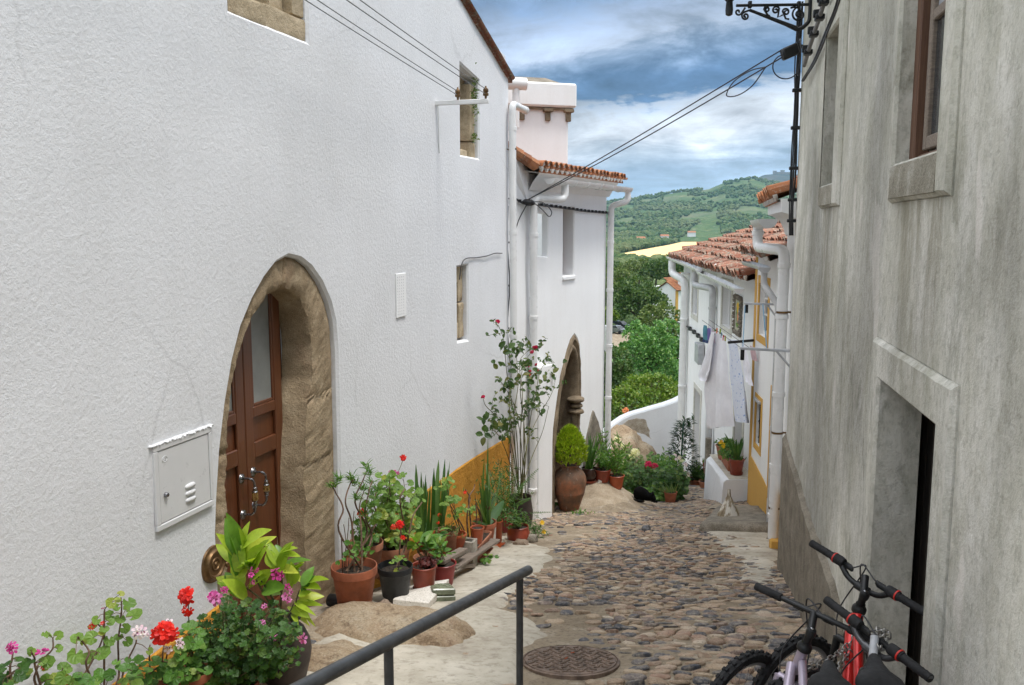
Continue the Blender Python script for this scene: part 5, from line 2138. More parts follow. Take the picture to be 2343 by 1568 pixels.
 m1 = MB()
 for q in range(4):
  a = math.pi / 4 + q * math.pi / 2
  m1.tube([c + V((.075 * math.cos(a),.075 * math.sin(a),.10)),c + V((.15 * math.cos(a),.15 * math.sin(a),.50))],.008,6)
 m1.lathe([(.16,.50),(.165,.51),(.05,.64),(.03,.66),(.02,.72),(0,.74)],c,4)
 m1.obj('lantern_cage', M['black_iron'], lr)
 m1 = MB()
 m1.lathe([(.068,.11),(.135,.49)],c,4)
 m1.obj('lantern_glass', M['white_glass'], lr)

build_corner()

# ================================================================== OCHRE TRIMMED HOUSES (right,beyond)
def z3(X,Y):       # crop 2550,900 scale 2.09
 return (X / 3.4556 + 1542.4,Y / 3.4556 + 544.4)

def build_yellow():
 F = FB
 L = F.L[-1]
 root = thing('white_house', 'white house with ochre bands around windows and corner, right of the laundry', 'house', F.w(3, -4.4, -1.5))

 def q(u,v):
  return F.px(u,v)
 aS = q(1790,800)[0]        # step between the tall part and the lower part
 hA,hB = .12,-.42

 def win(u0,u1,v0,v1,um=None):
  l,r_ = q(u0,(v0 + v1) / 2)[0],q(u1,(v0 + v1) / 2)[0]
  return [(r_,q((u0 + u1) / 2,v1)[1]),(l,q((u0 + u1) / 2,v1)[1]),(l,q((u0 + u1) / 2,v0)[1]),(r_,q((u0 + u1) / 2,v0)[1])]
 W = win(1736,1757,650,772)
 W2 = win(1728.5,1740,918,1022)
 D = win(1759,1774,905,1230)
 D[0] = (D[0][0],-4.35)
 D[1] = (D[1][0],-4.35)
 outer = [(.0,-5.5),(L,-5.5),(L,hB),(aS,hB),(aS,hA),(.0,hA)]
 mb = MB()
 panel(mb,F,outer,[W,W2,D],.4,[.14,.18,.2],.01,.014,.22,.008,seed=31)
 e = F.w(L,0,-.3)
 for z0,z1,p,q_ in ((-6,hB,e,e + V((4,-.4,0))),(-6,hA,F.w(.0,0,-.3),F.w(0,0,-.3) + V((4,-.8,0)))):
  mb.quad((p.x,p.y,z0),(q_.x,q_.y,z0),(q_.x,q_.y,z1),(p.x,p.y,z1))
 p = F.w(aS,0,-.3)
 mb.quad((p.x,p.y,hB - .6),(p.x + 4,p.y,hB - .6),(p.x + 4,p.y,hA),(p.x,p.y,hA))
 mb.obj('wall', M['plaster3'], root, 35)
 def band(poly,hole=None,pr=.012):
  bands = MB()
  panel(bands,F,poly,[hole] if hole else [],.02,[.02] if hole else None,.003,.005,.3,0,pr,3)
  bands.obj('painted_band', M['ochre'], root, 40)
 band(offs(W,.115),W)
 band(offs(W2,.10),W2)
 dw = .07
 band([(D[0][0] - dw,-3.9),(D[0][0] - .002,-3.9),(D[0][0] - .002,D[2][1] + .002),(D[1][0] + .002,D[2][1] + .002),(D[1][0] + .002,-3.9),(D[1][0] + dw,-3.9),(D[1][0] + dw,D[2][1] + dw + .06),(D[0][0] - dw,D[2][1] + dw + .06)])
 zb1,zb0 = q(1712,975)[1],q(1765,1150)[1]
 a1_,a0_ = L + .004,D[1][0] + dw
 band([(a0_ + .004,-5.2),(a1_,-5.2),(a1_,hB),(a1_ - .16,hB),(a1_ - .16,F.px(1716,1040)[1]),(a0_ + .004,q(1752,1110)[1])])
 band([(.0,-5.2),(D[0][0] - dw - .004,-5.2),(D[0][0] - dw - .004,-3.80),(aS - .1,-3.2),(.0,-2.9)])
 z_ = q(1830,560)[1]
 band([(.55,hA - .5),(.85,hA - .5),(.85,hA - .02),(.55,hA - .02)])
 fm = MB()
 a0,a1,z0,z1 = W[0][0],W[1][0],W[0][1],W[2][1]
 am = (a0 + a1) / 2
 for x0,x1,y0,y1 in ((a0,a0 + .05,z0,z1),(a1 - .05,a1,z0,z1),(a0 + .05,a1 - .05,z0,z0 + .06),(a0 + .05,a1 - .05,z1 - .06,z1),(am - .045,am + .045,z0 + .06,z1 - .06),
       (a0 + .05,am - .045,z0 + .30,z0 + .325),(am + .045,a1 - .05,z0 + .30,z0 + .325),(a0 + .05,am - .045,z0 + .55,z0 + .58),(am + .045,a1 - .05,z0 + .55,z0 + .58),
       (a0 + .17,a0 + .195,z0 + .58,z1 - .06),(a1 - .195,a1 - .17,z0 + .58,z1 - .06)):
  fbox(fm,F,x0,x1,y0,y1,-.12,-.07,.004)
 wo = fm.obj('window', M['white_paint'], root, 35)
 tag(wo, 'white many paned window in an ochre frame')
 gm = MB()
 fbox(gm,F,a0,a1,z0,z1,-.15,-.105,.001)
 gm.obj('window_pane', M['glass'], wo)
 gm = MB()
 a0,a1,z0,z1 = W2[0][0],W2[1][0],W2[0][1],W2[2][1]
 fbox(gm,F,a0,a1,z0,z1,-.19,-.16,.001)
 wo = gm.obj('window', M['dark_wood'], root)
 tag(wo, 'small dark barred window in an ochre frame')
 bm_ = MB()
 for i in range(5):
  a = a0 + (a1 - a0) * (i + .5) / 5
  bm_.tube([F.w(a,z0,-.05),F.w(a,z1,-.05)],.009,6)
 for f in (.12,.5,.88):
  fbox(bm_,F,a0,a1,z0 + (z1 - z0) * f - .012,z0 + (z1 - z0) * f + .012,-.06,-.04,.003)
 bm_.obj('window_bars', M['black_iron'], wo)
 sm = MB()
 fbox(sm,F,a0 - .02,a1 + .02,z1 + .0,z1 + .04,-.02,.05,.004)
 sm.obj('window_lintel', M['grey_zinc'], wo)
 dm = MB()
 fbox(dm,F,D[0][0],D[1][0],-4.5,D[2][1],-.2,-.15,.004)
 do = dm.obj('door', M['grey_zinc'], root)
 zeA = hA + .20
 rf,mo = MB(),MB()
 pA0,pA1 = F.w(.1,zeA,.30),F.w(aS + .02,zeA,.30)
 up = V((1.6,-.15,.62))
 tiles(rf,pA0,pA1,pA1 + up,pA0 + up,.22,.42,.09,41,mo)
 ro = rf.obj('roof', M['tile_new'], root, recalc=False)
 tag(ro, 'short tiled eave of the tall near part')
 mo.obj('eave_mortar', M['mortar'], ro)
 cv = MB()
 pr = [(0,-.22),(.03,-.20),(.05,-.12),(.10,-.03),(.18,.02),(.24,.04),(.25,.17),(0,.17)]
 for a in (.0,aS):
  for d,dz_ in pr:
   cv.v.append(tuple(F.w(a,hA + dz_,d)))
 m = len(pr)
 for k in range(m):
  cv.f.append([k,(k + 1) % m,m + (k + 1) % m,m + k])
 cv.f.append(list(range(m)))
 cv.f.append([m + k for k in range(m)][::-1])
 cv.obj('eave_cornice', M['plaster3'], root, 40)
 gm = MB()
 gA = [F.w(.1,hA - .03,.36),F.w(aS + .02,hA - .03,.36)]
 gutter(gm,gA,.095,10)
 gm.obj('gutter', M['grey_plastic'], root, 40)
 pm = MB()
 e0 = F.w(aS - .12,hA - .10,.36)
 ap = q(1806,800)[0]
 pts_ = [e0,e0 + V((0,0,-.26)),F.w(ap,e0.z - .27,.10),F.w(ap - .02,-3.62,.10)]
 pipe(pm,pts_,.062,[F.w(ap - .005,z,.10) for z in (-.42,-1.0,-1.9,-2.75,-3.35)] + [e0 + V((0,0,-.08))],.11,14)
 po = pm.obj('downpipe', M['white_plastic'], root, 50)
 tag(po, 'thick white downpipe with rusty clips')
 cm = MB()
 for z in (-.95,-2.35,-3.25):
  c = F.w(ap - .01,z,.10)
  cm.lathe([(.064,-.012),(.068,-.012),(.068,.012),(.064,.012)],c,14)
  cm.tube([c,c - F.nrm(1) * .1 + V((.02,0,0))],.012,6)
 cm.obj('pipe_clip', M['bronze'], root, 40)
 pb = MB()
 fbox(pb,F,ap - .14,ap + .05,-4.2,-3.60,.0,.14,.02)
 pb.obj('pipe_base', M['ochre'], root, 40)
 zeB = hB + .07
 rf,mo = MB(),MB()
 pB0,pB1 = F.w(aS + .02,zeB,.22),F.w(L + .05,zeB,.22)
 up = V((2.3,.1,.85))
 nb = 4
 for i in range(nb):
  a0_,a1_ = aS + .02 + (L + .03 - aS) * i / nb,aS + .02 + (L + .03 - aS) * (i + 1) / nb
  p0,p1 = F.w(a0_,zeB,.22),F.w(a1_,zeB,.22)
  tiles(rf,p0,p1,p1 + up,p0 + up,.20,.42,.085,44 + i,mo,1.0,2.5)
 ro = rf.obj('roof', M['tile_old'], root, recalc=False)
 tag(ro, 'lichened tile roof of the lower part')
 mo.obj('eave_mortar', M['mortar'], ro)
 gm = MB()
 gB = [F.w(a,hB - .09,.24) for a in np.linspace(aS + .35,L - .5,6)]
 gutter(gm,gB,.075,8)
 gm.obj('gutter', M['grey_plastic'], root, 40)
 pm = MB()
 g0 = F.w(aS + .42,hB - .15,.24)
 b0 = q(1767,700)[0]
 pts_ = [g0,g0 + V((0,0,-.16)),F.w(aS + .20,g0.z - .42,.06),F.w(aS + .20,-3.2,.06),F.w(aS + .28,-4.2,.06)]
 pipe(pm,pts_,.042,[F.w(aS + .20,-2.6,.06)],.05)
 po = pm.obj('downpipe', M['grey_plastic'], root, 50)
 tag(po, 'thin grey kinked downpipe')
 cm = MB()
 for k in range(3):
  P = [F.w(aS + .03 + .02 * k,z,.03 + .01 * k) + F.tan(1) * (.012 * math.sin(z * 9 + k)) for z in np.arange(-.35,-2.9,-.2)]
  cm.tube(smooth_path(P,3),.009,5)
 cm.obj('wall_cable', M['grey_plastic'], root, 60)
 bx = MB()
 fbox(bx,F,aS + .14,aS + .24,-1.95,-1.65,.02,.10,.008)
 bx.obj('wall_box', M['grey_plastic'], root, 40)

 G = FC
 LG = G.L[-1]
 r2 = thing('white_house', 'white house with lichened tile roof behind the hanging laundry', 'house', G.w(4, -5.6, -1.5))

 def g(u,v):
  return G.px(u,v)
 hC = -.86
 wl = [g(1596,680)[0],g(1584,680)[0]]
 Wn = [(wl[0],g(1588,720)[1]),(wl[1],g(1588,720)[1]),(wl[1],g(1588,628)[1]),(wl[0],g(1588,628)[1])]
 a0,a1 = g(1673,700)[0],g(1652,700)[0]
 Wm = [(a0,g(1662,750)[1]),(a1,g(1662,750)[1]),(a1,g(1662,652)[1]),(a0,g(1662,652)[1])]
 d0,d1 = g(1601,980)[0],g(1587,980)[0]
 Dm = [(d0,-6.4),(d1,-6.4),(d1,g(1594,893)[1]),(d0,g(1594,893)[1])]
 k0,k1 = 1.35,2.15
 Dn = [(k0,-5.4),(k1,-5.4),(k1,-3.0),(k0,-3.0)]
 mb = MB()
 panel(mb,G,[(0,-7.5),(LG,-7.5),(LG,hC),(0,hC)],[Wn,Wm,Dm,Dn],.4,[.10,.22,.3,.28],.012,.02,.3,.015,seed=41)
 e = G.w(LG,0,-.3)
 mb.quad((e.x,e.y,-8),(e.x + 5,e.y + .5,-8),(e.x + 5,e.y + .5,hC),(e.x,e.y,hC))
 mb.obj('wall', M['plaster3'], r2, 35)

 def surr(hole,wd,nm):
  m1 = MB()
  panel(m1,G,offs(hole,wd),[hole],.03,[.03],.006,.01,.3,0,.02,4)
  return m1.obj(nm, M['grey_stone'], r2, 40)
 surr(Wn, .13, 'window_surround')
 surr(Wm, .13, 'window_surround')
 surr(Dm, .14, 'door_surround')
 surr(Dn, .12, 'door_surround')
 for hole, mt, dpt in ((Dm, 'grey_zinc', -.3), (Dn, 'grey_zinc', -.28)):
  m1 = MB()
  fbox(m1,G,hole[0][0],hole[1][0],-6.5,hole[2][1],dpt - .04,dpt + .015,.004)
  m1.obj('door', M[mt], r2)
 m1 = MB()
 z0,z1 = Wm[0][1],Wm[2][1]
 for x0,x1,y0,y1 in ((a0,a0 + .08,z0,z1),(a0 + .45,a0 + .55,z0,z1),(a1 - .08,a1,z0,z1),(a0 + .08,a0 + .45,z1 - .08,z1),(a0 + .08,a0 + .45,z0,z0 + .08)):
  fbox(m1,G,x0,x1,y0,y1,-.20,-.13,.006)
 wo = m1.obj('window', M['white_paint'], r2, 35)
 m1 = MB()
 fbox(m1,G,a0,a1,z0,z1,-.24,-.20,.001)
 m1.obj('window_pane', M['glass'], wo)
 m1 = MB()
 fbox(m1,G,Wn[0][0],Wn[1][0],Wn[0][1],Wn[2][1],-.12,-.085,.001)
 m1.obj('shutter', M['grey_zinc'], r2)
 pm = MB()
 p0,p1 = g(1697,720)[0],g(1683,720)[0]
 z0,z1 = g(1690,763)[1],g(1690,681)[1]
 fbox(pm,G,p0,p1,z0,z1,.0,.02,.004)
 po = pm.obj('tile_plaque', M['cream_tile'], r2)
 rm = MB()
 rnd = random.Random(6)
 for i in range(34):
  f = i / 34 * 4
  s_ = int(f)
  t = f - s_
  a,z = [(p0 + (p1 - p0) * t,z0),(p1,z0 + (z1 - z0) * t),(p1 - (p1 - p0) * t,z1),(p0,z1 - (z1 - z0) * t)][s_]
  rm.rock(G.w(a,z,.02),.055,.05,.05,i,1,.5)
 rm.obj('plaque_border', M['rubble'], po)
 for (fa, fz, sa, sz, mt) in ((.5, .72, .12, .10, 'pt_yellow'), (.42, .42, .10, .12, 'pt_orange'), (.62, .55, .06, .16, 'lf_mid'), (.5, .22, .14, .05, 'lf_hydr'), (.30, .6, .05, .1, 'blue_paint')):
  m1 = MB()
  c = G.w(p0 + (p1 - p0) * fa,z0 + (z1 - z0) * fz,.022)
  t_ = G.tan(1)
  m1.add([c + t_ * (sa * math.cos(x) * (1 + .3 * math.sin(3 * x))) + V((0,0,sz * math.sin(x))) for x in np.arange(0,6.28,.5)],[list(range(13))])
  m1.obj('painted_flower', M[mt], po)
 rf,mo = MB(),MB()
 ze = hC + .08
 up = V((2.9,-.1,.95))
 p0,p1 = G.w(-.02,ze,.30),G.w(LG,ze,.30) + G.tan(1) * .3
 tiles(rf,p0,p1,p1 + up,p0 + up,.24,.44,.105,60,mo,.40,3.0)
 ro = rf.obj('roof', M['tile_old'], r2, recalc=False)
 mo.obj('eave_mortar', M['mortar'], ro)
 gm = MB()
 sp = g(1600,600)[0]
 gutter(gm,[G.w(.3,hC - .13,.34),G.w(2.0,hC - .10,.34),G.w(4.9,hC - .06,.34)],.085,8)
 gm.obj('gutter', M['white_plastic'], r2, 40)
 gm = MB()
 gutter(gm,[G.w(4.7,hC + .0,.38),G.w(LG + .3,hC + .06,.38)],.085,8)
 gm.obj('gutter', M['white_plastic'], r2, 40)
 pm = MB()
 a2 = g(1640,700)[0]
 s0 = G.w(a2 + 1.1,hC - .12,.34)
 pipe(pm,[s0,s0 + V((0,0,-.3)),G.w(a2,hC - .42,.10),G.w(a2 - .02,-5.2,.10)],.075,[G.w(a2,z,.10) for z in (-1.7,-2.6)],.12)
 pm.obj('downpipe', M['grey_plastic'], r2, 50)
 pm = MB()
 a3 = g(1573,800)[0]
 s0 = G.w(a3 + .8,hC - .02,.38)
 pipe(pm,[s0,s0 + V((0,0,-.35)),G.w(a3,hC - .52,.12),G.w(a3 + .1,-6.6,.12)],.10,[G.w(a3,z,.12) for z in (-1.2,-2.4,-4.2)],.18)
 pm.obj('downpipe', M['white_plastic'], r2, 50)
 pm = MB()
 a4 = g(1633,1020)[0]
 pm.tube([G.w(a4,-4.5,.12),G.w(a4,-5.3,.12)],.07,10)
 pm.obj('rusty_pipe', M['rubble'], r2, 50)
 cb = MB()
 P = [G.w(a,z,.05) for a,z in (g(1553,738),g(1566,742),g(1582,752),g(1598,765),g(1612,780))]
 P = smooth_path(P,5)
 cb.tube(P,.018,6)
 for p in P[4::3]:
  cb.box(p,(.03,0,0),(0,.09,0),(0,0,.05))
 tag(cb.obj('wall_cable', M['cable'], smooth=60), 'black cable with clamps dipping across the laundry house wall', 'cable')
 bx = MB()
 bq = g(1608,805)
 fbox(bx,G,bq[0] - .3,bq[0] + .3,bq[1] - .27,bq[1] + .2,.02,.16,.01)
 bx.obj('wall_box', M['grey_zinc'], r2, 40)

 b = MB()
 ba0,ba1,bdp = .05,2.2,.54
 pts2 = []
 for a in np.linspace(ba0,ba1,9):
  z1_ = -4.16 - (a - ba0) * .06
  z0_ = H(*G.w(a,0,.3).xy) - .4
  w_ = bdp + .02 * noise.noise(V((a * 2,1,1))) - (.12 if a > ba1 - .1 else 0)
  pts2.append([G.w(a,z0_,0),G.w(a,z0_,w_ + .04),G.w(a,(z0_ + z1_) / 2 + .2,w_ + .015),G.w(a,z1_ - .04,w_),G.w(a,z1_,w_ - .04),G.w(a,z1_ + .01,0)])
 m = 6
 for rr in pts2:
  b.v += [tuple(p) for p in rr]
 for i in range(len(pts2) - 1):
  for k in range(m - 1):
   b.f.append([i * m + k,i * m + k + 1,(i + 1) * m + k + 1,(i + 1) * m + k])
 b.f.append(list(range(m)))
 b.f.append([(len(pts2) - 1) * m + k for k in range(m)][::-1])
 bo = b.obj('masonry_bench', M['plaster1'], None, 40)
 tag(bo, 'whitewashed masonry bench carrying flower pots below the laundry', 'bench')
 t = MB()
 for i in range(len(pts2)):
  a = ba0 + (ba1 - ba0) * i / (len(pts2) - 1)
  z1_ = -4.16 - (a - ba0) * .06
  t.v += [tuple(G.w(a + (.02 if i == 0 else 0),z1_ + .014,.005)),tuple(G.w(a + (.02 if i == 0 else 0),z1_ + .006,bdp - .09))]
 for i in range(len(pts2) - 1):
  t.f.append([2 * i,2 * i + 1,2 * i + 3,2 * i + 2])
 t.obj('bench_top', M['apron'], bo)

 s_ = MB()
 c = [gp(1600,1218),gp(1640,1172),gp(1745,1172),gp(1768,1222)]
 poly = [(p.x,p.y) for p in c]
 P = dens(poly,.12)
 zt = max(p.z for p in c) + .03
 n = len(P)
 rn = random.Random(9)
 cx,cy = sum(p[0] for p in P) / n,sum(p[1] for p in P) / n
 for p in P:
  j = 1 + rn.uniform(-.03,.03)
  x,y = cx + (p[0] - cx) * j,cy + (p[1] - cy) * j
  hh = H(x,y)
  for ff,zz in ((1.04,hh - .15),(1.02,hh + .05),(1.0,hh + .10),(.94,hh + .125)):
   s_.v.append((cx + (x - cx) * ff,cy + (y - cy) * ff,zz + rn.uniform(-.008,.008)))
 s_.v.append((cx,cy,H(cx,cy) + .13))
 for i in range(n):
  j = (i + 1) % n
  for k in range(3):
   s_.f.append([4 * i + k,4 * j + k,4 * j + k + 1,4 * i + k + 1])
  s_.f.append([4 * i + 3,4 * j + 3,4 * n])
 tag(s_.obj('stone_platform', M['rubble'], smooth=60), 'low brown stone step in front of the ochre trimmed house', 'step')

M['grey_stone'] = simple('painted stone trim', (.58, .56, .50), .8, var=.1)
M['cream_tile'] = simple('glazed cream tile', (.62, .58, .46), .2, var=.2, vs=16)
M['blue_paint'] = simple('blue glaze', (.08, .16, .40), .3)
build_yellow()

# ================================================================== WALL ACROSS THE END,ROCK,FAR COTTAGE,CARS
def build_end():
 y0 = 24.2
 F = Fac([(.2,y0 - .4),(4.95,y0 + .2)],1)
 F.side = 1
 tops = F.pts([(1340,1010),(1385,988),(1400,974),(1425,957),(1445,948),(1470,941),(1490,935),(1520,927),(1545,918),(1570,905)])
 poly = [(tops[0][0],-9),(tops[-1][0],-9)] + tops[::-1]
 mb = MB()
 panel(mb,F,poly,[],.35,None,.03,.04,.25,.05,seed=51)
 wo = mb.obj('garden_wall', M['plaster1'], None, 40)
 tag(wo, 'low whitewashed garden wall with a rounded sloping top at the street end', 'wall')
 bp = MB()
 panel(bp,F,F.pts([(1392,1003),(1405,985),(1430,966),(1455,957),(1478,960),(1484,985),(1492,1020),(1500,1060),(1490,1085),(1395,1085)]),[],.02,None,.008,.01,.12,.03,.015,6,.06,.1)
 bp.obj('bare_patch', M['patch'], wo, 40)
 rk = MB()
 c = at(1425,1062,19.2)
 rk.rock(c,.62,.8,.78,3,4,.35,1.0)
 tag(rk.obj('boulder', M['boulder'], smooth=50), 'big tan boulder behind the potted plants, against the garden wall', 'boulder')
 p = at(1531,720,128)
 tz = T(p.x,p.y)
 r = thing('cottage', 'white cottage with terracotta roof and ochre corner among the trees', 'house', V((p.x, p.y, tz)))
 ux,uy = V((.80,.6,0)),V((-.6,.80,0))
 zt = at(1531,664,128).z
 cc = at(1548,690,130)
 m1 = MB()
 w_,d_ = 2.1,1.9
 m1.box(V((cc.x,cc.y,(zt + tz) / 2)),ux * w_,uy * d_,V((0,0,(zt - tz) / 2)))
 m1.obj('wall', M['plaster3'], r)
 m1 = MB()
 b = V((cc.x,cc.y,zt))
 tiles(m1,b - ux * (w_ + .2) - uy * (d_ + .2),b + ux * (w_ + .2) - uy * (d_ + .2),b + ux * (w_ + .2) + V((0,0,1.2)),b - ux * (w_ + .2) + V((0,0,1.2)),.3,.5,.12,71)
 tiles(m1,b + ux * (w_ + .2) + uy * (d_ + .2),b - ux * (w_ + .2) + uy * (d_ + .2),b - ux * (w_ + .2) + V((0,0,1.2)),b + ux * (w_ + .2) + V((0,0,1.2)),.3,.5,.12,72)
 m1.obj('roof', M['tile_new'], r, recalc=False)
 m1 = MB()
 for s_ in (-1,1):
  m1.quad(b + ux * w_ * s_ - uy * d_,b + ux * w_ * s_ + uy * d_,b + ux * w_ * s_ + V((0,0,1.1)))
 m1.obj('gable', M['plaster3'], r)
 m1 = MB()
 cq = b - ux * .3 - uy * 1.2
 m1.box(cq + V((0,0,1.2)),ux * .45,uy * .4,V((0,0,1.0)))
 co = m1.obj('chimney', M['plaster3'], r)
 m1 = MB()
 m1.box(cq + V((0,0,2.35)),ux * .55,uy * .5,V((0,0,.14)))
 m1.obj('chimney_cap', M['tile_new'], co)
 m1 = MB()
 m1.box(b - ux * w_ - uy * d_ + V((0,0,-(zt - tz) / 2)),ux * .25,uy * .06,V((0,0,(zt - tz) / 2)))
 m1.obj('painted_corner', M['ochre'], r)
 m1 = MB()
 m1.box(b - ux * (w_ + .01) + uy * .4 + V((0,0,-1.5)),ux * .03,uy * .45,V((0,0,.7)))
 m1.obj('window', M['glass'], r)
 c2 = at(1548,655,150)
 r = thing('house', 'white house partly hidden behind the cottage chimney', 'house', V((c2.x, c2.y, T(c2.x, c2.y))))
 m1 = MB()
 m1.box(V((c2.x,c2.y,c2.z - 6)),ux * 3,uy * 3,V((0,0,6)))
 m1.obj('wall', M['plaster3'], r)
 m1 = MB()
 b = V((c2.x,c2.y,c2.z))
 tiles(m1,b - ux * 3.3 - uy * 3.2,b + ux * 3.3 - uy * 3.2,b + ux * 3.3 + V((0,0,1.5)),b - ux * 3.3 + V((0,0,1.5)),.35,.5,.14,73)
 m1.obj('roof', M['tile_new'], r, recalc=False)
 m1 = MB()
 pts_ = [at(u,v,140) for u,v in ((1380,772),(1425,768),(1450,772),(1440,800),(1380,800))]
 zz = at(1410,770,150).z
 P = []
 for u,v in ((1370,764),(1412,758),(1450,762),(1450,800),(1370,800)):
  d = ray(u,v)
  P.append(d * (zz / d.z))
 m1.quad(*P)
 struct(m1.obj('yard_pavement', M['street']))
 for k, (u, v, mt, lb) in enumerate(((1418, 752, 'car_black', 'black parked car under the dark tree'), (1410, 763, 'car_silver', 'silver parked car in front of the black one'))):
  d = ray(u,v)
  c = d * (zz / d.z)
  r = thing('parked_car', lb, 'car', c, 'cars parked below the trees')
  prof = [(-2.0,.3),(-2.05,.7),(-1.5,.9),(-1.0,1.4),(.4,1.42),(1.0,.95),(1.9,.8),(2.05,.5),(2.0,.3)]
  f_ = V((.75,-.66,0))
  s_ = V((.66,.75,0))
  m1 = MB()
  vs = [c + f_ * x + s_ * (sg * (.85 if z < 1 else .68)) + V((0,0,z)) for sg in (-1,1) for x,z in prof]
  n = len(prof)
  m1.add(vs,[list(range(n)),[n + i for i in range(n)][::-1]] + [[i,(i + 1) % n,n + (i + 1) % n,n + i] for i in range(n)])
  m1.obj('body', M[mt], r, 30)
  m1 = MB()
  m1.add([c + f_ * x + s_ * sg * .80 + V((0,0,z)) for sg in (-1,1) for x,z in ((-1.1,1.0),(-.85,1.33),(.35,1.36),(.85,1.0))],[[0,1,2,3],[7,6,5,4]])
  m1.quad(*[c + f_ * x + s_ * sg + V((0,0,z)) for x,z,sg in ((.5,1.39,-.6),(.5,1.39,.6),(1.05,.98,.72),(1.05,.98,-.72))])
  m1.obj('window', M['glass'], r)
  for x in (-1.25,1.3):
   for sg in (-1,1):
    m1 = MB()
    m1.lathe([(.32,-.1),(.34,-.05),(.34,.05),(.32,.1)],c + f_ * x + s_ * sg * .82 + V((0,0,.34)),14,s_)
    m1.obj('wheel', M['black_rubber'], r)

M['car_black'] = simple('black car paint', (.015, .016, .02), .2, .3)
M['car_silver'] = simple('silver car paint', (.35, .37, .40), .25, .6)
build_end()
def wdist(u,v,d):
 """point on the ray of a picture position at distance d from the near white house"""
 F = Fac([tuple(FH1.w(0,0,d).xy),tuple(FH1.w(FH1.L[-1] + 3,0,d).xy)],1)
 a,z = F.px(u,v)
 return F.w(a,z,0)

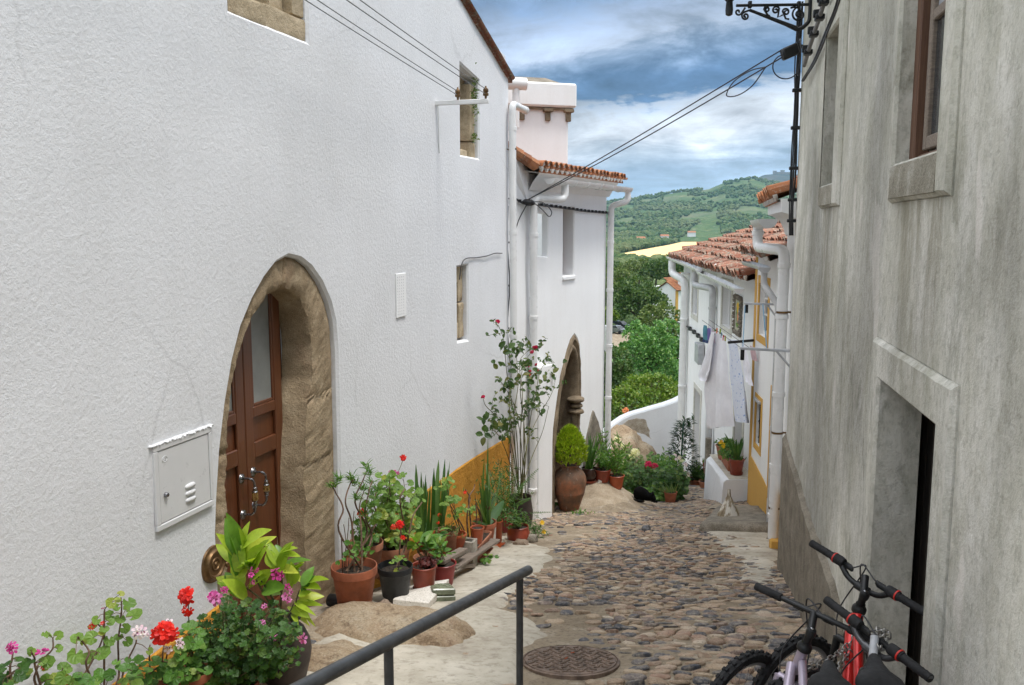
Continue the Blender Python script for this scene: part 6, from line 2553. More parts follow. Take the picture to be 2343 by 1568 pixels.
# ================================================================== HANDRAIL,MANHOLE,CAT,STONES,PLANKS
def build_props():
 a,b = V((-.46,3.08,-1.53)),V((.04,4.31,-1.77))
 d = (b - a)
 far = b + d.normalized() * .135
 near = a - d * .95
 r = thing('handrail', 'dark grey steel tube handrail sloping down the steps', 'handrail', V((a.x, a.y, H(a.x, a.y))))
 m = MB()
 m.tube([near,far - d.normalized() * .008,far],[.0255,.0255,.021],20)
 m.obj('rail', M['dark_steel'], r, 40)
 for p in (b - d * .0,a,a - d * .82):
  m = MB()
  m.tube([V((p.x,p.y,H(p.x,p.y) - .1)),p],.0185,14)
  m.obj('post', M['dark_steel'], r, 50)
 c = MAN.copy()
 nx = V((1,0,(H(c.x + .3,c.y) - H(c.x - .3,c.y)) / .6)).normalized()
 ny = V((0,1,(H(c.x,c.y + .3) - H(c.x,c.y - .3)) / .6)).normalized()
 nz = nx.cross(ny).normalized()
 top = c + nz * .035
 r = thing('manhole_cover', 'round brown iron manhole cover with a herringbone tread', 'manhole cover', c)
 m = MB()
 m.lathe([(.325,-.10),(.325,.010),(.312,.014),(.308,.004),(.303,.004),(.300,.014),(0,.014)],c,48,nz)
 m.obj('cover_plate', M['manhole'], r, 40)
 rnd = random.Random(3)
 m = MB()
 ny2 = nz.cross(nx)
 s = .052
 for i in range(-7,8):
  for j in range(-7,8):
   x,y = (i + (.5 if j % 2 else 0)) * s,j * s * .8
   if math.hypot(x,y) > .275:
    continue
   ang = R(35) if i % 2 else R(-35)
   t = nx * math.cos(ang) + ny2 * math.sin(ang)
   p = c + nz * .014 + nx * x + ny2 * y
   m.bevbox(p,t * .023,nz.cross(t) * .0075,nz * .008,.003)
 m.obj('tread', M['manhole'], r)
 for x,y,a_ in ((.02,.10,.5),(-.03,-.02,.9)):
  m = MB()
  p = c + nz * .026 + nx * x + ny2 * y
  t = nx * math.cos(a_) + ny2 * math.sin(a_)
  m.tube([p - t * .013,p + t * .013],.0042,8)
  tag(m.obj('cigarette_end', M['orange_pot'], smooth=60), 'orange cigarette end lying ' + ('near the rim side of' if y > 0 else 'in the middle of') + ' the manhole cover', 'cigarette')
 cpx = gp(1474,1153)
 base = cpx + V((0,.08,0))
 gz = lambda x,y: .12 * H(x,y) + .88 * H(base.x,base.y) + .045
 SX = .74
 sp = [(-.240,.03,.08,.008,.008),(-.232,.03,.08,.040,.040),(-.215,.03,.08,.062,.062),(-.185,.03,.085,.080,.080),(-.14,.03,.092,.092,.092),(-.08,.02,.096,.096,.096),(-.02,.01,.092,.092,.092),
   (.04,0,.084,.084,.084),(.09,-.01,.074,.070,.072),(.13,-.02,.064,.056,.060),(.16,-.03,.064,.058,.060),(.195,-.04,.064,.064,.060),(.225,-.05,.062,.058,.054),(.25,-.06,.056,.042,.042),(.268,-.068,.050,.026,.026),(.278,-.072,.048,.006,.006)]
 slope = V((.93,-.10,0)).normalized()
 m = MB()
 rings = []
 n = 18
 for x,y,z,w_,h_ in sp:
  x,z,h_ = x * SX,z * 1.25,h_ * 1.25
  ring = []
  for k in range(n):
   a = 2 * math.pi * k / n
   yy,zz = w_ * math.cos(a),h_ * math.sin(a)
   wx,wy = base.x + slope.x * x - slope.y * (y + yy),base.y + slope.y * x + slope.x * (y + yy)
   g_ = gz(wx,wy)
   ring.append(V((wx,wy,max(g_,gz(base.x + slope.x * x,base.y) + z + zz))))
  rings.append(ring)
 for rg in rings:
  m.v += [tuple(p) for p in rg]
 for i in range(len(rings) - 1):
  for k in range(n):
   m.f.append([i * n + k,i * n + (k + 1) % n,(i + 1) * n + (k + 1) % n,(i + 1) * n + k])
 m.f.append(list(range(n))[::-1])
 m.f.append([(len(rings) - 1) * n + k for k in range(n)])
 for sy in (-.032,.034):        # ears
  e = base + slope * .148
  e = V((e.x - slope.y * (sy - .045),e.y + slope.x * (sy - .045),gz(e.x,e.y) + .148))
  m.lathe([(.020,-.012),(.012,.014),(.001,.036)],e,8)
 for (x,y,l_) in ((.15,-.09,.06),(.12,-.05,.07)):     # front paws stretched under the chin
  p = base + slope * x + V((0,y,0))
  p.z = gz(p.x,p.y) + .022
  q = p + slope * l_
  q.z = gz(q.x,q.y) + .018
  m.tube([p,p.lerp(q,.5),q,q + slope * .012],[.026,.022,.023,.006],10)
 P = [base + slope * (-.22) + V((0,.03,.05)),base + slope * (-.245) + V((0,-.04,.02)),base + slope * (-.19) + V((0,-.10,.02)),base + slope * (-.08) + V((0,-.115,.02)),base + slope * .0 + V((0,-.11,.02))]
 for p in P[1:]:
  p.z = gz(p.x,p.y) + .018
 P = smooth_path(P,4)
 m.tube(P,[.022] * (len(P) - 3) + [.018,.013,.005],10)
 tag(m.obj('cat', M['fur'], smooth=70), 'black cat curled up asleep on the bedrock edge beside the plants', 'cat')

 c = gp(880,1470)
 m = MB()
 m.rock(c + V((-.02,.16,-.17)),.66,.48,.30,12,6,.20,1.0,-.25)
 tag(m.obj('boulder', M['boulder'], smooth=60), 'flat tan granite boulder in the foreground below the big terracotta pot', 'boulder')
 m = MB()
 c = gp(740,1530)
 m.rock(c + V((-.1,.1,-.10)),.42,.40,.16,15,4,.3,1.4)
 tag(m.obj('boulder', M['boulder'], smooth=60), 'low pinkish rock slab beside the dark jar at the bottom', 'boulder')
 for (u,v,rx,ry,rz,sd_,mt,lb,yo) in (
   (878, 1378, .075, .07, .085, 4, 'fieldstone', 'brown angular stone wedged between the big terracotta and black pots', 0),
   (1010, 1357, .05, .05, .07, 7, 'rubble', 'grey stone prop standing beneath the corner of the marble slab', .1),
   (1192, 1252, .10, .07, .055, 9, 'fieldstone', 'flat brown stone in front of the round glazed red pot', 0),
   (1217, 1243, .06, .07, .06, 11, 'rubble', 'grey stone beside the yellow flowers, right of the flat brown stone', 0.05),
   (1158, 1232, .08, .08, .045, 13, 'fieldstone', 'dark flat stone below the orange tall pots', .05),
   (1372, 1105, .05, .045, .035, 17, 'marble', 'pale pebble between the two further terracotta pots', 0),
   (1478, 1216, .075, .06, .05, 23, 'cobble_grey', 'round grey cobble standing proud in mid street', 0),
   (1610, 1115, .05, .05, .03, 25, 'marble', 'small pale stone at the foot of the masonry bench', 0)):
  p = gp(u,v) if u > 1012 else wdist(u,v,.66 if u < 900 else .80)
  m = MB()
  m.rock(V((p.x,p.y + yo,H(p.x,p.y + yo) + rz * .75)),rx,ry,rz,sd_,3,.35,1.3,sd_)
  tag(m.obj('stone', M[mt], smooth=45), lb, 'stone')
 c0,c1,c2,c3 = [wdist(899,1372,.58),wdist(981,1381,.80),wdist(1027,1326,.76),wdist(940,1340,.36)]
 m = MB()
 top_ = [c0,c1,c2,c3]
 vs = top_ + [p - V((0,0,.05)) for p in top_]
 ins = sum(top_,V((0,0,0))) / 4
 vs += [p.lerp(ins,.02) + V((0,0,.006)) for p in top_]
 m.add(vs,[[8,9,10,11]] + [[i,(i + 1) % 4,8 + (i + 1) % 4,8 + i] for i in range(4)] + [[i,(i + 1) % 4,4 + (i + 1) % 4,4 + i] for i in range(4)] + [[4,5,6,7]])
 tag(m.obj('marble_slab', M['marble']), 'broken white marble slab under the black and red pots', 'slab')
 p = gp(1022,1385)
 for k in range(2):
  m = MB()
  m.bevbox(V((p.x - .05,p.y + .08,p.z + .045 + k * .062)),V((.095,.03,-.01)),V((-.03,.095,-.015)),V((0,0,.029)),.01)
  tag(m.obj('glass_block', M['glass_block']), ('upper' if k else 'lower') + ' greenish glass block stacked beside the marble slab', 'glass block')
 for (u0, v0, u1, v1, wd, th, lb) in ((1040, 1302, 1140, 1236, .055, .014, 'long weathered plank beneath the trough planter, its far end under the tall pots'),
           (1036, 1296, 1085, 1303, .03, .02, 'short loose batten lying across the near end of the long plank'),
           (1012, 1288, 1066, 1258, .045, .018, 'rough grey plank beneath the orange bowl')):
  a,b = wdist(u0,v0,.62),wdist(u1,v1,.60)
  a = V((a.x,a.y,max(a.z,H(a.x,a.y) + th + .035)))
  b = V((b.x,b.y,max(b.z,H(b.x,b.y) + th + .035)))
  t = (b - a)
  s_ = t.cross(V((0,0,1))).normalized()
  up = s_.cross(t).normalized()
  m = MB()
  m.bevbox((a + b) / 2 - s_ * wd * .6,t / 2,s_ * wd,up * th,.004)
  tag(m.obj('plank', M['grey_wood'], smooth=None), lb, 'plank')
 p = gp(1140,1256)
 m = MB()
 m.add([p + V((.09 * math.cos(a) * (.7 + .4 * math.sin(3 * a)),.09 * math.sin(a),.035 + .03 * math.cos(a))) for a in np.arange(0,6.2,.6)] +
   [p + V((.09 * math.cos(a) * (.7 + .4 * math.sin(3 * a)),.09 * math.sin(a),.018 + .03 * math.cos(a))) for a in np.arange(0,6.2,.6)],
   [list(range(11)),list(range(11,22))[::-1]] + [[i,(i + 1) % 11,11 + (i + 1) % 11,11 + i] for i in range(11)])
 tag(m.obj('broken_tile', M['orange_pot']), 'broken orange tile shard lying on the ground past the plank', 'tile shard')
 p = gp(772,1388)
 p = V((-1.33,6.45,H(-1.33,6.45) + .05))
 m = MB()
 m.lathe([(0,-.11),(.05,-.10),(.052,.06),(.03,.10),(.016,.12),(.016,.15),(0,.15)],p,16,V((.9,-.5,.05)))
 tag(m.obj('bottle', M['black_pot'], smooth=50), 'dark plastic bottle lying between the door jamb and the big terracotta pot', 'bottle')
 p = V((-.47,8.62,H(-.47,8.62) + .03))
 m = MB()
 t = V((.2785,.9604,0))
 s_ = V((.9604,-.2785,0))
 for q in (-.085,.085):
  m.bevbox(p + s_ * q + V((0,0,.14)),s_ * .014,t * .07,V((0,0,.14)),.004)
 for q in (-.056,.056):
  m.bevbox(p + t * q + V((0,0,.14)),s_ * .071,t * .014,V((0,0,.14)),.004)
 m.bevbox(p + V((0,0,.012)),s_ * .07,t * .04,V((0,0,.012)),.003)
 tag(m.obj('concrete_block', M['concrete']), 'grey hollow concrete block standing before the trough planter', 'block')
 p = gp(1665,1200)
 p.z = H(p.x,p.y) + .12
 m = MB()
 rnd = random.Random(12)
 n = 16
 rings = []
 for i,(r_,z) in enumerate(((.16,.0),(.155,.03),(.12,.10),(.085,.18),(.055,.25),(.030,.30),(.022,.36),(.020,.40),(0.004,.402))):
  rings.append([p + V((r_ * math.cos(2 * math.pi * k / n) * (1 + .18 * noise.noise(V((k * .9,z * 5,3)))),r_ * .8 * math.sin(2 * math.pi * k / n) * (1 + .18 * noise.noise(V((k * .9,z * 5,3)))),z)) for k in range(n)])
 for rg in rings:
  m.v += [tuple(q) for q in rg]
 for i in range(len(rings) - 1):
  for k in range(n):
   m.f.append([i * n + k,i * n + (k + 1) % n,(i + 1) * n + (k + 1) % n,(i + 1) * n + k])
 tag(m.obj('water_bottle', M['rag'], smooth=60), 'clear plastic bottle with torn pale label standing on the brown stone step', 'bottle')

M['glass_block'] = simple('greenish glass block', (.16, .18, .12), .25, var=.3)
M['cobble_grey'] = simple('grey cobble', (.12, .12, .125), .7, var=.3, bs=.5)

def rag():
 m, g, b = newmat('torn label and dusty plastic')
 n = g.noise(11,4,.6,g.scaled(1,1,.3))
 col = g.ramp(n,[(.40,(.20,.15,.09)),(.50,(.34,.28,.19)),(.56,(.70,.66,.58))])
 setp(g,b,col,.4)
 M['rag'] = m

rag()
build_props()

# ================================================================== BICYCLES
def paintmat(name,c,rough=.28,metal=.35):
 m,g,b = newmat(name)
 n = g.noise(40,4,.7)
 col = g.mix(g.ramp(n,[(.62,0),(.72,.5)]),c,tuple(x * .3 for x in c))
 setp(g,b,col,rough,metal,.5)
 b.inputs['Coat Weight'].default_value = .3
 return m

M['purple'] = paintmat('faded mauve paint', (.20, .11, .17))
M['mauve'] = paintmat('silver mauve paint', (.42, .36, .44))
M['red'] = paintmat('red bicycle paint', (.55, .014, .012))
M['greyframe'] = paintmat('dark grey paint', (.06, .06, .065))
M['silver'] = paintmat('silver paint', (.36, .37, .40), .3, .6)
M['lime'] = simple('lime decal', (.30, .62, .02), .4)
M['decal'] = simple('white decal', (.70, .72, .74), .4)
M['red_letter'] = simple('red letters', (.55, .02, .012), .4)
M['yellow_decal'] = simple('yellow decal', (.50, .44, .10), .4)

def bike(label,B,barv,head,leanv,bar_shape,frame_mat,tube2_mat,saddle_at,style,seed):
 """B handlebar clamp, barv left-to-right bar vector, head heading, leanv up axis"""
 f = V(head).normalized()
 u = V(leanv).normalized()
 f = (f - u * f.dot(u)).normalized()
 r = f.cross(u).normalized()
 B = V(B)
 barv = V(barv)
 bl = barv.length / 2
 bd_ = barv.normalized()
 O = V((B.x,B.y,0))
 t = 0
 p = B.copy()
 for _ in range(40):
  t += (p.z - H(p.x,p.y)) / max(.3,u.z)
  p = B - u * t
 hgt = t
 fw = .16                           # front hub ahead of the bars
 root = thing('bicycle', label, 'bicycle', p, 'bicycles chained together by the grey wall')
 HT = B - u * .14 - f * .035        # top of head tube
 HB = HT - u * .13 + f * .045
 Rw = .315
 steer = barv.normalized()
 wf = u.cross(steer).normalized()
 if wf.dot(f) < 0:
  wf = -wf
 hub = HB + (-u) * (hgt - .14 - .13 - Rw) + f * .33 - r * .14 + wf * .03
 BBk = HT - f * .56 - u * (hgt - .14 - .285)
 ST = V(saddle_at) - u * .10
 seatj = BBk.lerp(ST,.62)
 rear = HT - f * .98 - u * (hgt - .14 - Rw)

 def t_(name,pts,rad,mat,par=root,n=12,sm=60):
  m = MB()
  m.tube(pts,rad,n)
  return m.obj(name,mat,par,sm)
 fm = MB()
 fm.tube([HB - (HT - HB).normalized() * .0,HT],.021,14)
 if style == 'twin':
  d_ = HT.lerp(HB,.45)
  fm.tube([d_ + r * .012,seatj + r * .012],.0175,12)
  fm.tube([d_.lerp(HB,.5) - r * .02,BBk - r * .012],.021,12)
 else:
  fm.tube([HT.lerp(HB,.12),HT.lerp(HB,.12).lerp(seatj,.1) - u * .0,seatj],[.024,.020,.018],12)
  fm.tube([HB + (HT - HB) * .1,BBk],[.027,.024],12)
  fm.tube([HT.lerp(HB,.2).lerp(seatj,.14),HB.lerp(BBk,.22)],[.012,.012],8)
 fm.tube([BBk,seatj],.019,12)
 for sg in (-1,1):
  fm.tube([seatj + r * .02 * sg,rear + r * .065 * sg],.009,8)
  fm.tube([BBk + r * .03 * sg,rear + r * .065 * sg],.011,8)
 fo = fm.obj('frame', frame_mat, root, 50)
 hm = MB()
 ax = (HT - HB).normalized()
 hm.lathe([(.024,-.012),(.030,-.008),(.030,.010),(.025,.018),(.020,.026),(.020,.032)],HT,18,ax)
 hm.obj('headset', M['black_iron'], root, 40)
 hm = MB()
 hm.lathe([(.028,-.016),(.028,.006),(.022,.012)],HB,18,ax)
 hm.obj('headset', M['black_iron'], root, 40)
 q = HT + ax * .075
 m = MB()
 m.tube(round_path([HT + ax * .02,q,B],.035),.0165,12)
 m.lathe([(.019,-.02),(.021,0),(.017,.012),(.010,.014)],q - f * .012 + ax * .012,14,ax)
 so = m.obj('stem', M['black_iron'] if style != 'grey' else M['grey_zinc'], root, 50)
 m = MB()
 m.lathe([(.009,0),(.009,.004),(.004,.006),(0,.006)],q - f * .012 + ax * .026,12,ax)
 m.obj('stem_bolt', M['chrome'], so)
 m = MB()
 if bar_shape == 'flat':
  pts_ = [B - bd_ * bl,B,B + bd_ * bl]
 else:
  pts_ = smooth_path([B - bd_ * bl,B - bd_ * bl * .52,B - bd_ * bl * .26 - u * .045,B - u * .055,B + bd_ * bl * .26 - u * .045,B + bd_ * bl * .52,B + bd_ * bl],5)
  m.tube([B - u * .055 - bd_ * .03,B - u * .055 + bd_ * .03],.019,12)
 m.tube(pts_, .0115 if bar_shape == 'flat' else .0125, 12)
 m.obj('handlebar', M['black_iron'] if style != 'grey' else M['greyframe'], root, 60)
 for sg in (-1,1):
  e = B + bd_ * sg * bl
  i_ = B + bd_ * sg * (bl - .125)
  m = MB()
  n_ = 14
  m.tube([e + (e - i_) * (k / n_) * -1 if False else e.lerp(i_,k / n_) for k in range(n_ + 1)],[.0165 if k in (0,n_) else (.0178 if k % 2 else .0165) for k in range(n_ + 1)],14)
  m.obj('grip', M['black_rubber'], root, 60)
  if style != 'twin':
   m = MB()
   m.lathe([(.021,-.03),(.023,-.02),(.023,.012),(.019,.03)],i_ - bd_ * sg * .03,16,bd_)
   so2 = m.obj('gear_shifter', M['black_rubber'], root, 50)
   m = MB()
   m.lathe([(.0238,-.003),(.0245,0),(.0238,.003)],i_ - bd_ * sg * .012,16,bd_)
   m.obj('shifter_ring', M['red_letter'], so2)
  lv = MB()
  pv = i_ - bd_ * sg * .085
  lv.bevbox(pv + f * .022 - u * .006,bd_ * .028,f * .020,u * .012,.006)
  lm = lv.obj('brake_clamp', M['black_iron'], root, 40)
  lv = MB()
  lv.tube(smooth_path([pv + f * .035,pv + f * .062 + bd_ * sg * .02 - u * .008,pv + f * .066 + bd_ * sg * .075 - u * .02,pv + f * .072 + bd_ * sg * .115 - u * .022],5),[.0085] * 6 + [.0075] * 5 + [.006] * 5,8) if False else \
   lv.tube(smooth_path([pv + f * .035,pv + f * .062 + bd_ * sg * .02 - u * .008,pv + f * .066 + bd_ * sg * .075 - u * .02,pv + f * .072 + bd_ * sg * .115 - u * .022],5),.0072,8)
  lv.obj('brake_lever', M['chrome'] if style == 'mono' else M['black_iron'], lm, 60)
  cb = MB()
  cb.tube(smooth_path([pv + f * .03 - bd_ * sg * .03,pv - bd_ * sg * .10 + f * .09 + u * .015,HB.lerp(HT,.5) + f * .13 + r * .05 * sg,HB + f * .06 - u * .06 + r * .04 * sg],8),.0032,6)
  cb.obj('brake_cable', M['cable'], root, 60)
 m = MB()
 lat = wf.cross(u).normalized()
 cr = HB - ax * .045
 m.tube([HB,cr],.017,10)
 m.tube([cr - lat * .055,cr + lat * .055],.016,10)
 for sg in (-1,1):
  m.tube([cr + lat * .055 * sg,cr + lat * .058 * sg - u * .15 + wf * .012,hub + lat * .055 * sg],[.018,.016,.012],12)
 m.obj('fork', frame_mat if style == 'twin' else M['black_iron'], root, 50)
 for nm, hb, fwd, axl in (('front', hub, wf, lat), ('rear', rear, f, r)):
  m = MB()
  tyre = [(Rw - .045,-.018),(Rw - .025,-.026),(Rw - .008,-.020),(Rw,0),(Rw - .008,.020),(Rw - .025,.026),(Rw - .045,.018)]
  m.lathe(tyre,hb,56,axl)
  e1 = (hb + axl.orthogonal().normalized() * 1 - hb).normalized()
  e2 = axl.cross(e1)
  for k in range(44):
   a = 2 * math.pi * k / 44
   c_,tg = e1 * math.cos(a) + e2 * math.sin(a),e2 * math.cos(a) - e1 * math.sin(a)
   for off_,rr in ((0 if k % 2 else .006,Rw + .002),(-.018,Rw - .008),(.018,Rw - .008)):
    m.bevbox(hb + c_ * rr + axl * off_,tg * .010,axl * .007,c_ * .006,.002)
  wo = m.obj('wheel', M['black_rubber'], root, 40)
  m = MB()
  m.lathe([(Rw - .062,-.011),(Rw - .045,-.014),(Rw - .040,-.014),(Rw - .046,0),(Rw - .040,.014),(Rw - .045,.014),(Rw - .062,.011),(Rw - .064,0),(Rw - .062,-.011)],hb,48,axl)
  m.obj('rim', M['silver'], wo, 40)
  m = MB()
  for k in range(28):
   a = 2 * math.pi * k / 28
   c_,tg = e1 * math.cos(a) + e2 * math.sin(a),e2 * math.cos(a) - e1 * math.sin(a)
   sg = 1 if k % 2 else -1
   m.tube([hb + axl * .028 * sg + tg * .018 * (1 if k % 4 < 2 else -1),hb + c_ * (Rw - .06)],.0011,4,False)
  m.tube([hb - axl * .05,hb + axl * .05],.017,10)
  m.obj('spokes', M['chrome'], wo)
 S = V(saddle_at)
 m = MB()
 L_ = .135
 prof = [(-L_,.082,.018,-.01),(-L_ * .8,.090,.030,.0),(-L_ * .45,.082,.034,-.002),(-.01,.055,.032,-.008),(.05,.034,.030,-.006),(.11,.025,.028,-.002),(L_ + .01,.016,.018,-.008),(L_ + .022,.004,.006,-.014)]
 n = 16
 for x,w_,h_,z_ in prof:
  for k in range(n):
   a = 2 * math.pi * k / n
   ca,sa = math.cos(a),math.sin(a)
   m.v.append(tuple(S + f * x + r * (w_ * math.copysign(abs(ca) ** .8,ca)) + u * (z_ + h_ * (sa if sa > 0 else sa * 1.2) - (.02 * abs(ca) ** 3 if sa < .3 else .012 * abs(ca) ** 4))))
 for i in range(len(prof) - 1):
  for k in range(n):
   m.f.append([i * n + k,i * n + (k + 1) % n,(i + 1) * n + (k + 1) % n,(i + 1) * n + k])
 m.f.append(list(range(n))[::-1])
 m.f.append([(len(prof) - 1) * n + k for k in range(n)])
 m.obj('saddle', M['black_rubber'], root, 60)
 t_('seat_post', [seatj, S - u * .03], .0135, M['chrome'])
 m = MB()
 for sg in (-1,1):
  m.tube([BBk + r * .06 * sg,BBk + r * .075 * sg + (f * .12 - u * .12) * sg],.010,8)
  m.bevbox(BBk + r * .12 * sg + (f * .12 - u * .12) * sg,r * .045,f * .03,u * .010,.004)
 m.lathe([(.085,-.003),(.09,0),(.085,.003)],BBk + r * .05,28,r)
 m.obj('crankset', M['black_iron'], root, 50)
 return root,dict(HT=HT,HB=HB,seatj=seatj,BB=BBk,f=f,r=r,u=u,hub=hub,frame=fo)

def letters(text, origin, right, up, size, mat, parent, name='lettering', depth=.001):
 cu = bpy.data.curves.new(name, 'FONT')
 cu.body = text
 cu.size = size
 cu.extrude = depth
 t_ = bpy.data.objects.new(name,cu)
 COL.objects.link(t_)
 bpy.context.view_layer.update()
 me = bpy.data.meshes.new_from_object(t_.evaluated_get(bpy.context.evaluated_depsgraph_get()))
 bpy.data.objects.remove(t_)
 bpy.data.curves.remove(cu)
 o = bpy.data.objects.new(name,me)
 COL.objects.link(o)
 me.materials.clear()
 me.materials.append(mat)
 x = V(right).normalized()
 z = x.cross(V(up)).normalized()
 y = z.cross(x)
 mt = Matrix((x,y,z)).transposed().to_4x4()
 mt.translation = V(origin) - WL[parent]
 o.parent = parent
 o.matrix_local = mt
 WL[o] = V(origin)
 return o

def build_bikes():
 up1 = V((.30,.06,1))
 r1, k1 = bike('mauve bicycle nearest the street with a flat black handlebar and lime decal', (1.235, 3.40, -1.56), (.36, -.42, -.05), (.26, .97, -.10), up1, 'flat', M['mauve'], M['purple'], (1.115, 2.87, -1.555), 'twin', 1)
 r2, k2 = bike('red bicycle against the wall with a tall riser handlebar', (1.52, 3.60, -1.485), (.30, -.50, -.11), (.24, .96, -.12), V((.20, .04, 1)), 'riser', M['red'], M['silver'], (1.29, 2.90, -1.55), 'mono', 2)
 r3, k3 = bike('grey bicycle nearest the camera, its handlebar between the mauve and red bicycles', (1.375, 3.14, -1.535), (.21, -.46, -.09), (.22, .96, -.12), V((.24, .04, 1)), 'riser', M['greyframe'], M['greyframe'], (1.30, 2.50, -1.50), 'grey', 3)
 HT, HB, sj, r = k1['HT'], k1['HB'], k1['seatj'], k1['r']
 d0 = HT.lerp(HB,.45) + r * .012
 e0 = sj + r * .012
 def sleeve(a,b,f0,f1,rad,mat,nm,par):
  m = MB()
  m.tube([V(a).lerp(b,f0),V(a).lerp(b,f1)],rad,14,False)
  m.obj(nm,mat,par,60)
 a2, b2 = HT.lerp(HB, .45).lerp(HB, .5) - r * .02, k1['BB'] - r * .012
 sleeve(a2, b2, .42, .50, .0216, M['lime'], 'decal', k1['frame'])
 sleeve(d0, e0, .40, .62, .0179, M['yellow_decal'], 'decal', k1['frame'])
 m = MB()
 for i,f_ in enumerate((.20,.24,.28,.32)):
  p = a2.lerp(b2, f_) - r * .012 + k1['u'] * .019
  t = (b2 - a2).normalized()
  s_ = t.cross(k1['u']).normalized()
  m.bevbox(p, t * .011, (s_ + t * .6).normalized() * .012, k1['u'] * .002, .001)
 m.obj('decal', M['decal'], k1['frame'])
 HT, HB, sj, r, u = k2['HT'], k2['HB'], k2['seatj'], k2['r'], k2['u']
 a, b = HB.lerp(k2['BB'], .18) + r * .04, HB.lerp(k2['BB'], .18) + r * .06 + (sj - HT) * .55 - u * .14
 m = MB()
 m.tube([a,b],.020,14)
 m.obj('side_tube', M['silver'], r2, 60)
 t = (b - a).normalized()
 to_cam = (-(a + b) / 2).normalized()
 nn = (to_cam - t * to_cam.dot(t)).normalized()
 letters('EURO', a.lerp(b, .15) + nn * .0215 - t.cross(nn) * .0, t, t.cross(nn) * -1 if t.cross(nn).x < 0 else t.cross(nn), .045, M['red_letter'], r2)
 m = MB()

 def chain(pts_,sag,seed):
  P = smooth_path(pts_,12)
  P = [p - V((0,0,sag * math.sin(math.pi * i / (len(P) - 1)))) for i,p in enumerate(P)]
  L = [0]
  for a_,b_ in zip(P,P[1:]):
   L.append(L[-1] + (b_ - a_).length)
  s_,k = 0.0,0
  ll,wd,th = .030,.0105,.0033
  rnd = random.Random(seed)
  while s_ < L[-1]:
   j = min(max(i for i in range(len(L)) if L[i] <= s_),len(P) - 2)
   c = P[j].lerp(P[j + 1],(s_ - L[j]) / max(1e-6,L[j + 1] - L[j]))
   t = (P[j + 1] - P[j]).normalized()
   o = t.orthogonal().normalized()
   o.rotate(Quaternion(t,k * R(90) + rnd.uniform(-.4,.4)))
   ring = []
   for q in range(12):
    a_ = 2 * math.pi * q / 12
    x,y = math.cos(a_),math.sin(a_)
    ring.append(c + t * (x * wd * .8 + math.copysign(ll * .5 - wd * .8,x)) + o * y * wd)
   m.tube(ring,th,6,False,True)
   s_ += ll * .80
   k += 1
 c1 = k1['HT'].lerp(k1['HB'], .9) - k1['f'] * .03
 c2 = k2['HT'].lerp(k2['HB'], 1.0) - k2['f'] * .05
 c3 = V((1.40,3.10,-1.52))
 chain([c1 + V((.03,-.03,.03)),(c1 + c2) / 2 + V((.02,-.05,.03)),c2 + V((.0,-.05,.03)),c3 + V((-.02,-.02,.02))],.01,1)
 chain([c1 + V((.02,-.04,-.02)),(c1 + c2) / 2 + V((.02,-.05,-.035)),c2 + V((-.03,-.06,-.02)),c2 + V((.03,-.07,.01))],.015,2)
 for q in range(4):
  rnd = random.Random(q + 9)
  a = c2 + V((-.02 + q * .015,-.055,.03))
  chain([a,a + V((rnd.uniform(-.04,.05),-.025,-.06)),a + V((rnd.uniform(-.06,.04),-.01,-.10)),a + V((rnd.uniform(-.03,.05),-.03,-.03))],0,q + 3)
 chain([c2 + V((-.03,-.06,-.04)),c2 + V((-.06,-.07,-.13)),c2 + V((-.12,-.09,-.20))],0,31)
 chain([c2 + V((.03,-.07,-.04)),c2 + V((.02,-.09,-.16)),c2 + V((-.01,-.12,-.30)),c2 + V((-.02,-.12,-.42))],0,32)
 chain([c3 + V((-.03,.0,.03)),c3 + V((.02,.03,.0)),c3 + V((.0,.02,-.05)),c3 + V((-.03,-.01,-.03))],0,33)
 tag(m.obj('bike_chain', M['steel_chain'], smooth=60), 'heavy steel chain looped round the three bicycle frames', 'chain')

build_bikes()

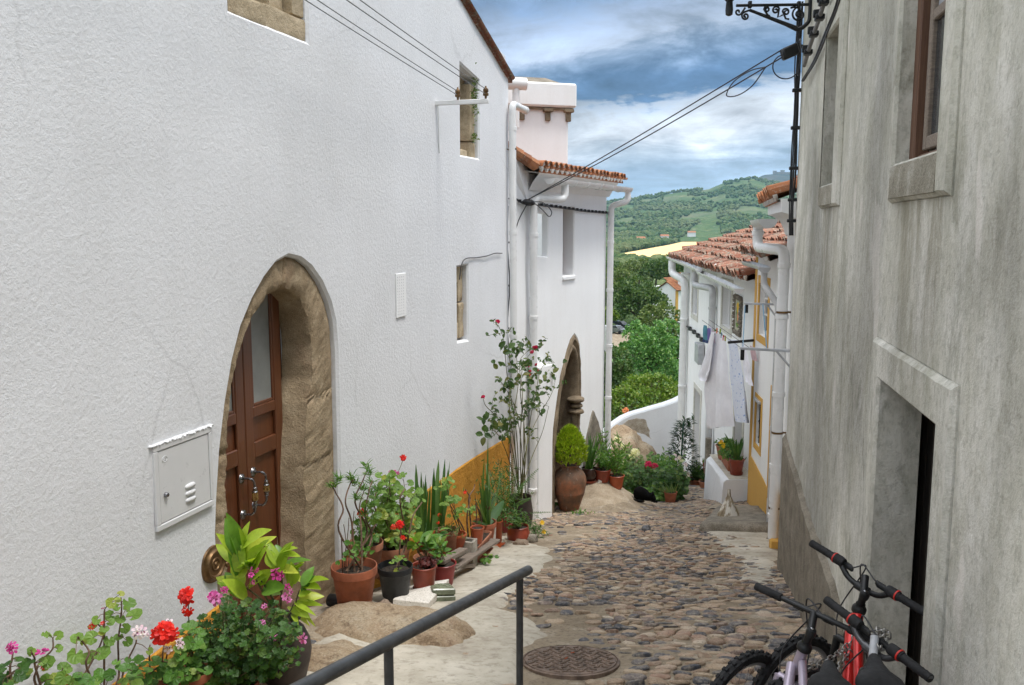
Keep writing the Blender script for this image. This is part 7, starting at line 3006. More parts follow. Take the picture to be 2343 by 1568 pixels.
# ================================================================== LAUNDRY
def build_laundry():
 def yl(u):      # the line runs down the street: depth against picture column
  return 14.9 - (u - 1620) * (1.3 / 70)

 def lp(u,v):
  return at(u,v,max(12.3,min(16.6,yl(u))))

 def garment(name,label,cat,left,right,mat,fold=.03,seed=0,group=None,nx=16,shift=0.0):
  """left/right: edge polylines from the top down, in picture columns"""
  m = MB()
  rows = 30
  def ed(poly,t):
   f = t * (len(poly) - 1)
   k = min(int(f),len(poly) - 2)
   a,b = V(poly[k]),V(poly[k + 1])
   return a.lerp(b,f - k)
  tot = []
  nrm = V((-.98,.1,0))
  for th in (0,1):
   for i in range(rows + 1):
    t = i / rows
    l,r_ = ed(left,t),ed(right,t)
    for j in range(nx + 1):
     f = j / nx
     q = l.lerp(r_,f)
     p = lp(q.x,q.y)
     w_ = fold * (.25 + t) * (math.sin(f * 9 + seed + 1.5 * t) + .6 * math.sin(f * 21 + seed * 2 + 2.2 * t)) + .05 * fold * 10 * noise.noise(V((f * 3,t * 4,seed)))
     p = p + nrm * (w_ + shift) - nrm * (.006 * th)
     m.v.append(tuple(p))
  W_ = nx + 1
  N_ = (rows + 1) * W_
  for th in (0,1):
   for i in range(rows):
    for j in range(nx):
     a = th * N_ + i * W_ + j
     m.f.append([a,a + 1,a + W_ + 1,a + W_])
  per = [j for j in range(W_)] + [i * W_ + nx for i in range(1,rows + 1)] + [rows * W_ + j for j in range(nx - 1,-1,-1)] + [i * W_ for i in range(rows - 1,0,-1)]
  for a,b in zip(per,per[1:] + per[:1]):
   m.f.append([a,b,N_ + b,N_ + a])
  return tag(m.obj(name,mat,None,80,origin=lp(*left[0])),label,cat,group)
 z = lambda X,Y: z3(X,Y)
 g1 = garment('nightgown', 'long plain white nightgown hanging on the line', 'nightgown',
     [z(325,740),z(300,800),z(275,900),z(262,1010),z(256,1100),z(250,1200),z(252,1300),z(254,1400),z(256,1510)],
     [z(396, 790), z(405, 900), z(410, 1000), z(415, 1100), z(420, 1180), z(425, 1260), z(432, 1340), z(443, 1410), z(455, 1490)], M['cloth_white'], .035, 1)
 s1 = garment('shirt', 'white short sleeved shirt pegged left of the nightgown', 'shirt',
     [z(318,745),z(290,850),z(255,960),z(225,1040),z(205,1080),z(222,1110),z(250,1130)],
     [z(345, 745), z(330, 860), z(320, 960), z(312, 1030), z(300, 1085), z(290, 1110), z(280, 1140)], M['cloth_white'], .02, 4, None, 10, .06)
 g2 = garment('nightgown', 'pale blue flowered nightgown hanging nearest the ochre house', 'nightgown',
     [z(398,800),z(408,900),z(412,1000),z(418,1100),z(425,1180),z(430,1260),z(437,1340),z(445,1400),z(450,1450)],
     [z(462, 810), z(472, 880), z(485, 960), z(500, 1050), z(512, 1120), z(522, 1200), z(532, 1290), z(540, 1380), z(550, 1465)], M['cloth_blue'], .03, 2, None, 14, -.05)
 g3 = garment('blouse', 'white blouse sleeve hanging at the near end of the line', 'blouse',
     [z(468,820),z(475,900),z(482,960),z(495,1035),z(508,1100),z(522,1140)],
     [z(485, 815), z(508, 880), z(524, 950), z(534, 1005), z(532, 1080), z(545, 1170)], M['cloth_white'], .02, 6, None, 8, -.12)
 g4 = garment('towel', 'pinkish towel hanging behind the white blouse', 'towel',
     [z(498, 850), z(505, 900), z(515, 960)], [z(530, 875), z(538, 930), z(540, 975)], M['cloth_pink'], .01, 7, None, 6, -.2)
 socks = [((238, 705), 'cloth_navy', 'navy sock'), ((256, 690), 'cloth_teal', 'teal sock'), ((272, 695), 'cloth_white', 'white sock'), ((286, 712), 'cloth_violet', 'violet sock'), ((300, 735), 'cloth_pale', 'pale pink sock')]
 for k,((X,Y),mt,nm) in enumerate(socks):
  garment('sock', nm + ' in the bunch of small things at the far end of the line', 'sock',
    [z(X, Y), z(X - 4, Y + 40), z(X - 3, Y + 80), z(X - 6, Y + 120 - 8 * k)], [z(X + 20, Y + 5), z(X + 22, Y + 40), z(X + 18, Y + 85), z(X + 24, Y + 130 - 8 * k)], M[mt], .012, k, 'socks on the washing line', 5, .05 * (k % 2))
 r = thing('washing_line', 'iron washing line brackets with cords on the ochre trimmed house', 'washing line', FB.w(FB.L[-1] - .5, -1.9, .0))
 m = MB()
 P0,P1 = lp(1606,733),lp(1700,800)
 m.tube([P0,P1],.004,5)
 m.tube([P0 + V((.12,0,.01)),P1 + V((.12,0,.01))],.004,5)
 m.obj('cord', M['cable'], r)
 m = MB()
 e = lp(1688,784)
 m.tube([e + V((-.15,0,0)),FB.w(FB.L[-1] - .1,e.z,.02)],.022,8)
 m.obj('line_rod', M['black_iron'], r, 50)
 aS = FB.px(1790,800)[0]
 for (u0,v0,u1,v1,lbl) in ((1703,695,1782,697,0),(1692,797,1818,804,1)):
  a0 = FB.px(u1,v1)
  w0 = FB.w(a0[0],a0[1],0)
  out = at(u0,v0,w0.y + .05)
  m = MB()
  c = (w0 + out) / 2
  t = (out - w0)
  m.bevbox(c,t / 2,V((0,.022,0)),V((0,0,.014)),.004)
  m.tube([w0 + t * .35,w0 + V((0,0,-.22))],.012,6)
  m.obj('line_bracket', M['grey_zinc'], r, 40)
  m = MB()
  m.bevbox(out + V((.03,0,-.07)),V((.02,0,0)),V((0,.012,0)),V((0,0,.06)),.004)
  m.obj('line_pulley', M['black_iron'], r)
 m = MB()
 a,b = at(1704,700,11.6),at(1699,795,11.2)
 m.tube([a,b],.006,5)
 m.tube([at(1745,697,11.6),at(1754,800,11.2)],.008,5)
 m.obj('hanging_cord', M['blue_cord'], r)
 rnd = random.Random(2)
 for k, (X, Y, mt) in enumerate(((362, 740, 'lf_lime'), (388, 790, 'red_letter'), (402, 795, 'yellow_decal'), (372, 770, 'blue_cord'), (322, 745, 'lf_mid'), (336, 735, 'pt_orange'))):
  p = lp(*z(X,Y))
  m = MB()
  m.bevbox(p,V((.012,0,0)),V((0,.008,0)),V((0,0,.045)),.003)
  tag(m.obj('clothes_peg', M[mt]), ['lime green', 'red', 'yellow', 'blue', 'dark green', 'orange'][k] + ' clothes peg clipped on the washing line', 'peg', 'pegs on the washing line')

def flowercloth():
 m, g, b = newmat('pale blue flowered cotton')
 v = g.n('TexVoronoi', {'Scale': 26.0, 'Vector': g.scaled(1, 1, .8)})
 f = g.ramp(v.outputs['Distance'], [(.18, 1), (.34, 0)])
 st = g.n('TexWave', {'Scale': 5.0, 'Vector': g.scaled(0, 1, 0), 'Distortion': .3}, bands_direction='Y')
 col = g.mix(g.m('MULTIPLY', f, g.ramp(st, [(.35, .1), (.6, .9)])), (.74, .79, .90), (.22, .36, .66))
 setp(g,b,col,.9,bump=g.noise(300,2),bs=.1,bd=.002)
 M['cloth_blue'] = m

flowercloth()
for nm, c in (('cloth_navy', (.05, .08, .2)), ('cloth_teal', (.08, .25, .32)), ('cloth_violet', (.16, .13, .36)), ('cloth_pale', (.62, .45, .52)), ('cloth_pink', (.62, .44, .46)), ('blue_cord', (.20, .36, .50))):
 M[nm] = simple(nm.replace('_', ' '), c, .9, var=.1)
build_laundry()

# ================================================================== PLANTS
def rvec(rnd):
 while True:
  v = V((rnd.uniform(-1,1),rnd.uniform(-1,1),rnd.uniform(-1,1)))
  if .1 < v.length < 1:
   return v.normalized()

def roundleaf(mb,c,nrm,size,rnd,stem_dir=None,cup=.22,lobes=0):
 """kidney shaped scalloped leaf; c is where the stalk joins"""
 n_ = V(nrm).normalized()
 d = V(stem_dir) if stem_dir is not None else rvec(rnd)
 d = d - n_ * d.dot(n_)
 if d.length < 1e-4:
  d = n_.orthogonal()
 d.normalize()
 s = n_.cross(d)
 k = 15
 tilt = rnd.uniform(-.3,.3)
 vs = [c]
 for i in range(k):
  a = -2.75 + 5.5 * i / (k - 1)
  r_ = size * (.92 + .10 * math.cos(a)) * (1.0 if i % 2 else .91) * (1 + rnd.uniform(-.05,.05))
  if lobes:
   r_ *= 1 - lobes * abs(math.sin(a * 2.5)) ** 2
  p = c + (d * math.cos(a) + s * math.sin(a)) * r_ * .98 + d * size * .12
  h = cup * size * (abs(math.cos(a * 1.0)) * .2 + .55 * (1 if True else 0)) + tilt * size * math.sin(a) * .5 + rnd.uniform(-.06,.06) * size
  vs.append(p + n_ * h)
 mid = []
 for i in range(k):
  mid.append(c.lerp(vs[1 + i],.55) - n_ * size * .02 + n_ * (.045 * size if i % 2 else -.02 * size))
 o = len(vs)
 vs += mid
 fs = []
 for i in range(k - 1):
  fs.append([0,o + i,o + i + 1])
  fs.append([o + i,1 + i,2 + i,o + i + 1])
 mb.add(vs,fs)

def blade(mb, p, d, L, W, nrm, bend=.25, n=5, prof='leaf', twist=0, fold=.18):
 """leaf or sword: d start direction, nrm upper face, bends back along -nrm... n stations"""
 d = V(d).normalized()
 n_ = V(nrm)
 n_ = (n_ - d * n_.dot(d))
 n_ = n_.normalized() if n_.length > 1e-4 else d.orthogonal().normalized()
 s = d.cross(n_)
 vs = []
 q = V(p)
 dd = d.copy()
 for i in range(n + 1):
  t = i / n
  if prof == 'leaf':
   w_ = W * .5 * (math.sin(math.pi * min(1,t * .96 + .04) ** .8) ** .85)
  elif prof == 'sword':
   w_ = W * .5 * (1 - .45 * t) * (1 if t < .8 else max(0,(1 - t) / .2) ** .8)
  else:
   w_ = W * .5 * (1 - t)
  if i == n:
   w_ = W * .02
  vs += [q - s * w_ + n_ * w_ * fold * 2,q,q + s * w_ + n_ * w_ * fold * 2]
  q = q + dd * (L / n)
  qt = Quaternion(s,bend / n * -1)
  dd = qt @ dd
  n_ = qt @ n_
  if twist:
   tw = Quaternion(dd,twist / n)
   s = tw @ s
   n_ = tw @ n_
 fs = []
 for i in range(n):
  a = 3 * i
  fs += [[a,a + 1,a + 4,a + 3],[a + 1,a + 2,a + 5,a + 4]]
 mb.add(vs,fs)

def flowerhead(root, c, r, mat, rnd, nf=14, eye=None, out=None, petals=5, flat=.8, nm='flower'):
 """rounded cluster of five petalled florets"""
 m,me = MB(),MB()
 c = V(c)
 out = V(out) if out is not None else V((.15,-.75,.5))
 out.normalize()
 pr = r * .56 if nf > 3 else r * .8
 for i in range(int(nf * .7 + .9)):
  v = rvec(rnd)
  if v.dot(out) < -.35:
   v = v - out * 2 * v.dot(out)
  v = (v * .8 + out * .45).normalized()
  fc = c + v * r * (.66 * rnd.uniform(.7,1.15) if nf > 3 else .2) * V((1,1,1)).length / 1.732
  e1 = v.orthogonal().normalized()
  e2 = v.cross(e1)
  ph = rnd.uniform(0,6)
  for k in range(petals):
   a = ph + 2 * math.pi * k / petals
   dr = e1 * math.cos(a) + e2 * math.sin(a)
   sd_ = v.cross(dr)
   p1 = fc + dr * pr * .15
   up = rnd.uniform(.05,.35)
   vs = [p1,p1 + dr * pr * .45 + sd_ * pr * .34 + v * pr * up * .4,p1 + dr * pr * .88 + sd_ * pr * .28 + v * pr * up * .6,p1 + dr * pr + v * pr * up * .35,
     p1 + dr * pr * .88 - sd_ * pr * .28 + v * pr * up * .6,p1 + dr * pr * .45 - sd_ * pr * .34 + v * pr * up * .4]
   m.add(vs,[[0,1,2,3],[0,3,4,5]])
   if eye and k < 2:
    q1 = p1 + v * pr * .06
    me.add([q1,q1 + dr * pr * .40 + sd_ * pr * .18 + v * pr * (up * .4 + .06),q1 + dr * pr * .62 + v * pr * (up * .5 + .06),q1 + dr * pr * .40 - sd_ * pr * .18 + v * pr * (up * .4 + .06)],[[0,1,2,3]])
 o = m.obj(nm,mat,root,None,False)
 if eye and me.v:
  me.obj('petal_eye', eye, o, None, False)
 return o

def pot(root, p, r, rb, h, mat, style='flower', soil=True, saucer=None, nm='pot', ribs=0):
 """pot standing at p; returns the soil level point"""
 p = V(p)
 m = MB()
 if style == 'flower':
  prof = [(0,0),(rb * .96,0),(rb,.008),(rb + (r - rb) * .72,h * .78),(r * .965,h * .80),(r * 1.0,h * .815),(r * 1.015,h * .97),(r * 1.0,h),(r * .965,h),(r * .93,h * .93),(r * .90,h * .80),(0,h * .80)]
 elif style == 'plain':
  prof = [(0,0),(rb * .95,0),(rb,.01),(r * .97,h * .92),(r * 1.03,h * .94),(r * 1.04,h * .98),(r,h),(r * .94,h * .985),(r * .92,h * .86),(0,h * .86)]
 elif style == 'bowl':
  prof = [(0,0),(rb,0),(rb + (r - rb) * .55,h * .35),(r * .97,h * .75),(r * 1.03,h * .80),(r * 1.06,h * .92),(r * 1.02,h),(r * .92,h),(r * .86,h * .75),(r * .8,h * .55),(0,h * .55)]
 elif style == 'round':
  prof = [(0,0),(rb,0),(rb + (r - rb) * .7,h * .18),(r * 1.04,h * .42),(r * 1.05,h * .60),(r * .95,h * .82),(r * .90,h * .92),(r * .94,h * .98),(r * .90,h),(r * .84,h * .97),(r * .84,h * .85),(0,h * .85)]
 elif style == 'jar':
  prof = [(0,0),(rb,0),(rb * 1.25,h * .12),(r * .98,h * .38),(r * 1.03,h * .52),(r * .98,h * .66),(r * .78,h * .82),(r * .56,h * .90),(r * .54,h * .94),(r * .66,h * .98),(r * .66,h),(r * .55,h),(r * .48,h * .92),(0,h * .92)]
 sm = 40
 m.lathe(prof,p,36)
 m.obj(nm,mat,root,sm)
 lev = prof[-1][1] - .006
 if soil:
  s = MB()
  rr = prof[-2][0] - .004
  lev2 = lev + .012
  rings = [(0,lev2 + .012),(rr * .5,lev2 + .010),(rr * .85,lev2 + .004),(rr,lev2)]
  s.lathe(rings[::-1],p,20,None,.0)
  s.obj('soil', M['soil'], root, 60)
  lev = lev2
 if saucer:
  s = MB()
  s.lathe([(0,-.004),(saucer,-.004),(saucer * 1.1,.030),(saucer * 1.07,.032),(saucer * .98,.006),(0,.006)],p,32)
  s.obj('saucer', mat if not isinstance(saucer, tuple) else saucer[1], root, 40)
 return p + V((0,0,lev))

def stalk(mb,a,b,r0,r1,rnd,wob=.06,n=6):
 a,b = V(a),V(b)
 L = (b - a).length
 w1 = rvec(rnd) * L * wob
 w2 = rvec(rnd) * L * wob
 pts = []
 for i in range(n + 1):
  t = i / n
  pts.append(a.lerp(b,t) + w1 * math.sin(math.pi * t) + w2 * math.sin(2 * math.pi * t) * .6)
 mb.tube(pts,[r0 + (r1 - r0) * i / n for i in range(n + 1)],6)
 return pts

def leafy(root, base, tips, leaf='round', size=.04, per=7, mat='lf_geranium', stem='stem', rnd=None, span=.55, r0=.006, pet=1.6, droop=.0, tall=None, lobes=0, cup=.22):
 """stems from the base up to each tip, with stalked leaves over the upper part"""
 fm,sm = MB(),MB()
 for tip in tips:
  tip = V(tip)
  b = V(base) + V((rnd.uniform(-.03,.03),rnd.uniform(-.03,.03),0))
  P = stalk(sm,b,tip,r0,r0 * .45,rnd,.07)
  for k in range(per):
   t = 1 - span * (k / max(1,per - 1)) ** 1.1
   f = t * (len(P) - 1)
   i = min(int(f),len(P) - 2)
   q = P[i].lerp(P[i + 1],f - i)
   out = rvec(rnd)
   out.z = abs(out.z) * .7 + .1 - droop
   out = (out + V((.10,-.30,0))).normalized()
   if leaf == 'round':
    c = q + out * size * pet * rnd.uniform(.6,1.2)
    sm.tube([q,c],[.0018,.0014],4,False)
    nrm = (out * .45 + V((.1,-.45,.75)) + rvec(rnd) * .45).normalized()
    roundleaf(fm,c,nrm,size * rnd.uniform(.6,1.15),rnd,out,cup,lobes)
   else:
    L = size * 2.4 * rnd.uniform(.7,1.2)
    blade(fm, q, out, L, size * (1.0 if leaf == 'leaf' else .35), V((.1, -.3, 1)) + rvec(rnd) * .4, rnd.uniform(.3, .9), 4)
 fo = fm.obj('foliage', M[mat], root, None, False)
 so = sm.obj('stems', M[stem], root, 60)
 return fo

def ellips_tips(c,rx,ry,rz,n,rnd,low=-.3):
 out = []
 while len(out) < n:
  v = V((rnd.uniform(-1,1),rnd.uniform(-1,1),rnd.uniform(low,1)))
  if .35 < v.length < 1:
   out.append(V(c) + V((v.x * rx,v.y * ry,v.z * rz)))
 return out

GERAN = 'potted plants along the white house'
PLEFT = 'plants in front of the brown door'

def build_front_left():
 rnd = random.Random(21)
 def z5(X,Y):
  return (X / 5.534,1330.7 + Y / 5.534)

 def z1c(X,Y):
  return (X / 2.979,1149.2 + Y / 2.979)

 def leafset(label,basepx,d,leaves,mat,stems,pr,seed,extra=()):
  rn = random.Random(seed)
  b = wdist(*basepx,d)
  g = H(b.x,b.y)
  base = V((b.x,b.y,g))
  r = thing('potted_geranium', label, 'potted plant', base, PLEFT)
  top = pot(r, base, pr, pr * .75, .26, M['terracotta'])
  fm,sm = MB(),MB()
  nodes = []
  for st in stems:
   pts = [top + V((rn.uniform(-.04,.04),rn.uniform(-.04,.04),-.02))] + [wdist(*z5(*q),d + rn.uniform(-.03,.03)) for q in st]
   P = smooth_path(pts,4)
   sm.tube(P,[.0062 - .003 * i / len(P) for i in range(len(P))],7)
   nodes += P
  for (X,Y,rad) in leaves:
   u,v = z5(X,Y)
   c = wdist(u,v,d + rn.uniform(-.08,.10))
   size = rad / 5.534 / FPX * c.y * 1.2
   q = min(nodes,key=lambda p: (p - c).length)
   out = (c - q)
   if out.length < 1e-3:
    out = V((0,0,1))
   cc = c - out.normalized() * size * .25
   sm.tube([q,q.lerp(cc,.5) + V((0,0,.01)),cc],[.0022,.0018,.0016],5,False)
   tocam = (-c).normalized()
   nrm = (tocam * .75 + V((0,0,.65)) + rvec(rn) * .55).normalized()
   roundleaf(fm,cc,nrm,size,rn,out,.16)
  for (c,n_,sc_) in extra:
   for k in range(n_):
    p = wdist(*z5(c[0] + rn.gauss(0,sc_),c[1] + rn.gauss(0,sc_ * .8)),d + rn.uniform(-.12,.12))
    roundleaf(fm,p,((-p).normalized() * .6 + V((0,0,.8)) + rvec(rn) * .7).normalized(),rn.uniform(.022,.042),rn,rvec(rn),.2)
  fm.obj('foliage', M[mat], r, None, False)
  sm.obj('stems', M['stem_brown'], r, 60)
  return r
 L1 = [(960,740,85),(1000,700,60),(1155,710,92),(955,940,103),(1150,985,125),(1305,915,108),(1390,740,78),(1710,430,105),(1420,260,72),(1480,230,55),(1640,255,90),(1530,150,48),(1380,430,66),
   (1515,480,72),(1590,595,68),(1500,690,62),(1620,760,66),(1215,490,62),(1320,600,62),(1290,650,48),(1060,770,42),(1400,510,55),(1165,580,55),(1470,330,50),(1600,340,50)]
 r = leafset('tall pale green geranium on bare brown stems against the wall, lower left', (230, 1640), .18, L1, 'lf_geranium',
    [((1480,1290),(1500,1000),(1495,760),(1530,500),(1540,330),(1530,200)),((1000,1330),(1110,1110),(1270,800),(1300,620),(1200,500)),((1100,1100),(1130,900),(1060,780),(980,700)),((1320,520),(1325,350))],
    .13,4)
 flowerhead(r, wdist(*z5(1180, 560), .20), .026, M['pt_red'], rnd, 7)
 flowerhead(r, wdist(*z5(1300, 530), .20), .014, M['pt_red'], rnd, 3)
 flowerhead(r, wdist(*z5(1300, 320), .2), .012, M['pt_magenta'], rnd, 4)
 L2 = [(600,690,52),(560,650,42),(740,680,62),(740,850,56),(400,900,58),(380,860,40),(620,1020,85),(540,1010,58),(590,1090,60),(700,1225,78),(590,1260,88),(800,1225,78),(810,1085,88),(860,1110,60),(650,1310,70)]
 r = leafset('small pale geranium with lobed leaves, second from the bottom left corner', (120, 1640), .17, L2, 'lf_geranium',
    [((460,1330),(460,1130),(520,1000),(660,860),(670,720)),((460,1130),(440,980),(400,900)),((720,1300),(790,1120))],.11,6,(((900,1290),8,70),))
 flowerhead(r, wdist(*z5(540, 1065), .2), .022, M['pt_red'], rnd, 2)
 flowerhead(r, wdist(*z5(820, 1295), .2), .03, M['pt_red'], rnd, 6)
 flowerhead(r, wdist(*z5(530, 910), .2), .036, M['pt_magenta'], rnd, 3, M['pt_eye'])
 L3 = [(230,990,70),(280,1100,85),(330,1030,62),(30,1090,62),(40,1230,66),(395,1010,50),(250,1190,78),(320,1200,62),(190,1280,60),(100,1300,70),(20,1300,60),(370,1150,55)]
 r = leafset('dark leaved pelargonium with drooping purple flowers at the bottom left corner', (20, 1650), .17, L3, 'lf_dark',
    [((60,1330),(120,1190),(240,1100),(420,990)),((130,1200),(150,1000),(165,890))],.11,8,(((90,1290),10,80),))
 flowerhead(r, wdist(*z5(172, 840), .2), .034, M['pt_magenta'], rnd, 5, M['pt_eye'], (0, -.5, .8))
 L4 = [(1700,1180,105),(1690,1130,70),(1760,1000,70),(1540,1060,80),(1470,1020,58),(1960,1015,88),(2010,1160,82),(2190,1085,78),(2040,1210,88),(2290,1120,62),(1620,990,45),(1900,880,50),(2080,1040,60),
   (1400,1200,52),(1850,1230,72),(1230,1250,78),(1040,1210,88),(980,1180,60),(1130,1270,66),(1700,1290,80),(1560,1280,70),(2200,1210,80),(2320,1260,70),(1930,1290,75)]
 r = leafset('green pelargonium with a large red head and white flowers by the ochre base', (330, 1650), .32, L4, 'lf_mid',
    [((1560,1330),(1590,1060),(1720,780),(1700,690)),((1900,1330),(1890,900),(1900,800)),((2050,1330),(2060,900),(2130,640)),((1850,1220),(2010,1080),(2290,900),(2300,850)),((1200,1330),(1040,1200)),((2060,1330),(2100,1000),(2130,870))],
    .16,10,(((1750,1260),22,190),((2200,1230),14,110),((1150,1270),8,90)))
 for (X, Y, rr, mt, ey, nf) in ((1110, 900, .068, 'pt_red', None, 20), (1170, 890, .045, 'pt_red', None, 9), (950, 885, .044, 'pt_white', 'pt_eye', 5), (990, 910, .03, 'pt_white', 'pt_eye', 3), (1150, 825, .028, 'pt_white', 'pt_eye', 3),
         (1232, 968, .036, 'pt_white', 'pt_eye', 4), (1145, 1003, .026, 'pt_white', 'pt_eye', 3)):
  flowerhead(r,wdist(*z1c(X,Y),.42),rr,M[mt],rnd,nf,M[ey] if ey else None)
 b = wdist(438,1640,.30)
 base = V((b.x,b.y,H(b.x,b.y)))
 r = thing('potted_geranium', 'red geranium on one tall stem by the bronze cover, crinkled leaves below', 'potted plant', base, PLEFT)
 top = pot(r, base, .14, .11, .26, M['terracotta'])
 tips = [wdist(u,v,.36 + rnd.uniform(-.06,.1)) for u,v in ((440,1480),(470,1500),(420,1510),(455,1540),(490,1520),(410,1550),(445,1470),(430,1450),(475,1560),(500,1550))]
 leafy(r, top, tips, 'round', .036, 10, 'lf_mid', 'stem', rnd, .5)
 sm = MB()
 f1,f2 = wdist(*z1c(1285,640),.32),wdist(*z1c(1283,735),.34)
 sm.tube(smooth_path([top,wdist(436,1500,.33),wdist(432,1420,.33),f2,f1],4),.0035,6)
 sm.obj('flower_stalk', M['stem'], r, 60)
 flowerhead(r, f1, .058, M['pt_red'], rnd, 20)
 flowerhead(r, f2 + V((0, 0, 0)), .038, M['pt_red'], rnd, 8)

 c = at(566,1470,4.75)
 base = V((c.x,c.y - .02,H(c.x,c.y)))
 r = thing('potted_pelargonium', 'dense dark green pelargonium bush full of pink and magenta flowers in the terracotta pot at the bottom', 'potted plant', base, PLEFT)
 r['label'] = 'dense dark green pelargonium bush dotted with pink and magenta flowers before the brown door'
 pr_ = at(525,1556,4.75)
 top = pot(r, V((pr_.x, pr_.y, H(pr_.x, pr_.y))), .17, .13, pr_.z - H(pr_.x, pr_.y), M['terracotta'])
 tips = []
 for k in range(95):
  while True:
   x,y = rnd.uniform(-1,1),rnd.uniform(-1,1)
   if x * x + y * y < 1:
    break
  tips.append(at(568 + x * 118,1478 + y * 112,4.75 + rnd.uniform(-.26,.22)))
 leafy(r, top, tips, 'round', .031, 11, 'lf_dark', 'stem', rnd, .45, .005, 1.3, 0, None, .25, .3)
 for (X, Y, rr, mt, nf) in ((1880, 490, .045, 'pt_magenta', 4), (1735, 460, .026, 'pt_magenta', 4), (1712, 500, .020, 'pt_magenta', 3), (1722, 545, .018, 'pt_magenta', 3), (1480, 655, .055, 'pt_pink', 6), (1445, 640, .03, 'pt_magenta', 3), (1525, 600, .026, 'pt_magenta', 4),
        (1955, 575, .022, 'pt_magenta', 3), (1975, 610, .022, 'pt_pink', 3), (1945, 645, .026, 'pt_pink', 3), (1965, 665, .022, 'pt_pink', 3), (1797, 710, .022, 'pt_pink', 4), (1783, 825, .026, 'pt_pink', 5), (1865, 925, .032, 'pt_pink', 4), (2060, 930, .036, 'pt_pink', 2)):
  flowerhead(r, at(*z1c(X, Y), 4.62), rr, M[mt], rnd, nf, M['pt_eye'])
 jb = at(655,1590,5.0)
 base = V((jb.x,jb.y,H(jb.x,jb.y)))
 r = thing('potted_hydrangea', 'lime green broad leaved hydrangea in a dark brown jar in front of the brown door', 'potted plant', base, PLEFT)
 jt = at(655,1412,5.0)
 top = pot(r, base, .155, .10, jt.z - base.z, M['dark_jar'], 'jar', True, None, 'jar')
 leaves = [((1640,370),(1580,100),90),((1640,380),(1490,215),80),((1650,300),(1690,135),52),((1650,310),(1830,178),100),((1640,450),(1598,205),80),((1700,440),(1782,285),100),((1720,460),(1795,245),115),((1660,620),(1475,515),110),
    ((1730,470),(1690,375),62),((1890,430),(1810,258),62),((1900,430),(1975,268),82),((1860,440),(1830,325),70),((1920,430),(2112,392),52),((1900,350),(2022,308),50),((1900,450),(2030,482),60),((2000,560),(1990,415),70),
    ((2060,570),(2140,440),60),((2060,560),(2232,518),62),((2040,630),(2135,535),52),((2040,660),(2207,645),62),((1790,600),(1942,580),92),((1990,720),(2112,792),62),((2010,690),(2150,770),30),((1990,760),(2030,835),32),
    ((1620,600),(1535,480),82),((1640,420),(1700,250),80),((1620,480),(1650,330),100),((1650,520),(1600,400),90),((1900,380),(1880,290),60),((1990,480),(2060,400),60),((1760,560),(1850,460),90),((1700,560),(1760,470),90)]
 fm,fd,sm = MB(),MB(),MB()
 ctr = [at(*z1c(1640,640),5.02),at(*z1c(1880,600),5.02),at(*z1c(2020,680),5.02)]
 shoots = [((1640,400),0),((1720,480),0),((1900,420),1),((2040,600),2),((1640,560),0),((2000,690),2)]
 for (q,k) in shoots:
  stalk(sm,top + V((rnd.uniform(-.05,.05),rnd.uniform(-.05,.05),0)),at(*z1c(*q),5.0),.007,.004,rnd,.05)
 leaves += [((a[0] + rnd.uniform(-40,40),a[1] + rnd.uniform(-10,60)),(b[0] + rnd.uniform(-60,60),b[1] + rnd.uniform(10,80)),w_ * rnd.uniform(.6,.95)) for a,b,w_ in leaves[::1]]
 for i,(a,b,w_) in enumerate(leaves):
  ya,yb = 5.0 + rnd.uniform(-.05,.05),5.0 + rnd.uniform(-.16,.08)
  p,q = at(*z1c(*a),ya),at(*z1c(*b),yb)
  d = q - p
  L = d.length
  mid_n = ((-p).normalized() * .8 + V((0,0,.7)) + rvec(rnd) * .25)
  W_ = w_ / 2.979 / FPX * 5.0 * 1.3
  blade(fm if i % 4 else fd, p, d.normalized() + mid_n.normalized() * .18, L * 1.02, W_, mid_n, .36, 8, 'leaf', 0, .16)
 fm.obj('foliage', M['lf_lime'], r, 50, False)
 fd.obj('foliage', M['lf_hydr'], r, 50, False)
 sm.obj('stems', M['stem'], r, 60)

build_front_left()

def place(u,v,d,lift=.0):
 """base point of a pot near the white house: picture position of the base, distance from the wall"""
 p = wdist(u,v,d)
 return p

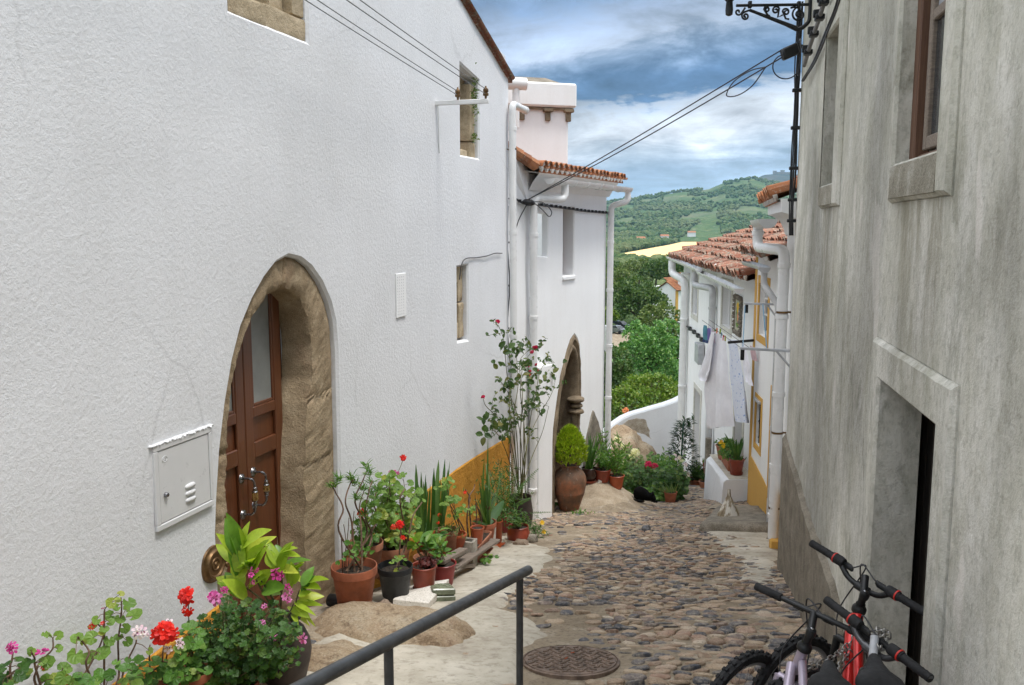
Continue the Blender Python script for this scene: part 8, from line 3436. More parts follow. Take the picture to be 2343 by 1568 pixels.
def build_front_right():
 rnd = random.Random(33)
 zR = lambda X,Y: (846.8 + X / 5.762,998 + Y / 5.762)
 p = wdist(812,1390,.42)
 r = thing('potted_shrub', 'thin twisting shrub with feathery tufts in the big terracotta pot beside the stone doorway', 'potted plant', p, GERAN)
 top = pot(r, p, .172, .125, .335, M['terracotta'])
 sm,fm = MB(),MB()
 tuftpx = [(762,1115),(775,1100),(805,1095),(812,1108),(838,1068),(845,1085),(850,1105),(830,1120),(815,1140),(845,1130),(835,1180),(820,1200),(845,1160),(862,1120),(858,1140)]
 paths = [[(790,1290),(775,1215),(785,1165),(768,1128),(762,1115)],[(800,1290),(805,1200),(790,1150),(800,1110),(808,1098)],[(822,1290),(840,1220),(812,1150),(830,1100),(842,1070)],[(830,1290),(850,1230),(835,1180),(845,1120),(852,1100)],
    [(812,1290),(826,1210),(822,1160),(832,1125)],[(835,1290),(858,1200),(855,1150),(862,1122)]]
 for P in paths:
  W_ = [wdist(u,v,.36 + rnd.uniform(-.05,.05)) for u,v in P]
  W_[0] = top + V((rnd.uniform(-.07,.07),rnd.uniform(-.05,.05),0))
  sm.tube(smooth_path(W_,5),[.009 - .005 * i / (5 * (len(W_) - 1)) for i in range(5 * (len(W_) - 1) + 1)],6)
 for u,v in tuftpx:
  c = wdist(u,v,.36 + rnd.uniform(-.08,.08))
  for k in range(30):
   d = rvec(rnd)
   d.z = abs(d.z) * .8 + .15
   blade(fm,c + rvec(rnd) * .02,d,rnd.uniform(.05,.085),.010,V((0,0,1)) + rvec(rnd) * .5,.5,3)
 for k in range(46):
  c = wdist(810 + rnd.gauss(8,18),1262 + rnd.gauss(0,14),.40 + rnd.uniform(-.07,.07))
  roundleaf(fm,c,(V((0,-.5,.8)) + rvec(rnd) * .6).normalized(),rnd.uniform(.014,.026),rnd,rvec(rnd),.2)
 for q in range(3):
  stalk(sm,top + V((rnd.uniform(-.1,.02),rnd.uniform(-.05,.05),0)),wdist(786 + q * 12,1200 - q * 15,.38),.004,.003,rnd,.02)
 sm.tube([top + V((-.08,-.03,-.02)),wdist(781,1225,.42)],.005,6)
 fm.obj('foliage', M['lf_mid'], r, None, False)
 sm.obj('stems', M['stem_brown'], r, 60)
 p = wdist(905,1362,.52)
 r = thing('potted_geranium', 'leggy geranium with small red heads in the black plastic pot', 'potted plant', p, GERAN)
 top = pot(r, p, .142, .108, .255, M['black_pot'])
 sm,fm = MB(),MB()
 for P in ([(912,1300),(932,1235),(945,1180),(965,1150)],[(912,1300),(915,1240),(917,1210)],[(905,1300),(924,1250),(922,1232)],[(935,1238),(920,1180),(915,1140),(925,1120)]):
  W_ = [wdist(u,v,.50) for u,v in P]
  sm.tube(smooth_path(W_,4),.0065,6)
 for k in range(16):
  c = wdist(912 + rnd.gauss(0,9),1285 + rnd.gauss(0,7),.56)
  roundleaf(fm,c,(V((0,-.5,.8)) + rvec(rnd) * .5).normalized(),rnd.uniform(.016,.028),rnd,rvec(rnd))
 for k in range(12):
  c = wdist(905 + rnd.gauss(0,14),1238 + rnd.gauss(0,10),.48)
  roundleaf(fm,c,(V((0,-.5,.8)) + rvec(rnd) * .5).normalized(),rnd.uniform(.022,.036),rnd,rvec(rnd))
 fm.obj('foliage', M['lf_geranium'], r, None, False)
 sm.obj('stems', M['stem_brown'], r, 60)
 flowerhead(r, wdist(*zR(390, 1170), .52), .046, M['pt_red'], rnd, 11)
 flowerhead(r, wdist(*zR(300, 1205), .52), .028, M['pt_red'], rnd, 5)
 flowerhead(r, wdist(*zR(435, 1340), .54), .028, M['pt_red'], rnd, 5)
 p = wdist(970,1352,.62)
 r = thing('potted_coleus', 'curly dark burgundy plant in a red brown pot with saucer on the slab', 'potted plant', p, GERAN)
 top = pot(r, p + V((0, 0, .006)), .108, .085, .225, M['red_pot'], 'plain', True, .088)
 fm = MB()
 for k in range(70):
  c = top + V((rnd.gauss(.02,.04),rnd.gauss(0,.035),rnd.uniform(.0,.07)))
  roundleaf(fm,c,(V((0,-.3,.8)) + rvec(rnd) * .9).normalized(),rnd.uniform(.018,.034),rnd,rvec(rnd),.5,.2)
 fm.obj('foliage', M['lf_burgundy'], r, None, False)
 p = wdist(1015,1336,.60)
 r = thing('potted_plant', 'trailing green plant in the dark red pot at the far end of the slab', 'potted plant', p, GERAN)
 top = pot(r, p, .115, .085, .205, M['red_pot2'], 'plain')
 tips = [wdist(u,v,.58 + rnd.uniform(-.08,.1)) for u,v in ((985,1225),(1000,1245),(1015,1250),(1025,1275),(1005,1215),(1036,1290),(975,1240),(1000,1270))]
 leafy(r, top, tips, 'leaf', .045, 6, 'lf_mid', 'stem', rnd, .6, .004)
 p = wdist(838,1318,.20)
 r = thing('potted_geranium', 'feathery leaved geranium with a red head in the terracotta pot behind the big pot', 'potted plant', p, GERAN)
 top = pot(r, p, .145, .11, .30, M['terracotta_old'])
 tips = [wdist(u,v,.26 + rnd.uniform(-.06,.1)) for u,v in ((825,1195),(850,1185),(815,1215),(865,1200),(840,1225),(830,1240),(860,1230))]
 leafy(r, top, tips, 'round', .026, 14, 'lf_mid', 'stem', rnd, .7, .004)
 flowerhead(r, wdist(828, 1176, .30), .045, M['pt_red'], rnd, 14)
 p = wdist(895,1318,.20)
 r = thing('potted_geranium', 'tall bushy light green geranium with one high red flower in the wide terracotta pot', 'potted plant', p, GERAN)
 top = pot(r, p, .175, .14, .30, M['terracotta_old'])
 tips = [wdist(u + rnd.gauss(0,5),v + rnd.gauss(0,5),.26 + rnd.uniform(-.12,.16)) for u,v in
   ((882,1112),(905,1105),(925,1130),(945,1128),(870,1140),(890,1150),(915,1160),(935,1165),(950,1150),(862,1180),(880,1190),(905,1195),(925,1200),(945,1190),(868,1220),(890,1228),(915,1225),(900,1080),(930,1100),(955,1135),(858,1150),(876,1090),(865,1200),(940,1215),(895,1125),(878,1165))]
 leafy(r, top, tips, 'round', .042, 13, 'lf_geranium', 'stem_brown', rnd, .6, .006)
 sm = MB()
 f = wdist(*zR(430,290),.28)
 sm.tube(smooth_path([wdist(905,1090,.28),wdist(913,1075,.28),f - V((0,0,.02))],4),.0028,6)
 sm.obj('flower_stalk', M['stem'], r, 60)
 flowerhead(r, f, .040, M['pt_red'], rnd, 7, None, (0, -.4, .9))
 for X,Y in ((265,480),(325,475),(365,490)):
  flowerhead(r, wdist(*zR(X, Y), .28), .022, M['pt_magenta'], rnd, 4)
 flowerhead(r, wdist(*zR(560, 690), .28), .018, M['pt_crimson'], rnd, 4)
 p = wdist(985,1290,.22)
 r = thing('potted_gladiolus', 'tall clump of sword shaped green leaves in a brown pot against the ochre base', 'potted plant', p, GERAN)
 top = pot(r, p, .15, .12, .25, M['red_pot'])
 fm = MB()
 for (X,Y,w_,xb) in ((598,375,34,640),(672,480,26,680),(728,510,22,710),(745,600,24,720),(895,310,44,850),(842,430,34,820),(980,300,34,930),(1060,330,22,930),(1020,440,26,950),(790,640,22,760),(760,690,24,700),(870,560,30,800),(1050,660,30,920),(640,640,26,690),(700,600,26,730),(930,560,30,860),(960,700,26,880),(620,700,22,660)):
  a = wdist(*zR(xb,1260 + rnd.uniform(-20,40)),.26 + rnd.uniform(-.05,.08))
  b = wdist(*zR(X,Y),.26 + rnd.uniform(-.06,.12))
  d = b - a
  blade(fm, a, d, d.length, w_ / 5.762 / FPX * 8.3 * 2.0, V((.2, -1, .1)) + rvec(rnd) * .5, .05, 6, 'sword', rnd.uniform(-.3, .3), .12)
 fm.obj('foliage', M['lf_blade'], r, 40, False)
 p = wdist(975,1318,.38)
 r = thing('potted_hydrangea', 'low broad leaved green hydrangea in a small pot between the geraniums', 'potted plant', p, GERAN)
 top = pot(r, p, .12, .09, .19, M['terracotta_old'])
 fm,sm = MB(),MB()
 for (a,b,w_) in (((590,1400),(470,1260),110),((600,1390),(690,1260),110),((600,1420),(450,1440),80),((660,1400),(830,1250),90),((700,1400),(950,1400),90),((690,1380),(860,1330),80),((640,1440),(760,1460),80),((620,1440),(560,1500),80),((700,1440),(930,1490),80),((840,1420),(1040,1540),60),((560,1420),(490,1500),80),((760,1380),(720,1280),70)):
  q0,q1 = wdist(*zR(*a),.44 + rnd.uniform(-.05,.05)),wdist(*zR(*b),.48 + rnd.uniform(-.05,.1))
  d = q1 - q0
  n_ = V((.1,-.6,.8)) + rvec(rnd) * .2
  blade(fm, q0, d.normalized() + n_.normalized() * .15, d.length, w_ / 5.762 / FPX * 8 * 1.1, n_, .3, 7, 'leaf')
  stalk(sm,top,q0,.004,.003,rnd,.05)
 fm.obj('foliage', M['lf_hydr'], r, 50, False)
 sm.obj('stems', M['stem'], r, 60)
 p = wdist(1045,1257,.42)
 r = thing('flower_pot', 'small orange empty bowl shaped pot standing on the rough plank', 'flower pot', p, GERAN)
 pot(r, p + V((0, 0, .02)), .098, .06, .15, M['orange_pot'], 'bowl', True)
 p = wdist(1024,1262,.36)
 r = thing('potted_succulent', 'pink rimmed small succulent in the dusty terracotta pot left of the orange bowl', 'potted plant', p, GERAN)
 top = pot(r, p, .105, .08, .235, M['terracotta_old'])
 fm = MB()
 for k in range(60):
  c = top + V((rnd.gauss(0,.05),rnd.gauss(0,.04),rnd.uniform(0,.07)))
  blade(fm,c,V((rnd.uniform(-1,1),rnd.uniform(-1,.4),.7)),.05,.022,V((0,0,1)),.2,3)
 for k in range(16):
  a = wdist(1015 + rnd.uniform(-30,55),1215 + rnd.gauss(0,14),.52)
  for q in range(10):
   blade(fm,a + rvec(rnd) * .012,rvec(rnd) + V((0,0,.5)),.022,.006,V((0,0,1)),.2,2)
  stalkp = top
 fm.obj('foliage', M['lf_pale'], r, None, False)
 sm = MB()
 for k in range(12):
  a = wdist(1012 + rnd.uniform(-26,50),1216 + rnd.gauss(0,12),.52)
  stalk(sm,top + V((.05,-.03,0)),a,.003,.002,rnd,.05)
 sm.obj('stems', M['stem'], r, 60)
 for (u,v) in ((1005,1178),(1001,1196)):
  flowerhead(r, wdist(u, v, .42), .02, M['pt_red'], rnd, 4)
 p = wdist(1006,1275,.40)
 r = thing('flower_pot', 'tall narrow orange pot half hidden by broad leaves', 'flower pot', p, GERAN)
 pot(r, p, .075, .058, .25, M['orange_pot'], 'plain')
 t = V((.2785,.9604,0))
 s_ = V((.9604,-.2785,0))
 p = wdist(1088,1262,.46)
 p = V((p.x,p.y,H(p.x,p.y) + .06))
 r = thing('trough_planter', 'long ribbed terracotta trough planter holding bare stemmed geraniums on the plank', 'planter', p, GERAN)
 m = MB()
 rings = []
 for (hw,hl,z) in ((.062,.27,.0),(.066,.275,.012),(.078,.29,.10),(.086,.30,.155),(.096,.315,.158),(.097,.316,.185),(.086,.305,.187),(.078,.297,.165)):
  ring = []
  for k in range(32):
   a = 2 * math.pi * k / 32
   cx,cy = math.cos(a),math.sin(a)
   ex = math.copysign(abs(cx) ** .35,cx) * hw
   ey = math.copysign(abs(cy) ** .2,cy) * hl
   ring.append(p + s_ * ex + t * ey + V((0,0,z)))
  rings.append(ring)
 for rg in rings:
  m.v += [tuple(q) for q in rg]
 for i in range(len(rings) - 1):
  for k in range(32):
   m.f.append([i * 32 + k,i * 32 + (k + 1) % 32,(i + 1) * 32 + (k + 1) % 32,(i + 1) * 32 + k])
 m.f.append(list(range(32))[::-1])
 m.obj('pot', M['terracotta_old'], r, 40)
 m = MB()
 m.add([p + s_ * math.copysign(abs(math.cos(a)) ** .35,math.cos(a)) * .078 + t * math.copysign(abs(math.sin(a)) ** .2,math.sin(a)) * .297 + V((0,0,.165)) for a in np.arange(0,6.28,.2)],[list(range(32))])
 m.obj('soil', M['soil'], r)
 top = p + V((0,0,.165))
 m = MB()
 m.bevbox(p + V((0,0,-.008)),s_ * .10,t * .32,V((0,0,.008)),.004)
 m.obj('saucer', M['terracotta_old'], r, 40)
 for (b0,P,k) in ((-.2,[(1068,1190),(1073,1150),(1075,1138),(1064,1120)],6),(-.1,[(1075,1180),(1072,1140),(1083,1120),(1086,1108)],5),(.05,[(1090,1185),(1088,1150)],5),(.15,[(1100,1180),(1092,1160)],5)):
  sm = MB()
  W_ = [top + t * b0] + [wdist(u,v,.46) for u,v in P]
  sm.tube(smooth_path(W_,4),[.010 - .005 * i / (4 * (len(W_) - 1)) for i in range(4 * (len(W_) - 1) + 1)],6)
  sm.obj('stems', M['stem_brown'], r, 60)
 fm = MB()
 for (u,v,n_) in ((1020,1108,14),(1030,1145,26),(1042,1178,10),(1076,1165,8),(1068,1165,6)):
  for k in range(n_):
   c = wdist(u + rnd.gauss(0,9),v + rnd.gauss(0,6),.40 + rnd.uniform(-.08,.08))
   roundleaf(fm,c,(V((0,-.5,.8)) + rvec(rnd) * .5).normalized(),rnd.uniform(.022,.038),rnd,rvec(rnd))
 fm.obj('foliage', M['lf_geranium'], r, None, False)
 sm = MB()
 for u,v in ((1022,1110),(1032,1150),(1044,1180),(1026,1150),(1038,1150)):
  stalk(sm,top + t * rnd.uniform(-.25,-.1),wdist(u,v,.40),.006,.004,rnd,.04)
 sm.obj('stems', M['stem_brown'], r, 60)
 flowerhead(r, wdist(1064, 1127, .46), .022, M['pt_red'], rnd, 3)
 p = wdist(1108,1250,.40)
 r = thing('potted_lily', 'strap leaved plant with a dark red flower in the terracotta pot past the trough', 'potted plant', p, GERAN)
 top = pot(r, p, .135, .085, .29, M['terracotta'])
 fm = MB()
 for (X,Y,w_,bd_) in ((1560,60,20,.1),(1505,330,22,.1),(1640,400,40,.9),(1690,740,30,.4),(1600,650,30,.2),(1480,560,26,.1),(1540,520,20,.1),(1410,820,22,0),(1415,1200,26,.3),(1450,620,20,.1),(1890,560,24,.6),(1570,820,36,.3),(1800,880,70,.5),(1500,700,24,.1),(1520,620,22,.15)):
  a = top + V((rnd.gauss(0,.035),rnd.gauss(0,.03),0))
  b = wdist(*zR(X,Y),.42 + rnd.uniform(-.06,.1))
  d = b - a
  blade(fm, a, d.normalized() + V((0, 0, bd_ * .5)), d.length * (1 + bd_ * .12), w_ / 5.762 / FPX * 9.6 * 1.7, V((.2, -1, .3)) + rvec(rnd) * .4, bd_, 7, 'sword' if w_ < 50 else 'leaf', 0, .12)
 fm.obj('foliage', M['lf_blade'], r, 40, False)
 flowerhead(r, wdist(*zR(1550, 945), .46), .028, M['lf_burgundy'], rnd, 6)
 m = MB()
 for q in range(2):
  stalk(m,top,wdist(*zR(1380,900 - q * 120),.42),.006,.003,rnd,.03)
 m.obj('stems', M['stem_brown'], r, 60)
 p = wdist(1092,1242,.56)
 r = thing('flower_pot', 'little orange round rimmed pot between trough and terracotta pot', 'flower pot', p, GERAN)
 pot(r, p, .070, .05, .17, M['orange_pot'], 'plain')
 for (u, v, mt, lb) in ((1124, 1235, 'white_paint', 'slim white pot right of the terracotta lily pot'), (1138, 1240, 'orange_pot', 'tall slim orange pot right of the slim white pot')):
  p = wdist(u,v,.36)
  r = thing('potted_plant', lb + ' with wispy leaves', 'potted plant', p, GERAN)
  top = pot(r, p, .062, .05, .27, M[mt], 'plain')
  fm = MB()
  for k in range(40):
   blade(fm,top + V((rnd.gauss(0,.02),rnd.gauss(0,.02),0)),V((rnd.uniform(-.6,.6),rnd.uniform(-.6,.3),1)),rnd.uniform(.06,.14),.010,V((0,-1,.2)),rnd.uniform(.2,1.0),4)
  fm.obj('foliage', M['lf_pale'], r, None, False)
 p = wdist(1186,1245,.52)
 r = thing('potted_bush', 'small dark leaved bush in the round red brown glazed pot below the rose', 'potted plant', p, GERAN)
 top = pot(r, p, .135, .09, .235, M['red_pot'], 'round')
 tips = [wdist(1182 + rnd.gauss(0,19),1180 + rnd.gauss(0,11),.50 + rnd.uniform(-.12,.14)) for k in range(34)]
 leafy(r, top, tips, 'leaf', .018, 14, 'lf_dark', 'stem', rnd, .6, .003)
 p = wdist(1190,1222,.30)
 p = V((p.x,p.y,H(p.x,p.y)))
 r = thing('climbing_rose', 'tall rose bush with crimson flowers climbing beside the downpipe from a dark jar', 'rose bush', p, GERAN)
 zt = wdist(1190,1135,.30).z
 top = pot(r, p, .16, .11, zt - p.z, M['dark_jar'], 'round', True, None, 'jar')
 sm,fm = MB(),MB()
 paths = [[(1188,1130),(1182,1000),(1160,860),(1152,780),(1140,745)],[(1190,1130),(1190,1010),(1195,900),(1188,830),(1210,800)],[(1195,1130),(1210,980),(1225,900),(1240,840),(1268,830)],[(1192,1130),(1205,1020),(1228,960),(1262,900),(1272,860)],
    [(1186,1130),(1170,1020),(1140,960),(1112,930),(1105,912)],[(1185,1130),(1178,1030),(1165,930),(1170,840),(1150,790)],[(1190,1130),(1200,1000),(1190,890),(1200,830),(1222,798)],[(1184,1130),(1160,1040),(1135,990),(1110,985)],[(1192,1130),(1198,960),(1215,880),(1212,840)],[(1190,1130),(1175,970),(1185,880),(1180,800)],
    [(1197,1130),(1215,1050),(1240,990),(1255,930)],[(1187,1130),(1195,1050),(1180,940),(1150,880),(1135,870)],[(1170,990),(1150,980),(1125,1000)],[(1193,1130),(1203,1040),(1200,950),(1235,880)]]
 pts_all = []
 for P in paths:
  W_ = [wdist(u,v,.28 + rnd.uniform(-.10,.14)) for u,v in P]
  if P[0][1] > 1100:
   W_[0] = top + V((rnd.gauss(0,.03),rnd.gauss(0,.03),0))
  Q = smooth_path(W_,5)
  n_ = len(Q)
  sm.tube(Q,[.0072 - .0045 * i / n_ for i in range(n_)],6)
  pts_all += Q[int(n_ * .35):]
 for k in range(70):
  a = rnd.choice(pts_all)
  b = a + V((rnd.uniform(-.2,.2),rnd.uniform(-.15,.1),rnd.uniform(-.02,.2)))
  Q = stalk(sm,a,b,.003,.0015,rnd,.1,4)
  for q in Q[1:]:
   for w_ in range(2):
    d = rvec(rnd)
    L = rnd.uniform(.04,.075)
    blade(fm,q,d,L,L * .62,V((0,-.4,.9)) + rvec(rnd) * .5,.5,3)
 for (u,v) in ((1152,800),(1140,835),(1160,812),(1205,865),(1190,852),(1112,960),(1125,975),(1145,970),(1110,990),(1240,850),(1250,870),(1235,895),(1175,870),(1195,835),(1225,870),(1265,838),(1272,850),(1215,900),(1150,1000),(1230,930)):
  for k in range(4):
   c = wdist(u + rnd.gauss(0,7),v + rnd.gauss(0,7),.30 + rnd.uniform(-.1,.12))
   d = rvec(rnd)
   L = rnd.uniform(.07,.12)
   blade(fm,c,d,L,L * .66,(-c).normalized() + V((0,0,.5)) + rvec(rnd) * .5,.5,4)
 fm.obj('foliage', M['lf_rose'], r, None, False)
 sm.obj('stems', M['stem'], r, 60)
 for (u,v,rr) in ((1138,737,.042),(1224,797,.055),(1216,806,.040),(1206,838,.046),(1212,850,.03),(1226,835,.030),(1229,848,.028),(1210,858,.032),(1105,909,.034)):
  c = wdist(u,v,.30)
  m = MB()
  for k in range(16):
   v_ = rvec(rnd)
   if v_.z < -.2:
    v_.z *= -1
   e = v_.orthogonal().normalized()
   f = v_.cross(e)
   k_ = rr * (.5 + .5 * (k / 15))
   m.add([c + v_ * k_ * .45 + (e * math.cos(a) + f * math.sin(a)) * k_ * .62 + v_ * k_ * .2 * math.cos(2 * a) for a in np.arange(0,6.2,.9)],[list(range(7))])
  m.obj('flower', M['pt_crimson'] if v != 858 else M['pt_red'], r, None, False)
 p = wdist(1150,1215,.20)
 p = V((p.x,p.y,H(p.x,p.y)))
 r = thing('potted_fern', 'arching fern and dark feathery greenery in a dark pot under the rose', 'potted plant', p, GERAN)
 top = pot(r, p, .15, .11, .36, M['red_pot2'], 'plain')
 fm = MB()
 def frond(a,b,arch,wd,n_=26):
  a,b = V(a),V(b)
  ctrl = (a + b) / 2 + V((0,0,arch))
  P = [a.lerp(ctrl,t).lerp(ctrl.lerp(b,t),t) for t in np.linspace(0,1,n_)]
  for i in range(2,n_ - 1):
   t = i / n_
   d = (P[i + 1] - P[i - 1]).normalized()
   s__ = d.cross(V((0,-.3,1))).normalized()
   L = wd * math.sin(math.pi * min(1,t * .92 + .06)) ** .7
   for sg in (-1,1):
    blade(fm,P[i],s__ * sg + d * .45,L,wd * .30,V((0,-.3,1)),.3,2)
  return P
 sm = MB()
 for (u,v,ar,wd) in ((1262,1172,.02,.045),(1232,1072,.08,.05),(1140,1050,.1,.05),(1120,1075,.1,.05),(1175,1040,.12,.05),(1205,1100,.1,.05),(1110,1110,.1,.05),(1150,1070,.1,.05),(1130,1130,.1,.05),(1185,1085,.1,.05),(1165,1110,.12,.05),(1215,1140,.06,.05),(1125,1160,.08,.05),(1145,1150,.1,.05)):
  e = wdist(u,v,.42 + rnd.uniform(-.15,.12)) if u < 1230 else wdist(u,v,.62)
  P = frond(top + V((.02,-.02,-.02)),e,ar,wd)
  sm.tube(P,.0022,4)
 for k in range(700):
  c = wdist(1150 + rnd.gauss(0,26),1130 + rnd.gauss(0,34),.26 + rnd.uniform(-.12,.16))
  blade(fm,c,rvec(rnd) + V((0,0,.6)),rnd.uniform(.04,.09),.012,V((0,-.5,.6)) + rvec(rnd),.5,3)
 fm.obj('foliage', M['lf_fern'], r, None, False)
 sm.obj('stems', M['stem'], r, 60)
 p = wdist(1224,1250,.62)
 p = V((p.x,p.y,H(p.x,p.y)))
 r = thing('flower_clump', 'clump of narrow leaves with yellow daisies growing from the paving at the step', 'plant', p)
 fm = MB()
 for k in range(90):
  c = p + V((rnd.gauss(0,.06),rnd.gauss(0,.06),rnd.uniform(.0,.16)))
  blade(fm,c,V((rnd.uniform(-1,1),rnd.uniform(-1,.5),rnd.uniform(-.1,1))),rnd.uniform(.07,.14),.012,V((0,0,1)) + rvec(rnd) * .4,1.0,4)
 for k in range(60):
  c = wdist(1222 + rnd.gauss(0,7),1215 + rnd.gauss(0,16),.58 + rnd.uniform(-.05,.08))
  blade(fm,c,V((rnd.uniform(-1,1),rnd.uniform(-1,.5),rnd.uniform(-.6,1))),rnd.uniform(.06,.11),.013,V((0,0,1)) + rvec(rnd) * .4,1.0,4)
 fm.obj('foliage', M['lf_blade'], r, None, False)
 sm = MB()
 for (u,v) in ((1240,1196),(1244,1217),(1241,1245),(1217,1258)):
  c = wdist(u,v,.72)
  stalk(sm,p + V((0,0,.05)),c,.002,.0015,rnd,.08)
  m = MB()
  o = V((.1,-.8,.55)).normalized()
  e1 = o.orthogonal().normalized()
  e2 = o.cross(e1)
  for k in range(12):
   a = 2 * math.pi * k / 12
   d = e1 * math.cos(a) + e2 * math.sin(a)
   blade(m,c + d * .006,d + o * .25,.030,.013,o,.2,3)
  m.lathe([(.010,0),(.008,.006),(0,.008)],c,10,o)
  m.obj('flower', M['pt_yellow'], r, None, False)
 sm.obj('stems', M['stem'], r)

build_front_right()

# ================================================================== FURTHER PLANTS
def build_mid():
 rnd = random.Random(55)
 p = gp(1302,1166)
 r = thing('urn', 'tall old clay urn with a rounded golden green conifer beside the second doorway', 'urn', p)
 yb = p.y
 px2m = (p.y * CP - p.z * SP) / FPX
 h = 104 * px2m
 R_ = 38.5 * px2m
 m = MB()
 m.lathe([(0,0),(R_ * .52,0),(R_ * .56,.01),(R_ * .72,h * .20),(R_ * .90,h * .40),(R_ * .915,h * .415),(R_ * .905,h * .43),(R_ * .98,h * .56),(R_,h * .66),(R_ * .96,h * .76),(R_ * .82,h * .86),(R_ * .64,h * .925),(R_ * .56,h * .95),
    (R_ * .56,h * .99),(R_ * .64,h * 1.01),(R_ * .66,h * 1.03),(R_ * .60,h * 1.035),(R_ * .5,h * 1.0),(0,h * .96)],p,44)
 m.obj('urn_body', M['urn'], r, 50)
 m = MB()
 m.lathe([(R_ * .5,h * .985),(0,h * 1.0)],p,20)
 m.obj('soil', M['soil'], r)
 c = p + V((0,0,h * 1.02))
 fm,sm = MB(),MB()
 H_ = 88 * px2m
 Rc = 37 * px2m
 for k in range(1050):
  t = rnd.random() ** .8
  prof = (math.sin(math.pi * min(1,(t * .86 + .12))) ** .55) * (1 - .45 * t)
  a = rnd.uniform(0,2 * math.pi)
  rr = Rc * 1.22 * prof * (rnd.uniform(.55,1.0) ** .6) * (1 + .14 * noise.noise(V((math.cos(a) * 2,math.sin(a) * 2,t * 5))))
  q = c + V((rr * math.cos(a),rr * math.sin(a),t * H_ * .95))
  d = V((math.cos(a) * .55,math.sin(a) * .55,1.0)).normalized()
  for w_ in range(5):
   blade(fm,q + rvec(rnd) * .008,d + rvec(rnd) * .55,rnd.uniform(.045,.085),.017,V((math.cos(a),math.sin(a),.2)) + rvec(rnd) * .3,rnd.uniform(-.3,.3),2)
 fm.obj('conifer_foliage', M['lf_conifer'], r, None, False)
 sm.tube([c - V((0,0,.03)),c + V((0,0,H_ * .8))],[.02,.006],8)
 sm.obj('conifer_trunk', M['bark'], r)
 for (u, v, n_, sp, lb) in ((1280, 1165, 26, .05, 'dark green leafy weed at the left foot of the clay urn'), (1325, 1176, 46, .09, 'low pale grass tuft in the cobbles right below the clay urn'), (1115, 1298, 14, .05, 'small green weed under the edge of the long plank')):
  q = gp(u,v)
  m = MB()
  for k in range(n_):
   c_ = q + V((rnd.gauss(0,sp),rnd.gauss(0,sp),.01))
   c_.z = H(c_.x,c_.y) + .012
   if sp < .06:
    roundleaf(m,c_ + V((0,0,rnd.uniform(.02,.13))),(V((0,-.4,.9)) + rvec(rnd) * .4).normalized(),.03,rnd,rvec(rnd))
   else:
    blade(m,c_,V((rnd.uniform(-1,1),rnd.uniform(-1,1),.8)),rnd.uniform(.03,.07),.012,V((0,-1,.2)),.6,3)
  tag(m.obj('weed', M['lf_mid'], None, None, False), lb, 'weed')

 def potpx(u,vb,y=None):
  return gp(u,vb)

 def sc_(p):
  return (p.y * CP - p.z * SP) / FPX
 PM = 'potted plants by the bedrock'
 p = gp(1347,1102)
 s = sc_(p)
 r = thing('potted_iris', 'long strap leaves in the round glossy brown glazed pot behind the urn', 'potted plant', p, PM)
 top = pot(r, p + V((0, 0, .02)), 18.5 * s, 12 * s, 30 * s, M['brown_glaze'], 'round', True, None)
 m = MB()
 m.lathe([(0,.0),(17 * s,.0),(20 * s,.035),(19 * s,.037),(16 * s,.014),(0,.014)],p,28)
 m.obj('saucer', M['red_pot'], r, 40)
 fm = MB()
 for k in range(34):
  b = at(1350 + rnd.gauss(6,22),1020 + rnd.gauss(0,20),p.y + rnd.uniform(-.3,.3))
  d = b - top
  blade(fm, top + V((rnd.gauss(0, .03), rnd.gauss(0, .03), 0)), d.normalized() + V((0, 0, .25)), d.length * 1.05, .030, V((rnd.uniform(-1, 1), -1, .2)), rnd.uniform(.1, .9), 6, 'sword')
 fm.obj('foliage', M['lf_blade'], r, 40, False)
 p = gp(1377,1101)
 s = sc_(p)
 r = thing('potted_herb', 'low green herb in the red pot between the glazed pot and the front terracotta pot', 'potted plant', p, PM)
 top = pot(r, p, 20 * s, 15 * s, 29 * s, M['red_pot'], 'plain')
 leafy(r, top, ellips_tips(top + V((0, 0, .13)), .16, .14, .13, 26, rnd), 'leaf', .025, 8, 'lf_mid', 'stem', rnd, .6, .003)
 p = gp(1409,1117)
 s = sc_(p)
 r = thing('potted_palm', 'tall feathery fronded plant in the orange terracotta pot at the bedrock edge', 'potted plant', p, PM)
 top = pot(r, p, 18.5 * s, 13.5 * s, 31 * s, M['orange_pot'], 'plain')
 fm,sm = MB(),MB()
 for (u,v) in ((1382,990),(1400,1010),(1420,1040),(1365,1030),(1412,1000),(1430,1022),(1392,1035),(1440,1050),(1378,1050),(1425,1070),(1370,1000),(1405,1050)):
  e = at(u,v,p.y + rnd.uniform(-.3,.3))
  P = stalk(sm,top,e,.005,.002,rnd,.05,10)
  for q in P[2:]:
   for w_ in range(6):
    blade(fm,q,rvec(rnd) + V((0,0,.7)),rnd.uniform(.06,.13),.016,V((0,-1,.3)),.4,3)
 fm.obj('foliage', M['lf_mid'], r, None, False)
 sm.obj('stems', M['stem'], r)
 sm = MB()
 sm.tube([top,at(1413,1058,p.y)],.012,6)
 sm.obj('stake', M['grey_wood'], r)
 p = gp(1366,1098) + V((.12,.28,0))
 r = thing('potted_iris', 'small strap leaved plant in a red pot tucked behind the glazed pot', 'potted plant', p, PM)
 top = pot(r, p, .10, .075, .20, M['red_pot'], 'plain')
 fm = MB()
 for k in range(18):
  blade(fm, top, V((rnd.uniform(-.7, .7), rnd.uniform(-.5, .5), 1)), rnd.uniform(.25, .55), .022, V((rnd.uniform(-1, 1), -1, .2)), rnd.uniform(.2, 1.0), 6, 'sword')
 fm.obj('foliage', M['lf_blade'], r, 40, False)

